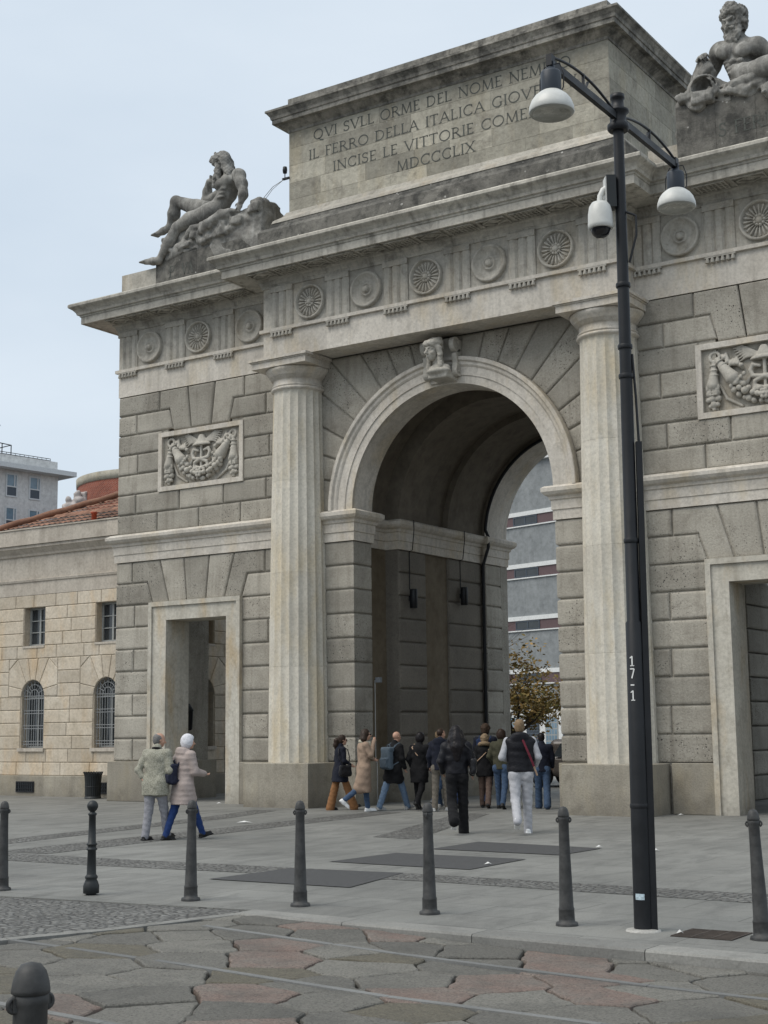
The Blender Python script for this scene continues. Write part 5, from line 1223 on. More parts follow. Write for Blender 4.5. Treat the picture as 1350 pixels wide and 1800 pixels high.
a = MB(); a.lathe([(7.9, zt-1.3), (7.97, zt-1.28), (8.0, zt-.55), (7.6, zt-.52), (0, zt-.51)], (dc.x, dc.y, 0), 72); a.build('rim', M['attic'], dr)
fg = far((-36.6, 24.2, 12.7), kd*.985); fgr = empty('stone_figures', (fg.x, fg.y, fg.z-2), 'pale carved stone figures standing on the edge of the round brick building', 'statue')
s = SDF(); 
for (o, hh) in ((-.5, 1.75), (.35, 2.35)):
    c = fg+R0*o; z = fg.z-2.2
    s.skirt(z, z+hh*.8+1.4, (.62, .5), (.42, .36), (c.x, c.y), (c.x, c.y), .1); s.ell((c.x, c.y, z+hh*.8+1.5), (.55, .5, .4), .2); s.ell((c.x, c.y-.1, z+hh*.8+2.05), (.28, .3, .36), .08)
    s.cone((c.x-.4, c.y-.2, z+hh*.8+1.5), (c.x+.1, c.y-.55, z+hh*.8+1.0), .2, .16, .1)
s.box((fg.x+R0.x*.1, fg.y+.8, fg.z-.2), (.75, .4, 2.2), .1, .1)
M['pale_stone'] = plain('pale_figure_stone', (.42, .38, .36), .9, var=.3, world=True, scale=2)
s.mesh('figures', .07, M['pale_stone'], fgr, disp=lambda P: wob(P, 4, .04))
# banded office block seen through the arch
M['band_grey'] = stone('grey_render', (.22, .235, .24), (.27, .285, .29), stain=(.11, .12, .125), stain_amt=.4, streak=.2, tone=0, grain=3, bump=.004); M['band_white'] = plain('white_band', (.66, .67, .66), .6, world=True); M['maroon'] = plain('maroon_panel', (.115, .075, .078), .5, world=True)
kb2 = 1.6; B0 = far((-12.913, 27.04, 0), kb2); e_ = (cos(radians(15)), -sin(radians(15)))
bb = empty('banded_office_block', (B0.x, B0.y, 0), 'grey office block with white and maroon bands seen through the main arch', 'building')
fr = vert_frame((B0.x, B0.y), e_); Z_ = lambda z: 1.705+kb2*(z-1.705)
a = MB(); fbox(a, fr, -30, 40, Z_(2.55), Z_(13.0), -14, 0); bw = a.build('wall', M['band_grey'], bb)
for r in range(5):
    z = 10.87-2.235*r
    a = MB(); fbox(a, fr, -30, 40, Z_(z-.18), Z_(z), 0, .12); fbox(a, fr, -30, 40, Z_(z-.64), Z_(z-.59), 0, .10); a.build('white_band', M['band_white'], bb)
    a = MB(); fbox(a, fr, -30, 40, Z_(z-.585), Z_(z-.185), 0, .05); mo = a.build('maroon_band', M['maroon'], bb)
    for u in range(-6, 8):
        a = MB(); U = (u*2.75+.63)*kb2; quad_frame(a, U-1.1, U+1.1, Z_(z-.575), Z_(z-.195), .08, fr, .05, .10); fbox(a, fr, U-.05, U+.05, Z_(z-.57), Z_(z-.2), .051, .09); o = a.build('window', M['slate'], mo); pane('pane', M['glass'], o, fr, rect(U-1.05, U+1.05, Z_(z-.57), Z_(z-.2)), .07)
a = MB(); fbox(a, fr, -30, 40, Z_(13.0), Z_(13.1), -14.3, .3); a.build('roof_edge', M['band_white'], bb)
a = MB(); fbox(a, fr, -30, 40, 0, Z_(2.55), -10, .6); sh = a.build('ground_storey', M['band_white'], bb)
for U in (.2, 3.4, 6.6, -3.0):
    a = MB(); fbox(a, fr, U-.55, U+.55, .1, Z_(2.1), .55, .64); q = a.build('door', M['frame_grey'], sh)
    for i in range(4):
        for j in range(5): pane('pane', M['glass_blue'], q, fr, rect(U-.48+.25*i, U-.28+.25*i, .5+.4*j, .82+.4*j), .645)
    a = MB(); fbox(a, fr, U+1.0, U+2.1, .1, Z_(2.3), .58, .66)
    for i in range(14): fbox(a, fr, U+1.0, U+2.1, .15+.19*i, .27+.19*i, .66, .69)
    a.build('roller_shutter', M['slate'], sh)
# ================================================================== STREET FURNITURE
def smooth_lathe(name, prof, mat, par=None, c=(0, 0, 0), n=28, ax=None):
    m = MB(); m.lathe(prof, c, n, 0, True, ax); return m.build(name, mat, par)
# ---- lamp post
M['mortar'] = stone('pale_mortar', (.40,.39,.36), (.52,.51,.48), stain=(.15,.14,.12), stain_amt=.8, streak=0, tone=0, grain=30, bump=.02)
LX, LY = 11.15, -15.56
lp_ = empty('street_lamp', (LX, LY, 0), 'tall black double-armed street lamp with white bowl shades at the kerb', 'street lamp')
a = MB(); a.lathe([(.078, 0), (.078, .9), (.072, 2.6), (.060, 2.62), (.056, 4.5), (.047, 7.12)], (LX, LY, 0), 28)
for z in (1.02, 3.3, 4.78, 5.05, 5.62): a.lathe([(.064 if z > 2 else .080, z), (.067 if z > 2 else .083, z+.01), (.067 if z > 2 else .083, z+.03), (.064 if z > 2 else .080, z+.04)], (LX, LY, 0), 24)
a.lathe([(.085, 7.10), (.10, 7.12), (.10, 7.16), (.075, 7.18), (.075, 7.26), (.10, 7.28), (.10, 7.30), (.06, 7.32), (.055, 7.40), (.066, 7.41), (.066, 7.45), (0, 7.455)], (LX, LY, 0), 24)
pole = a.build('pole', M['iron'], lp_)
a = MB(); a.obox((LX+.085, LY+.03, 2.1), (.022, .014, 0), (-.016, .025, 0), (0, 0, 2.1)); a.build('cable_duct', M['iron'], lp_)
a = MB(); a.tube([(LX+.09, LY+.03, 4.15), (LX+.075, LY+.03, 4.6), (LX+.055, LY+.02, 5.0)], .012, 6); a.tube([(LX+.05, LY, 6.32), (LX+.13, LY+.03, 6.28), (LX+.13, LY+.03, 6.1), (LX+.06, LY+.02, 5.85)], .012, 6); a.build('cable', M['iron'], lp_)
a = MB(); rr = random.Random(2); a.lathe([(.15, 0.001), (.143, .014), (.10, .022), (.07, .024)], (LX, LY, 0), 22); a.build('mortar_collar', M['mortar'], lp_)
def toward(mb_, txt, cz, size, cx0):        # letters bent round the pole, facing the road
    dv_ = Vector((.46, -.888, 0)).normalized(); sx = Vector((-dv_.y, dv_.x, 0))
    return lambda u, v, w: Vector((LX, LY, 0)) + sx*(u) + dv_*(sqrt(max(1e-5, .0745**2-u*u))+w) + Vector((0, 0, v))
a = MB(); frp = toward(None, 0, 0, 0, 0)
for ch, z in (('1', 2.225), ('7', 2.12), ('-', 2.02), ('1', 1.93)): write(a, ch, lambda u, v, w: frp(u, v, w), .085, -.052, z, -.012 if ch != '-' else -.014, depth=.0045)
M['white_paint'] = plain('white_paint', (.72, .72, .70), .6); a.build('number', M['white_paint'], pole)
a = MB(); P = [frp(-.060+.012*i, z, .0055) for z in (.265, .315) for i in range(7)]; a.add(P, [(i, i+1, 8+i, 7+i) for i in range(6)]); stk = a.build('sticker', plain('pale_sticker', (.45, .55, .60), .5, var=.5, scale=30), pole)
for sgn in (-1, 1):
    ty = LY+sgn*1.35; zt = 7.25
    a = MB(); n = 2
    a.obox((LX, (LY+ty)/2+sgn*.03, 7.225), (.022, 0, 0), (0, .62, 0), (0, 0, .033))
    up = [(LX, LY+sgn*(.06+1.29*t), 7.26+.62*t*(1-t)*.62+.02*(t)) for t in [i/16 for i in range(17)]]
    a.tube(up, .013, 8)
    a.obox((LX, LY+sgn*.72, 7.31), (.012, 0, 0), (0, .008, .0), (0, 0, .065)); a.obox((LX, LY+sgn*.66, 7.29), (.012, 0, 0), (0, .03, .045), (0, -.006, .004))
    a.obox((LX, ty, 7.245), (.026, 0, 0), (0, .035, 0), (0, 0, .05))
    ar_ = a.build('arm', M['iron'], lp_)
    a = MB()
    for q in (-1, 1): a.obox((LX+.03*q, ty, 7.19), (.005, 0, 0), (0, .015, 0), (0, 0, .045))
    a.lathe([(.082, 6.96), (.086, 6.97), (.086, 7.13), (.078, 7.15), (.05, 7.155), (.03, 7.19), (0, 7.19)], (LX, ty, 0), 28)
    hd = a.build('lamp_housing', plain('blue_black_paint', (.030, .038, .05), .45, var=.2), lp_)
    a = MB(); a.lathe([(.186, 6.785), (.190, 6.79), (.186, 6.835), (.168, 6.885), (.140, 6.925), (.105, 6.955), (.088, 6.967), (.084, 6.967)], (LX, ty, 0), 40); a.build('lamp_shade', M['white_plastic'], hd)
    a = MB(); a.lathe([(0, 6.7755), (.15, 6.7755), (.152, 6.772), (.172, 6.772), (.1855, 6.783)], (LX, ty, 0), 36); a.build('lens', plain('dusty_lamp_lens', (.42, .42, .38), .25), hd)
    a = MB(); 
    for q, o in ((-1, .12), (1, .10)): a.tube([(LX, ty-.02*q, 7.20), (LX+q*.07, ty+.03, 7.22), (LX+q*o, ty+.04, 7.12), (LX+q*o, ty+.03, 7.0), (LX+q*.09, ty, 6.95)], .006, 5)
    a.build('cable_loop', M['iron'], hd)
lp_.rotation_euler = (0, .0065, 0)
# ---- dome camera hung from the lamp
sc_ = empty('dome_camera', (LX-.13, LY-.1, 6.1), 'white dome surveillance camera on a curved arm hung from the black lamp post', 'camera')
cx_, cy_ = LX-.145, LY-.13
a = MB(); a.lathe([(.102, 6.16), (.112, 6.165), (.114, 6.20), (.110, 6.30), (.098, 6.37), (.075, 6.405), (.04, 6.42), (0, 6.42)], (cx_, cy_, 0), 36); hs_ = a.build('housing', M['white_plastic'], sc_)
a = MB(); a.lathe([(.0, 6.075), (.04, 6.082), (.07, 6.105), (.088, 6.14), (.094, 6.17)], (cx_, cy_, 0), 32); a.build('dome', glass_mat('smoked_dome', (.008, .008, .010), .05), sc_)
a = MB(); a.tube([(cx_, cy_, 6.40), (cx_+.005, cy_+.005, 6.47), (cx_+.03, cy_+.02, 6.53), (cx_+.07, cy_+.05, 6.56), (cx_+.10, cy_+.07, 6.56)], .028, 12); a.build('arm', M['white_plastic'], sc_)
a = MB(); a.obox((LX-.068, LY-.06, 6.51), (.035, .025, 0), (-.035, .05, 0), (0, 0, .15)); a.build('bracket_box', M['cast_iron'], sc_)
a = MB(); a.obox((LX-.105, LY-.085, 6.51), (.008, .006, 0), (-.032, .045, 0), (0, 0, .135)); a.build('cover_plate', M['white_plastic'], sc_); sc_.location.x += .04
# ---- bollards
def make_bollard():
    r = empty('bollard', (0, 0, 0)); a = MB()
    a.lathe([(.098, 0), (.098, .018), (.092, .03), (.072, .036), (.070, .06), (.068, .13), (.0695, .135), (.0695, .145), (.063, .16), (.056, .40), (.049, .62), (.045, .80), (.045, .90), (.048, .905), (.048, .925), (.045, .93)], n=28); a.build('post', M['bollard'], r)
    a = MB(); a.lathe([(.045, .93), (.051, .935), (.051, .945), (.048, .965), (.040, .995), (.026, 1.015), (0, 1.022)], n=28); a.build('cap', M['bollard'], r)
    for q in (-1, 1):
        a = MB(); P = [(q*(.046+.018*sin(pi*i/8)), 0, .905-.020*cos(pi*i/8)) for i in range(9)]; a.tube(P, .007, 8); a.obox((q*.047, 0, .905), (.006, 0, 0), (0, .011, 0), (0, 0, .020)); a.build('lug', M['bollard'], r)
    return r
bl0 = make_bollard()
spots = [(3.69, -15.93, 0, .95, 'iron bollard at the left edge of the photo, farthest left of the kerb row', 30), (6.22, -15.68, 0, .99, 'iron bollard in front of the white-haired woman, right of the ball-topped post', 60),
 (7.51, -15.53, 0, 1.0, 'iron bollard standing before the left column of the gate', 35), (8.96, -15.45, 0, 1.0, 'scuffed iron bollard with a peeling sticker below the middle of the arch', 110), (10.43, -15.55, 0, 1.0, 'iron bollard just left of the street lamp, before the right column', 30),
 (12.18, -15.56, 0, 1.01, 'iron bollard right of the street lamp beside the drain grate', 20), (12.79, -23.94, -.085, 1.065, 'nearest bollard, domed top at the bottom left corner on the road slabs', 75)]
for i, (x, y, z, sc, lab, rz) in enumerate(spots):
    o = bl0 if i == 0 else copy_tree(bl0)
    o.location = (x, y, z); o.rotation_euler = (radians([.8, -.5, .4, -.4, 1.0, -1.5, 0][i]), radians([.5, .6, 0, .5, -.3, -1.6, 0][i]), radians(rz)); o.scale = (1.18, 1.18, sc) if y < -20 else (1, 1, sc); tag(o, lab, 'bollard', 'iron bollards along the kerb')
a = MB(); a.add([(8.96-.02+.012*i, -15.45-.066-.001*abs(i-1.5), z) for z in (.50, .58) for i in range(4)], [(0, 1, 5, 4), (1, 2, 6, 5), (2, 3, 7, 6)])
bp = empty('ball_post', (4.915, -15.79, 0), 'thin dark post with a ball on top and ringed shaft, left of the couple', 'bollard')
a = MB(); a.lathe([(.055, 0), (.055, .012), (.085, .02), (.085, .10), (.072, .14), (.058, .17), (.068, .185), (.068, .20), (.055, .215), (.050, .23), (.044, .48), (.058, .49), (.058, .50), (.046, .51), (.046, .535), (.058, .545), (.058, .555), (.042, .565), (.036, .86), (.046, .87), (.046, .885), (.028, .90), (.026, .91)], (4.915, -15.79, 0), 24); a.build('shaft', M['cast_iron'], bp)
a = MB(); a.lathe([(.026, .905), (.046, .925), (.058, .955), (.06, .97), (.056, .99), (.04, 1.015), (.02, 1.027), (0, 1.03)], (4.915, -15.79, 0), 24); a.build('ball', M['cast_iron'], bp); bp.scale = (1, 1, .962)
# ---- slatted litter bin
bx_, by_ = -11.55, .72
bn = empty('litter_bin', (bx_, by_, 0), 'dark slatted metal litter bin against the customs house wall beside the gate', 'bin')
a = MB()
for i in range(22):
    t = 2*pi*i/22; d = Vector((cos(t), sin(t), 0)); s_ = Vector((-sin(t), cos(t), 0))
    P = [Vector((bx_, by_, 0))+d*r+Vector((0, 0, z)) for r, z in ((.20, .06), (.21, .45), (.225, .60), (.262, .70))]
    for p, q in zip(P, P[1:]): a.obox((p+q)/2, s_*.022, d*.004, (q-p)/2)
a.build('slats', M['cast_iron'], bn)
a = MB(); a.lathe([(.215, .0), (.215, .06), (.19, .06)], (bx_, by_, 0), 24); a.build('base', M['cast_iron'], bn)
a = MB(); a.lathe([(.18, .06), (.19, .66)], (bx_, by_, 0), 24); a.build('liner', plain('dark_bin_liner', (.015, .015, .016), .7), bn)
a = MB(); a.lathe([(.222, .60), (.232, .60), (.232, .625), (.222, .625)], (bx_, by_, 0), 24); a.lathe([(.205, .30), (.219, .30), (.219, .32), (.205, .32)], (bx_, by_, 0), 24); a.build('hoop', M['cast_iron'], bn)
# ---- wall lamps in the passage, pipes, small camera
for y, z, lab in ((2.53, 4.89, 'black cylinder wall lamp in the passage, nearer the front pier'), (4.98, 5.12, 'black cylinder wall lamp in the passage, beside the drainpipe')):
    r = empty('wall_lamp', (-2.6, y, z), lab, 'wall lamp', 'wall lamps in the passage')
    a = MB(); a.lathe([(.085, -.24), (.095, -.23), (.095, .21), (.085, .225), (0, .23)], (-2.58, y, z), 18); a.build('lamp_body', M['iron'], r)
    a = MB(); a.box(-2.70, -2.66, y-.035, y+.035, z-.06, z+.06); a.box(-2.67, -2.57, y-.015, y+.015, z-.02, z+.02); a.build('bracket', M['iron'], r)
    a = MB(); a.tube([(-2.69, y, z+.22), (-2.69, y, 6.05), (-2.60, y, 6.08), (-2.48, y-.1, 6.55), (-2.47, y-.12, 6.8)], .012, 5); a.build('conduit', M['iron'], r)
a = MB(); a.tube([(-2.64, 6.1, 0), (-2.64, 6.1, 6.0), (-2.46, 6.1, 6.5), (-2.46, 6.1, 6.78)] + [(2.56*cos(t), 6.12, ZS1+2.56*sin(t)) for t in [pi-(pi*.92)*i/40 for i in range(1, 41)]], .045, 8); a.build('drainpipe', M['iron'], gate)
r = empty('wall_camera', (-2.57, .82, 2.86), 'small grey box camera on a conduit at the inner edge of the left pier', 'camera')
a = MB(); a.box(-2.56, -2.44, .78, .88, 2.80, 2.92); a.build('camera_body', plain('grey_box', (.16, .17, .18), .5), r)
a = MB(); a.box(-2.60, -2.565, .80, .84, 2.84, 2.88); a.build('bracket', M['iron'], r)
a = MB(); a.tube([(-2.585, .80, 2.86), (-2.585, .80, 1.0), (-2.535, .79, .95), (-2.535, .79, .02)], .012, 6); a.build('conduit', plain('pale_conduit', (.30, .30, .285), .5), r)
# lantern inside the small doorway
r = empty('wall_lantern', (-9.1, 1.5, 2.3), 'black lantern on the dark inner wall of the left doorway', 'lantern')
a = MB(); a.lathe([(.05, 1.75), (.10, 1.78), (.12, 2.25), (.14, 2.27), (.04, 2.42), (0, 2.45)], (-9.02, 1.62, 0), 6); a.build('lantern_body', M['iron'], r); a = MB(); a.box(-9.2, -9.0, 1.60, 1.64, 2.40, 2.44); a.build('bracket', M['iron'], r)
# device on the attic with its loose wires
r = empty('spotlight', (-4.42, -.2, 15.3), 'small black fixture on a bracket at the left edge of the inscribed attic', 'fixture')
a = MB(); a.box(-4.50, -4.29, -.24, -.17, 15.19, 15.23); a.build('bracket', M['iron'], r)
a = MB(); a.lathe([(.012, 15.23), (.012, 15.34), (.05, 15.36), (.06, 15.44), (.05, 15.52), (0, 15.54)], (-4.44, -.2, 0), 12); a.build('lamp_head', M['iron'], r)
a = MB(); a.tube([(-4.48, -.2, 15.2), (-4.9, -.1, 15.14), (-5.25, .0, 14.98), (-5.45, .1, 14.72), (-5.5, .2, 14.45)], .010, 4); a.tube([(-4.48, -.18, 15.22), (-4.95, -.05, 15.10), (-5.3, .05, 14.9), (-5.5, .2, 14.5)], .008, 4); a.build('wire', plain('pale_wire', (.3, .3, .29), .5), r)
# ---- drain grate, scraps of paper
r = empty('drain_grate', (11.73, -15.5, 0), 'rusty rectangular drain grate in the pavement between lamp and bollard', 'grate')
a = MB()
for i in range(15): y = -15.72+.033*i; a.box(11.47, 11.98, y-.006, y+.006, -.005, .008)
for x in (11.47, 11.64, 11.81, 11.98): a.box(x-.008, x+.008, -15.73, -15.25, -.006, .009)
a.build('bars', plain('rusty_iron', (.06, .048, .04), .8, var=.4), r)
a = MB(); a.box(11.46, 11.99, -15.74, -15.24, -.01, .0012); a.build('pit', M['soil'], r)  # thin dark layer on the paving stands for shade below the bars
M['paper'] = plain('paper', (.62, .62, .60), .8)
for i, (x, y, s_, lab) in enumerate(((-1.228, -5.65, .16, 'white paper scrap on the plaza between the couple and the arch'), (5.34, -.435, .06, 'white scrap at the foot of the right wing wall'), (7.176, -8.0, .05, 'white scrap at the right corner of the farthest asphalt patch'), (7.043, -10.97, .05, 'white scrap on the middle asphalt patch'), (8.123, -8.186, .05, 'tiny white scrap on bare paving right of the asphalt patches'), (11.5, -15.62, .03, 'white cigarette end on the drain grate'), (-6.4, -.25, .07, 'white scrap in front of the left doorway'))):
    a = MB(); a.add([(x-s_, y-s_*.3, .012), (x+s_*.6, y-s_*.4, .03), (x+s_, y+s_*.3, .014), (x-s_*.5, y+s_*.35, .035), (x, y, .045)], [(0, 1, 4), (1, 2, 4), (2, 3, 4), (3, 0, 4)]); tag(a.build('paper_scrap', M['paper']), lab, 'litter', 'scraps of litter on the plaza')
# ================================================================== TREES AND CAR BEYOND THE ARCH
M['bark'] = plain('bark', (.05, .04, .032), .9, var=.4, scale=4, bump=.01)
m, t, b = new_mat('autumn_leaves'); g = NT(t); tn = g.attr('tone')
c = g.mix(g.ramp(tn, [(0., 0.), (1., 1.)]), (.15, .14, .045), (.34, .21, .07)); c = g.mix(1.0, c, g.ramp(g.noise(g.pos(), 1.2, 4), [(.3, .7), (.7, 1.25)]), 'MULTIPLY'); t.links.new(c, b.inputs['Base Color']); b.inputs['Roughness'].default_value = .6; b.inputs['Specular IOR Level'].default_value = .2; M['leaf'] = m
rt = random.Random(9)
tr = empty('autumn_tree', (-6.1, 13.9, 0), 'small tree with browning autumn leaves behind the arch', 'tree')
a = MB(); lf = MB()
def branch(mb, p, d, l, r, depth, tips, sp=.55, grav=0.0):
    q = p; pts = [p]; rs_ = [r]
    for i in range(4): d = (d+Vector((rt.uniform(-.22, .22), rt.uniform(-.22, .22), rt.uniform(-.12, .16)-grav))).normalized(); q = q+d*l/4; pts.append(q); rs_.append(r*(1-.14*(i+1)))
    mb.tube(pts, rs_, 6)
    if depth == 0: tips.append(q); return
    for k in range(rt.choice((2, 3, 3))):
        i = rt.choice((2, 3, 4)); nd = (d+Vector((rt.uniform(-1, 1), rt.uniform(-1, 1), rt.uniform(-.35, .6)))*sp*1.5).normalized(); branch(mb, pts[i], nd, l*rt.uniform(.62, .82), rs_[i]*.62, depth-1, tips, sp, grav)
    tips.append(q)
tips = []; branch(a, Vector((-6.1, 13.9, 0)), Vector((0, 0, 1)), 1.9, .09, 0, tips, .5)
for k in range(11): 
    an = k*2*pi/11; branch(a, tips[0]-Vector((0, 0, rt.uniform(0, .4))), Vector((cos(an), sin(an), rt.uniform(.2, 1.1))), rt.uniform(.95, 1.35), .05, 2, tips, .6)
a.build('trunk', M['bark'], tr)
for p in tips[1:]:
    for k in range(52):
        c = p+Vector((rt.gauss(0, .27), rt.gauss(0, .27), rt.gauss(0, .16))); s_ = rt.uniform(.04, .085)
        u = Vector((rt.uniform(-1, 1), rt.uniform(-1, 1), rt.uniform(-.6, .6))).normalized(); v = u.cross(Vector((rt.uniform(-1, 1), rt.uniform(-1, 1), rt.uniform(-1, 1)))).normalized()
        lf.add([c-u*s_, c+v*s_*.55, c+u*s_*1.1, c-v*s_*.55], [(0, 1, 2, 3)], max(0, min(1, rt.gauss(.55, .3))))
lf.build('crown', M['leaf'], tr)
bt_ = empty('bare_tree', (-7.5, 12.3, 0), 'bare dark tree whose twigs reach across the opening of the arch', 'tree')
a = MB(); tips = []; branch(a, Vector((-7.6, 12.4, 0)), Vector((.02, 0, 1)), 3.6, .13, 0, tips, .5); top = tips[0]
for k in range(7):
    an = -1.5+k*.55; branch(a, top-Vector((0, 0, rt.uniform(0, .6))), Vector((cos(an), sin(an)*.7, rt.uniform(.15, 1.0))), rt.uniform(1.0, 1.5), .05, 3, tips, .5, .05)
a.build('trunk', M['bark'], bt_)
# parked car
M['taupe'] = plain('taupe_car_paint', (.115, .095, .08), .3, var=.06, spec=.6); M['tyre'] = plain('tyre_rubber', (.015, .015, .015), .85); M['chrome'] = plain('rim_metal', (.4, .4, .4), .35, metal=.9)
KX, KY = -2.15, 11.6
cr = empty('parked_car', (KX, KY, 0), 'taupe car parked behind the arch, mostly hidden by the right pier', 'car')
s = SDF(); s.box((KX, KY, .60), (2.15, .84, .30), .16, .05); s.box((KX+.15, KY, 1.02), (1.35, .70, .36), .22, .12)
for x in (-1.35, 1.32):
    for q in (-1, 1): s.cone((KX+x, KY+q*.70, .32), (KX+x, KY+q*1.0, .32), .37, None, .02, True)
s.mesh('body', .03, M['taupe'], cr)
gl = MB()
for (x0, x1) in ((-.95, -.05), (.05, .95)): gl.add([(KX+.15+x0*1.15, KY-.853, .88), (KX+.15+x1*1.15, KY-.853, .88), (KX+.15+x1*.95, KY-.72, 1.26), (KX+.15+x0*.95, KY-.72, 1.26)], [(0, 1, 2, 3)])
gl.build('side_window', M['glass'], cr)
gl = MB(); gl.add([(KX-1.42, KY-.62, .93), (KX-1.42, KY+.62, .93), (KX-1.08, KY+.56, 1.30), (KX-1.08, KY-.56, 1.30)], [(0, 3, 2, 1)]); gl.build('windscreen', M['glass_blue'], cr)
for x in (-1.35, 1.32):
    for q in (-1, 1):
        w = MB(); w.lathe([(.2, -.1), (.31, -.1), (.325, -.06), (.325, .06), (.31, .1), (.2, .1)], (KX+x, KY+q*.76, .325), 24, ax=(Vector((1, 0, 0)), Vector((0, 0, 1)), Vector((0, 1, 0)))); wo = w.build('wheel', M['tyre'], cr)
        w = MB(); w.lathe([(.205, -.09), (.205, .09), (.05, .07), (0, .07)], (KX+x, KY+q*.76, .325), 20, ax=(Vector((1, 0, 0)), Vector((0, 0, 1)), Vector((0, 1, 0)))); w.build('rim', M['chrome'], wo)
for q in (-1, 1):
    w = MB(); w.box(KX-2.16, KX-2.08, KY+q*.55-.16, KY+q*.55+.16, .62, .76); w.build('headlight', M['white_plastic'], cr)
    w = MB(); w.box(KX+2.08, KX+2.16, KY+q*.6-.13, KY+q*.6+.13, .66, .82); w.build('tail_light', plain('red_lens', (.3, .01, .01), .3), cr)
# ================================================================== PEOPLE
def cloth(name, col, rough=.85, var=.18, scale=30, fine=0.0, second=None):
    m, t, b = new_mat(name); g = NT(t); P = g.obj()
    n = g.noise(P, scale, 5, .7); c = g.mix(1.0, col, g.ramp(n, [(.3, 1-var), (.7, 1+var)]), 'MULTIPLY')
    if second: c = g.mix(g.ramp(g.noise(P, 55, 3, .8), [(.42, 0.), (.58, 1.)]), c, second)
    t.links.new(c, b.inputs['Base Color']); b.inputs['Roughness'].default_value = rough; b.inputs['Specular IOR Level'].default_value = .2
    b.inputs['Sheen Weight'].default_value = .03
    t.links.new(g.bump(g.noise(P, 14, 4, .6), .02, .5), b.inputs['Normal']); return m
C_ = dict(skin=plain('skin', (.46, .27, .19), .5, var=.08), black=cloth('black_cloth', (.007, .007, .008)), navy=cloth('navy_cloth', (.009, .011, .020)), nblack=cloth('black_nylon', (.008, .008, .011), .5), tweed=cloth('grey_tweed', (.21, .205, .16), .95, .25, 60, 0, (.36, .35, .29)),
    puffer=cloth('mauve_puffer', (.36, .30, .275), .55, .08), camel=cloth('camel_wool', (.29, .21, .155), .95, .1), rust=cloth('rust_brown_cloth', (.215, .105, .045)), jeans=cloth('blue_denim', (.05, .08, .135), .9, .25), ljeans=cloth('light_denim', (.13, .185, .265), .9, .3), djeans=cloth('dark_denim', (.02, .035, .085), .9, .25), indigo=cloth('bright_denim', (.016, .038, .125), .9),
    grey=cloth('grey_trousers_cloth', (.25, .25, .27)), sweat=cloth('grey_marl_jersey', (.40, .40, .42), .95, .08), olive=cloth('olive_cloth', (.05, .048, .03)), brown=cloth('brown_cloth', (.11, .075, .06)), taupe=cloth('taupe_cloth', (.13, .115, .095)), whiteshoe=cloth('white_leather', (.72, .72, .71), .5, .06), blackshoe=cloth('black_leather', (.012, .012, .012), .35), greyshoe=cloth('grey_trainer_cloth', (.35, .35, .34), .7),
    hblack=cloth('black_hair', (.010, .008, .009), .4, .3, 50), hbrown=cloth('dark_brown_hair', (.030, .018, .012), .45, .3, 50), hgrey=cloth('grey_hair', (.15, .145, .14), .6, .4, 60), hwhite=cloth('white_hair', (.62, .62, .65), .6, .12, 60), hlight=cloth('light_brown_hair', (.19, .13, .075), .6, .3, 50), hcurl=cloth('curly_brown_hair', (.045, .028, .018), .7, .4, 60), fur=cloth('tan_fur', (.22, .16, .10), .95, .4, 70), scarf=cloth('pale_striped_scarf', (.42, .39, .31), .95, .3, 25), slate=cloth('slate_canvas', (.075, .10, .125), .8, .12), leather=cloth('black_bag_leather', (.014, .014, .016), .35), wine=cloth('wine_red_strap', (.12, .018, .03)), tan=cloth('tan_strap', (.42, .29, .20)), silver=cloth('silver_leather', (.45, .45, .46), .35, .2), nylon=cloth('navy_nylon', (.014, .017, .035), .5), dark=plain('dark_lens', (.01, .01, .01), .15))
AX, RX = Vector((-.5526, .8334, 0)), Vector((.8325, .5541, 0))
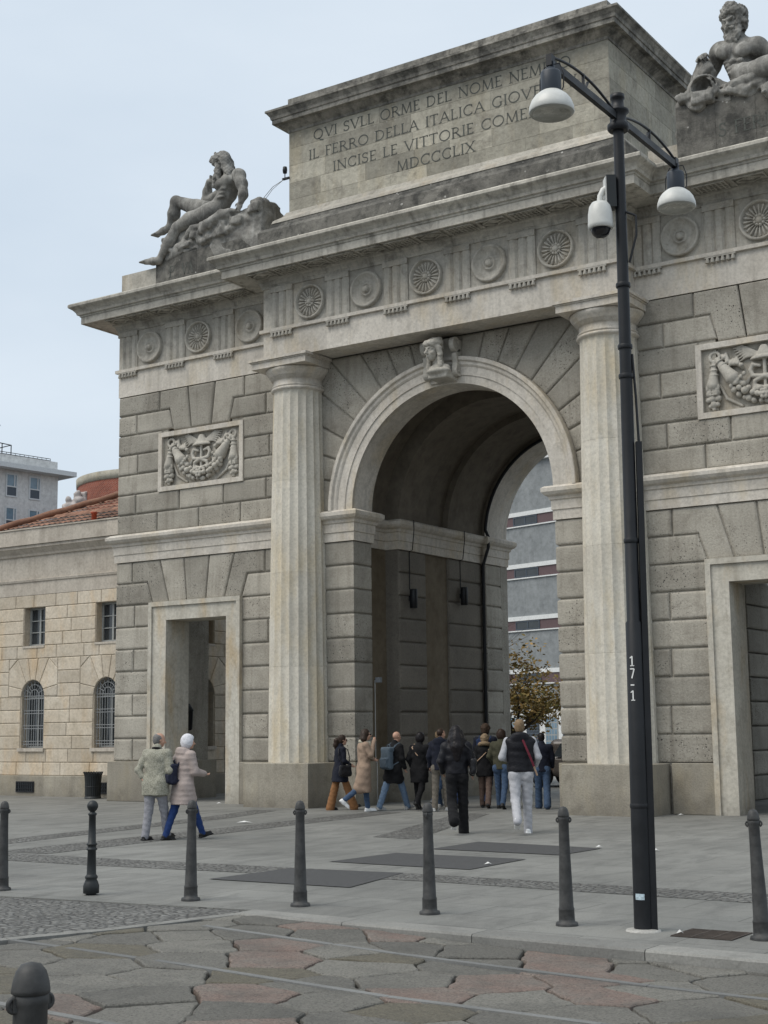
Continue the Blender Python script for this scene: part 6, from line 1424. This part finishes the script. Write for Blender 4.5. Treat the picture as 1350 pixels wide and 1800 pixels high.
def person(label, loc, height, phi, legs=((16, 6), (-14, 28)), arms=None, top=('coat', 'black', .55), trs=('black', 0.0, .0), shoe='blackshoe', hair=('short', 'hbrown'), lean=.02, yaw=0.0, pitch=0.0, res=.0125, collar=None, glasses=False, build_=1.0, hood=False, bag=None, turn_in=0.0):
    k = height/1.75; h = AX*cos(radians(phi)) + RX*sin(radians(phi))
    root = empty('person', (0, 0, 0), label, 'person')
    hz = .90
    J = {}
    for i, s_ in enumerate((-1, 1)):
        th, kn = (radians(a) for a in legs[i])
        hp = A3((s_*.095, 0, hz)); kn_ = hp+A3((s_*.005, sin(th), -cos(th)))*.425; d2 = th-kn; an = kn_+A3((s_*.0, sin(d2), -cos(d2)))*.41
        J[i] = (hp, kn_, an, d2)
    def toe(i): d2 = J[i][3]; pt = min(0.0, d2)*.75 if legs[i][1] > 15 else max(-.05, d2*.6 if d2 > 0 else d2*.35); return A3((0, cos(pt), sin(pt))), A3((0, -sin(pt), cos(pt)))
    low = 9
    for i in (0, 1):
        f, u = toe(i); an = J[i][2]
        for a_ in (-.07, .17): low = min(low, (an+f*a_-u*.085)[2])
    dz = -low; O = A3((0, 0, dz))
    for i in (0, 1): J[i] = tuple(q+O for q in J[i][:3]) + (J[i][3],)
    hz += dz; L_ = lambda y, z: lean*(z-hz)/.5
    P3 = lambda x, y, z: A3((x, y+L_(y, z+dz), z+dz))
    HC = P3(0, .035, 1.632)
    yw, pc = radians(yaw), radians(pitch); hf = A3((sin(yw)*cos(pc), cos(yw)*cos(pc), sin(pc))); hu = A3((-sin(yw)*sin(pc), -cos(yw)*sin(pc), cos(pc)))
    sh = [P3(-.185*build_, -.01, 1.42), P3(.185*build_, -.01, 1.42)]
    da = [((-.245, -.05, 1.15), (-.255, .05, .93)), ((.245, .02, 1.15), (.245, .12, .95))]
    ar = []
    for i in (0, 1):
        e, w = (arms[i] if arms and arms[i] else da[i]); ar.append((P3(*e), P3(*w)))
    # one continuous body: head with face, neck, trunk, arms with hands, legs and feet
    s = SDF()
    s.ell(P3(0, 0, 1.25), (.15, .095, .22), .05); s.ell(P3(0, 0, .98), (.15, .10, .12), .05); s.cone(P3(-.13, 0, 1.42), P3(.13, 0, 1.42), .055, None, .04)
    s.cone(P3(0, 0, 1.44), HC-hu*.08-hf*.02, .058, .05, .02)
    T = head(s, HC, hf, hu, .118, k=.012)
    for i in (0, 1):
        hp, kn_, an, d2 = J[i]; f, u = toe(i)
        s.cone(hp, kn_, .075, .055, .03); s.cone(kn_, an, .052, .035, .02); s.cone(an-u*.03, an+f*.14-u*.055, .035, .025, .02)
        e, w = ar[i]; s.cone(sh[i], e, .045, .038, .02); s.cone(e, w, .037, .027, .015)
        d = (w-e)/np.linalg.norm(w-e); side = A3((-(1 if i else -1)*.3, .9, .1)); side = side if abs(side@d) < .9 else A3((-(1 if i else -1), .1, .3))
        hand(s, w, d, side, .042, .004, .55)
    body = s.mesh('body', res, C_['skin'], root)
    # trousers
    mt, flare, drop = C_[trs[0]], trs[1], trs[2]
    s = SDF(); long_ = top[2] < .8
    if not long_: s.ell(P3(0, -.01, .96), (.165*build_, .12, .13), .05)
    for i in (0, 1):
        hp, kn_, an, d2 = J[i]; ha = an+(an-kn_)/np.linalg.norm(an-kn_)*(.03+drop); fr_ = max(0, min(.9, (hp[2]-top[2]-dz-.07)/max(.05, hp[2]-kn_[2]))) if long_ else 0
        s.cone(hp+(kn_-hp)*fr_, kn_, (.098+( .066-.098)*fr_)*build_, .068+flare*.4, .04); s.cone(kn_, ha, .066+flare*.4, .054+flare, .03)
        if not long_: s.ell(hp+A3((0, -.05, -.02)), (.095, .085, .11), .04)
    s.mesh('trousers', res, mt, root, disp=lambda P: wob(P, 22, .0035)+.002*np.sin(P[:, 2]*70+P[:, 0]*30))
    for i in (0, 1):
        an = J[i][2]; f, u = toe(i); s = SDF()
        s.cone(an-u*.045-f*.03, an-u*.05+f*.03, .046, .046, .02); s.cone(an-u*.052+f*.02, an-u*.056+f*.145, .044, .034, .02); s.cone(an-u*.0, an-u*.04, .044, .045, .02)
        rot = Matrix((Vector((1, 0, 0)), Vector(f), Vector(u))).transposed().to_quaternion(); s.box(an-u*.078+f*.055, (.045, .135, .012), .01, .01, rot)
        s.mesh('shoe', res*.85, C_[shoe], root)
    # upper clothing with sleeves
    kind, cm, hem = top; s = SDF(); m = C_[cm]; b = build_
    fat = {'coat': .018, 'puffer': .035, 'jacket': .02, 'vest': .03, 'tailored': .006}[kind]
    s.ell(P3(0, -.005, 1.27), (.175*b+fat, .115+fat, .21), .06); s.ell(P3(0, -.03, 1.36), (.165*b+fat, .10+fat, .12), .06); s.cone(P3(-.165*b, -.005, 1.40), P3(.165*b, -.005, 1.40), .07+fat*.4, None, .05)
    hw = (.20*b+fat*.6, .15+fat*.5) if hem < .8 else (.175*b+fat, .125+fat)
    if kind == 'tailored': hw = (.235, .185)
    z1 = P3(0, 0, 1.22)[2]; z0 = hem+dz if hem < .8 else P3(0, 0, hem)[2]
    s.skirt(z0, z1, hw, (.165*b+fat, .11+fat), (0, L_(0, z0)*.3), (0, L_(0, z1)), .05)
    if hem < .8:
        for i in (0, 1):
            hp, kn_, an, d2 = J[i]; zz = hem+dz+.10; f_ = (hp[2]-zz)/max(.05, hp[2]-kn_[2])
            q_ = hp+(kn_-hp)*f_ if f_ <= 1 else kn_+(an-kn_)*min(.8, (kn_[2]-zz)/max(.05, kn_[2]-an[2]))*.8
            s.cone(hp, q_, .125*b, .105*b+.01, .06)
    sl = C_[cm] if kind != 'vest' else C_['sweat']
    tgt = s if kind != 'vest' else SDF()
    for i in (0, 1):
        e, w = ar[i]; r0 = {'puffer': .082, 'coat': .07, 'jacket': .072, 'vest': .06, 'tailored': .056}[kind]; tgt.cone(sh[i], e, r0, r0*.88, .04); tgt.cone(e, w+(e-w)*.06, r0*.88, r0*.68, .03)
    if collar != 'none': s.cone(P3(0, -.02, 1.455), P3(0, -.01, 1.50), .085, .075, .03)
    if hood: s.ell(P3(0, -.09, 1.46), (.145, .085, .075), .03); s.torus(P3(0, -.03, 1.475), .105, .045, (0, .35, 1), .03)
    q = {'puffer': lambda P: .005*np.abs(np.sin(P[:, 2]*pi/.085+.5*np.sin(P[:, 0]*9)))-.003+wob(P, 16, .003), 'vest': lambda P: .003*np.abs(np.sin(P[:, 2]*pi/.11+.4*np.sin(P[:, 0]*11)))-.002+wob(P, 16, .003)}.get(kind, lambda P: wob(P, 15, .005)+.003*np.sin(P[:, 2]*38+P[:, 0]*25))
    top_ = s.mesh('coat' if hem < .8 else ('gilet' if kind == 'vest' else 'jacket'), res, m, root, disp=q)
    if kind == 'vest': tgt.mesh('sweatshirt_sleeves', res, sl, root, disp=lambda P: wob(P, 20, .004))
    # hair
    st_, hm = hair; s = SDF(); H = .118
    rot = Matrix((Vector(np.cross(hf, hu)), Vector(hf), Vector(hu))).transposed().to_quaternion()
    def cap(ex=0.0, front=.55):
        s.ell(T(0, -.18, .28), A3((.70+ex, .84+ex, .80+ex))*H, .02, rot); s.ell(T(0, -.45, -.25), A3((.62+ex, .5+ex, .6+ex))*H, .03, rot)
        s.box(T(0, .95, -.35), A3((.62, .55, .85))*H, .03, .02, rot, True)
    if st_ == 'short': cap()
    elif st_ == 'fringe':
        s.ell(T(0, -.20, .18), A3((.69, .84, .74))*H, .02, rot); s.ell(T(0, -.5, -.25), A3((.55, .42, .5))*H, .03, rot); s.box(T(0, .62, -.2), A3((.9, .52, .95))*H, .02, .01, rot, True); s.ell(T(0, .08, .85), A3((.40, .62, .36))*H, .02, rot, True)
    elif st_ == 'bob': cap(.18); s.ell(T(0, -.32, -.05), A3((.90, .82, .80))*H, .03, rot)
    elif st_ == 'long':
        cap(.06); s.chain([T(0, -.6, .2), T(0, -.95, -.8), T(0, -1.25, -2.0), T(0, -1.35, -3.6)], [.075, .095, .105, .06], .03)
        for q_ in (-1, 1): s.chain([T(q_*.6, -.3, .1), T(q_*.8, -.6, -1.0), T(q_*.75, -1.0, -2.4), T(q_*.4, -1.2, -3.3)], [.045, .055, .06, .03], .03)
    elif st_ == 'pony': cap(.04); s.chain([T(0, -.85, .2), T(-.1, -1.3, -.1), T(-.15, -1.45, -1.0), T(-.2, -1.4, -1.9)], [.04, .06, .06, .025], .02)
    elif st_ == 'loose':
        cap(.08)
        for q_ in (-1, 0, 1): s.chain([T(q_*.5, -.45, .1), T(q_*.65, -.7, -.7), T(q_*.6, -.85, -1.5)], [.06, .065, .03], .03)
    elif st_ == 'bun': cap(.05); s.ell(T(0, -.75, .65), A3((.3, .3, .28))*H, .01, rot)
    elif st_ == 'curly':
        cap(.14); rc = random.Random(4)
        for i in range(50): a, e = rc.uniform(0, 2*pi), rc.uniform(-.3, 1.4); s.ell(T(.78*cos(a)*cos(e), -.22+.86*sin(a)*cos(e) if sin(a)*cos(e) < .55 else .2, .22+.82*sin(e)), A3((.2, .2, .18))*H, .01)
    elif st_ == 'cap':
        s.ell(T(0, -.10, .38), A3((.72, .84, .70))*H, .02, rot); s.box(T(0, 0, -.5), A3((1, 1.1, .62))*H, .02, .01, rot, True); s.ell(T(0, .75, .2), A3((.55, .5, .07))*H, .01, rot)
    elif st_ == 'crop': s.ell(T(0, -.16, .26), A3((.665, .82, .775))*H, .02, rot); s.box(T(0, .62, -.35), A3((.9, .55, .95))*H, .02, .01, rot, True)
    if st_ != 'bald': s.mesh('hair' if st_ != 'cap' else 'cap', res*.9, C_[hm], root, disp=lambda P: wob(P, 60, .003)+.0015*np.sin(P[:, 0]*260+P[:, 2]*40))
    if collar == 'scarf':
        s = SDF(); s.torus(P3(0, -.01, 1.475), .085, .042, (0, .2, 1), .02); s.chain([P3(.05, .10, 1.46), P3(.06, .14, 1.30), P3(.05, .15, 1.15)], [.04, .045, .04], .02); s.mesh('scarf', res, C_['scarf'], root, disp=lambda P: wob(P, 40, .004))
    if collar == 'fur': s = SDF(); s.torus(P3(0, -.03, 1.50), .115, .05, (0, .3, 1), .02); s.mesh('fur_collar', res, C_['fur'], root, disp=lambda P: wob(P, 90, .006))
    if collar == 'velvet': s = SDF(); s.torus(P3(0, -.02, 1.485), .07, .025, (0, .2, 1), .01); s.mesh('dark_collar', res, C_['black'], root)
    if glasses:
        g_ = MB(); rv = A3(np.cross(hf, hu))
        for q_ in (-1, 1): g_.tube([T(q_*.12, .80, .0), T(q_*.40, .74, .0)], .016, 6); g_.tube([T(q_*.45, .68, .02), T(q_*.68, -.05, .02)], .005, 4)
        g_.tube([T(-.15, .82, .03), T(.15, .82, .03)], .005, 4); g_.build('sunglasses', C_['dark'], root)
    root.scale = (k, k, k); root.rotation_euler = (0, 0, atan2(-h.x, h.y)); root.location = loc
    return root, P3, T, ar, J
def thing_on(root, name, label, cat, P):
    """a carried thing: its own top-level Empty at the same place, turn and scale as its bearer"""
    o = empty(name, (0, 0, 0), label, cat); return o
def settle(o, root, c):
    """move the carried thing's origin to local point c of its bearer"""
    c = Vector(c)
    for ch in o.children:
        ch.data.transform(Matrix.Translation(-c))
    o.scale = root.scale; o.rotation_euler = root.rotation_euler
    o.location = root.location + Matrix.Rotation(root.rotation_euler.z, 3, 'Z') @ (c*root.scale[0])
def strap(par, pts, mat, w=.014): a = MB(); a.tube(pts, w, 6); return a.build('strap', C_[mat], par)
def backpack(root, P3, label, mat, z=1.18, h=.23, w=.15, d=.085, off=.20, x=0.0):
    o = thing_on(root, 'backpack', label, 'backpack', P3); s = SDF(); s.box(P3(x, -off, z), (w, d, h), .05, .02); s.box(P3(x, -off-d-.01, z-h*.4), (w*.75, .03, h*.45), .02, .02); s.mesh('bag_body', .012, C_[mat], o, disp=lambda P: wob(P, 18, .004))
    s = SDF(); s.box(P3(x, -off-.01, z+h*.82), (w*1.02, d*1.08, h*.24), .04, .02); s.mesh('flap', .012, C_[mat], o)
    for q in (-1, 1): strap(o, [P3(x+q*.09, -off+.05, z+h*.8), P3(q*.12, -.10, 1.44), P3(q*.125, .0, 1.50), P3(q*.13, .13, 1.38), P3(q*.15, .13, 1.2), P3(q*.17, -.02, 1.08), P3(x+q*.1, -off+.06, z-h*.7)], mat, .018)
    strap(o, [P3(x-.04, -off+.03, z+h), P3(x-.03, -off+.02, z+h+.06), P3(x+.03, -off+.02, z+h+.06), P3(x+.04, -off+.03, z+h)], mat, .01); settle(o, root, P3(x, -off, z))
def shoulder_bag(root, P3, label, mat, c, size, sh_, smat=None, front=True):
    o = thing_on(root, 'shoulder_bag', label, 'bag', P3); s = SDF(); s.box(P3(*c), size, .04, .02); s.ell(P3(c[0], c[1], c[2]-size[2]*.4), (size[0]*1.05, size[1]*1.15, size[2]*.7), .03); s.mesh('bag_body', .012, C_[mat], o, disp=lambda P: wob(P, 20, .005))
    top_ = A3(c)+A3((0, 0, size[2])); q = sh_
    strap(o, [P3(c[0], c[1]-size[1]*.3, c[2]+size[2]*.8), P3((c[0]+q*.18)/2+q*.03, -.15, (c[2]+size[2]+1.45)/2), P3(q*.15, -.115, 1.42), P3(q*.13, -.01, 1.50), P3(q*.12, .13, 1.40), P3((c[0]+q*.1)/2, .165, (c[2]+size[2]+1.38)/2), P3(c[0], c[1]+size[1]*.5, c[2]+size[2]*.8)], smat or mat, .012); settle(o, root, P3(*c))
# ---- the couple crossing the plaza
r, P3, T, ar, J = person('man in a mottled tweed coat and grey trousers walking with hands behind him', (.155, -9.622, 0), 1.68, 28, ((-6, 6), (16, 4)), [((-.30, -.10, 1.14), (-.21, -.10, 1.02)), ((.29, .0, 1.13), (.25, .16, 1.0))], ('coat', 'tweed', .72), ('grey', .012, 0), 'blackshoe', ('fringe', 'hgrey'), .05, yaw=38, pitch=-8, collar='velvet', build_=1.16)
r, P3, T, ar, J = person('white-haired woman in a quilted mauve coat, blue jeans and ankle boots', (.50, -9.35, 0), 1.67, 52, ((-16, 5), (24, 2)), [((-.27, -.14, 1.16), (-.24, .02, 1.0)), ((.24, .07, 1.14), (.17, .30, 1.10))], ('puffer', 'puffer', .60), ('indigo', .0, 0), 'blackshoe', ('bob', 'hwhite'), .05, yaw=14, hood=True)
backpack(r, P3, 'small black backpack on the white-haired woman', 'nylon', 1.10, .17, .125, .075, .215, -.05)
# ---- two women at the left pier
r, P3, T, ar, J = person('woman with a ponytail in a fitted navy coat and wide brown trousers', (-2.10, -1.32, 0), 1.60, 68, ((-14, 0), (22, 2)), [((-.22, -.04, 1.16), (-.20, .14, 1.02)), ((.23, .02, 1.15), (.20, .20, 1.05))], ('tailored', 'navy', .66), ('rust', .05, .03), 'blackshoe', ('pony', 'hbrown'), .03, glasses=True, yaw=6)
shoulder_bag(r, P3, 'black handbag hanging at the side of the woman with the ponytail', 'leather', (.27, .04, .92), (.05, .15, .13), 1)
r, P3, T, ar, J = person('woman in a long camel coat with one hand raised to her mouth', (-1.249, -1.644, 0), 1.70, 78, ((8, 2), (-17, 36)), [((-.23, .06, 1.16), (-.12, .24, 1.10)), ((.25, .10, 1.20), (.10, .19, 1.50))], ('coat', 'camel', .40), ('jeans', .0, -.03), 'whiteshoe', ('loose', 'hbrown'), .02, collar='scarf', glasses=True, build_=1.12, pitch=6)
# ---- the group under the arch
r, P3, T, ar, J = person('bald man in a black coat and light jeans carrying a slate backpack', (-1.014, -.863, 0), 1.70, 48, ((-22, 2), (26, 6)), None, ('coat', 'black', .62), ('ljeans', .012, 0), 'greyshoe', ('crop', 'hgrey') if 0 else ('bald', 'hgrey'), .06, pitch=-4)
backpack(r, P3, 'slate blue canvas backpack on the bald man', 'slate', 1.16, .24, .15, .08, .21)
r, P3, T, ar, J = person('woman all in black with a thin tan strap across her back', (-.483, -.651, 0), 1.62, 25, ((14, 10), (-14, 30)), [((-.25, -.08, 1.15), (-.22, .04, .98)), None], ('coat', 'black', .62), ('black', .01, 0), 'blackshoe', ('bob', 'hblack'), .05)
shoulder_bag(r, P3, 'small black bag on a tan strap worn by the woman all in black', 'leather', (.22, .08, .98), (.05, .10, .08), -1, 'tan')
person('balding man in a navy jacket behind the woman all in black', (-.522, .18, 0), 1.70, 30, ((20, 4), (-18, 26)), None, ('jacket', 'navy', .88), ('jeans', .005, 0), 'greyshoe', ('fringe', 'hlight'), .04, res=.015)
person('dark-haired man in a black jacket, half hidden in the middle of the group', (-.15, .30, 0), 1.76, 20, ((14, 4), (-14, 20)), None, ('jacket', 'black', .88), ('djeans', .005, 0), 'blackshoe', ('short', 'hblack'), .04, res=.015)
person('man in a hooded navy jacket and taupe trousers in the group', (.22, -.95, 0), 1.70, 25, ((-4, 4), (14, 6)), None, ('jacket', 'navy', .86), ('taupe', .012, 0), 'greyshoe', ('crop', 'hbrown'), .05, yaw=30, hood=True)
r, P3, T, ar, J = person('woman with very long black hair in a short black puffer jacket and flared trousers', (3.824, -6.301, 0), 1.74, -2, ((-12, 42), (2, 2)), [((-.27, -.03, 1.16), (-.22, .13, .98)), ((.27, -.03, 1.16), (.27, .08, .95))], ('jacket', 'nblack', .95), ('black', .035, .04), 'whiteshoe', ('long', 'hblack'), .02)
shoulder_bag(r, P3, 'black shoulder bag at the right side of the long-haired woman', 'leather', (.27, -.06, 1.08), (.05, .12, .13), 1)
r, P3, T, ar, J = person('tall person with curly brown hair and a dark blue backpack under the arch', (.24, .95, 0), 1.80, 15, ((16, 4), (-16, 24)), None, ('jacket', 'navy', .9), ('djeans', .008, 0), 'blackshoe', ('curly', 'hcurl'), .05, res=.015)
backpack(r, P3, 'dark blue backpack on the tall curly-haired person', 'djeans', 1.2, .23, .15, .08, .2)
r, P3, T, ar, J = person('short person in a black coat with tan fur collar and brown trousers', (.446, .565, 0), 1.56, 12, ((14, 6), (-10, 16)), None, ('coat', 'black', .74), ('brown', .018, 0), 'blackshoe', ('curly', 'fur'), .03, collar='fur')
shoulder_bag(r, P3, 'silver grey bag on a tan strap of the short fur-collared person', 'silver', (-.30, -.04, .90), (.07, .10, .12), 1, 'tan')
person('person in an olive jacket and blue jeans, partly hidden by the man in the gilet', (.93, .42, 0), 1.66, 20, ((10, 4), (-10, 18)), [((-.27, -.04, 1.15), (-.22, .12, 1.0)), None], ('jacket', 'olive', .86), ('jeans', .005, 0), 'blackshoe', ('bob', 'hbrown'), .04, res=.015)
r, P3, T, ar, J = person('man in a black padded gilet, grey sweatshirt and grey joggers, white trainers', (4.791, -5.865, 0), 1.83, 2, ((-16, 38), (6, 3)), [((-.29, -.03, 1.16), (-.15, .15, 1.10)), ((.28, -.02, 1.16), (.24, .14, 1.02))], ('vest', 'nblack', .93), ('sweat', .012, .06), 'whiteshoe', ('short', 'hlight'), .03, hood=True, build_=1.08)
o = thing_on(r, 'shoulder_strap', 'wine red bag strap slung across the back of the man in the gilet', 'strap', P3); strap(o, [P3(.0, -.11, 1.49), P3(.05, -.17, 1.40), P3(.13, -.20, 1.2), P3(.20, -.18, 1.02)], 'wine', .019); strap(o, [P3(.20, -.18, 1.02), P3(.25, -.12, .88)], 'tan', .015); settle(o, r, P3(.13, -.19, 1.2))
person('dark-haired person in a navy jacket and wide blue jeans beside the right pier', (1.771, .708, 0), 1.58, 5, ((14, 4), (-8, 18)), None, ('jacket', 'navy', .84), ('jeans', .035, .02), 'blackshoe', ('short', 'hblack'), .03, build_=1.05)
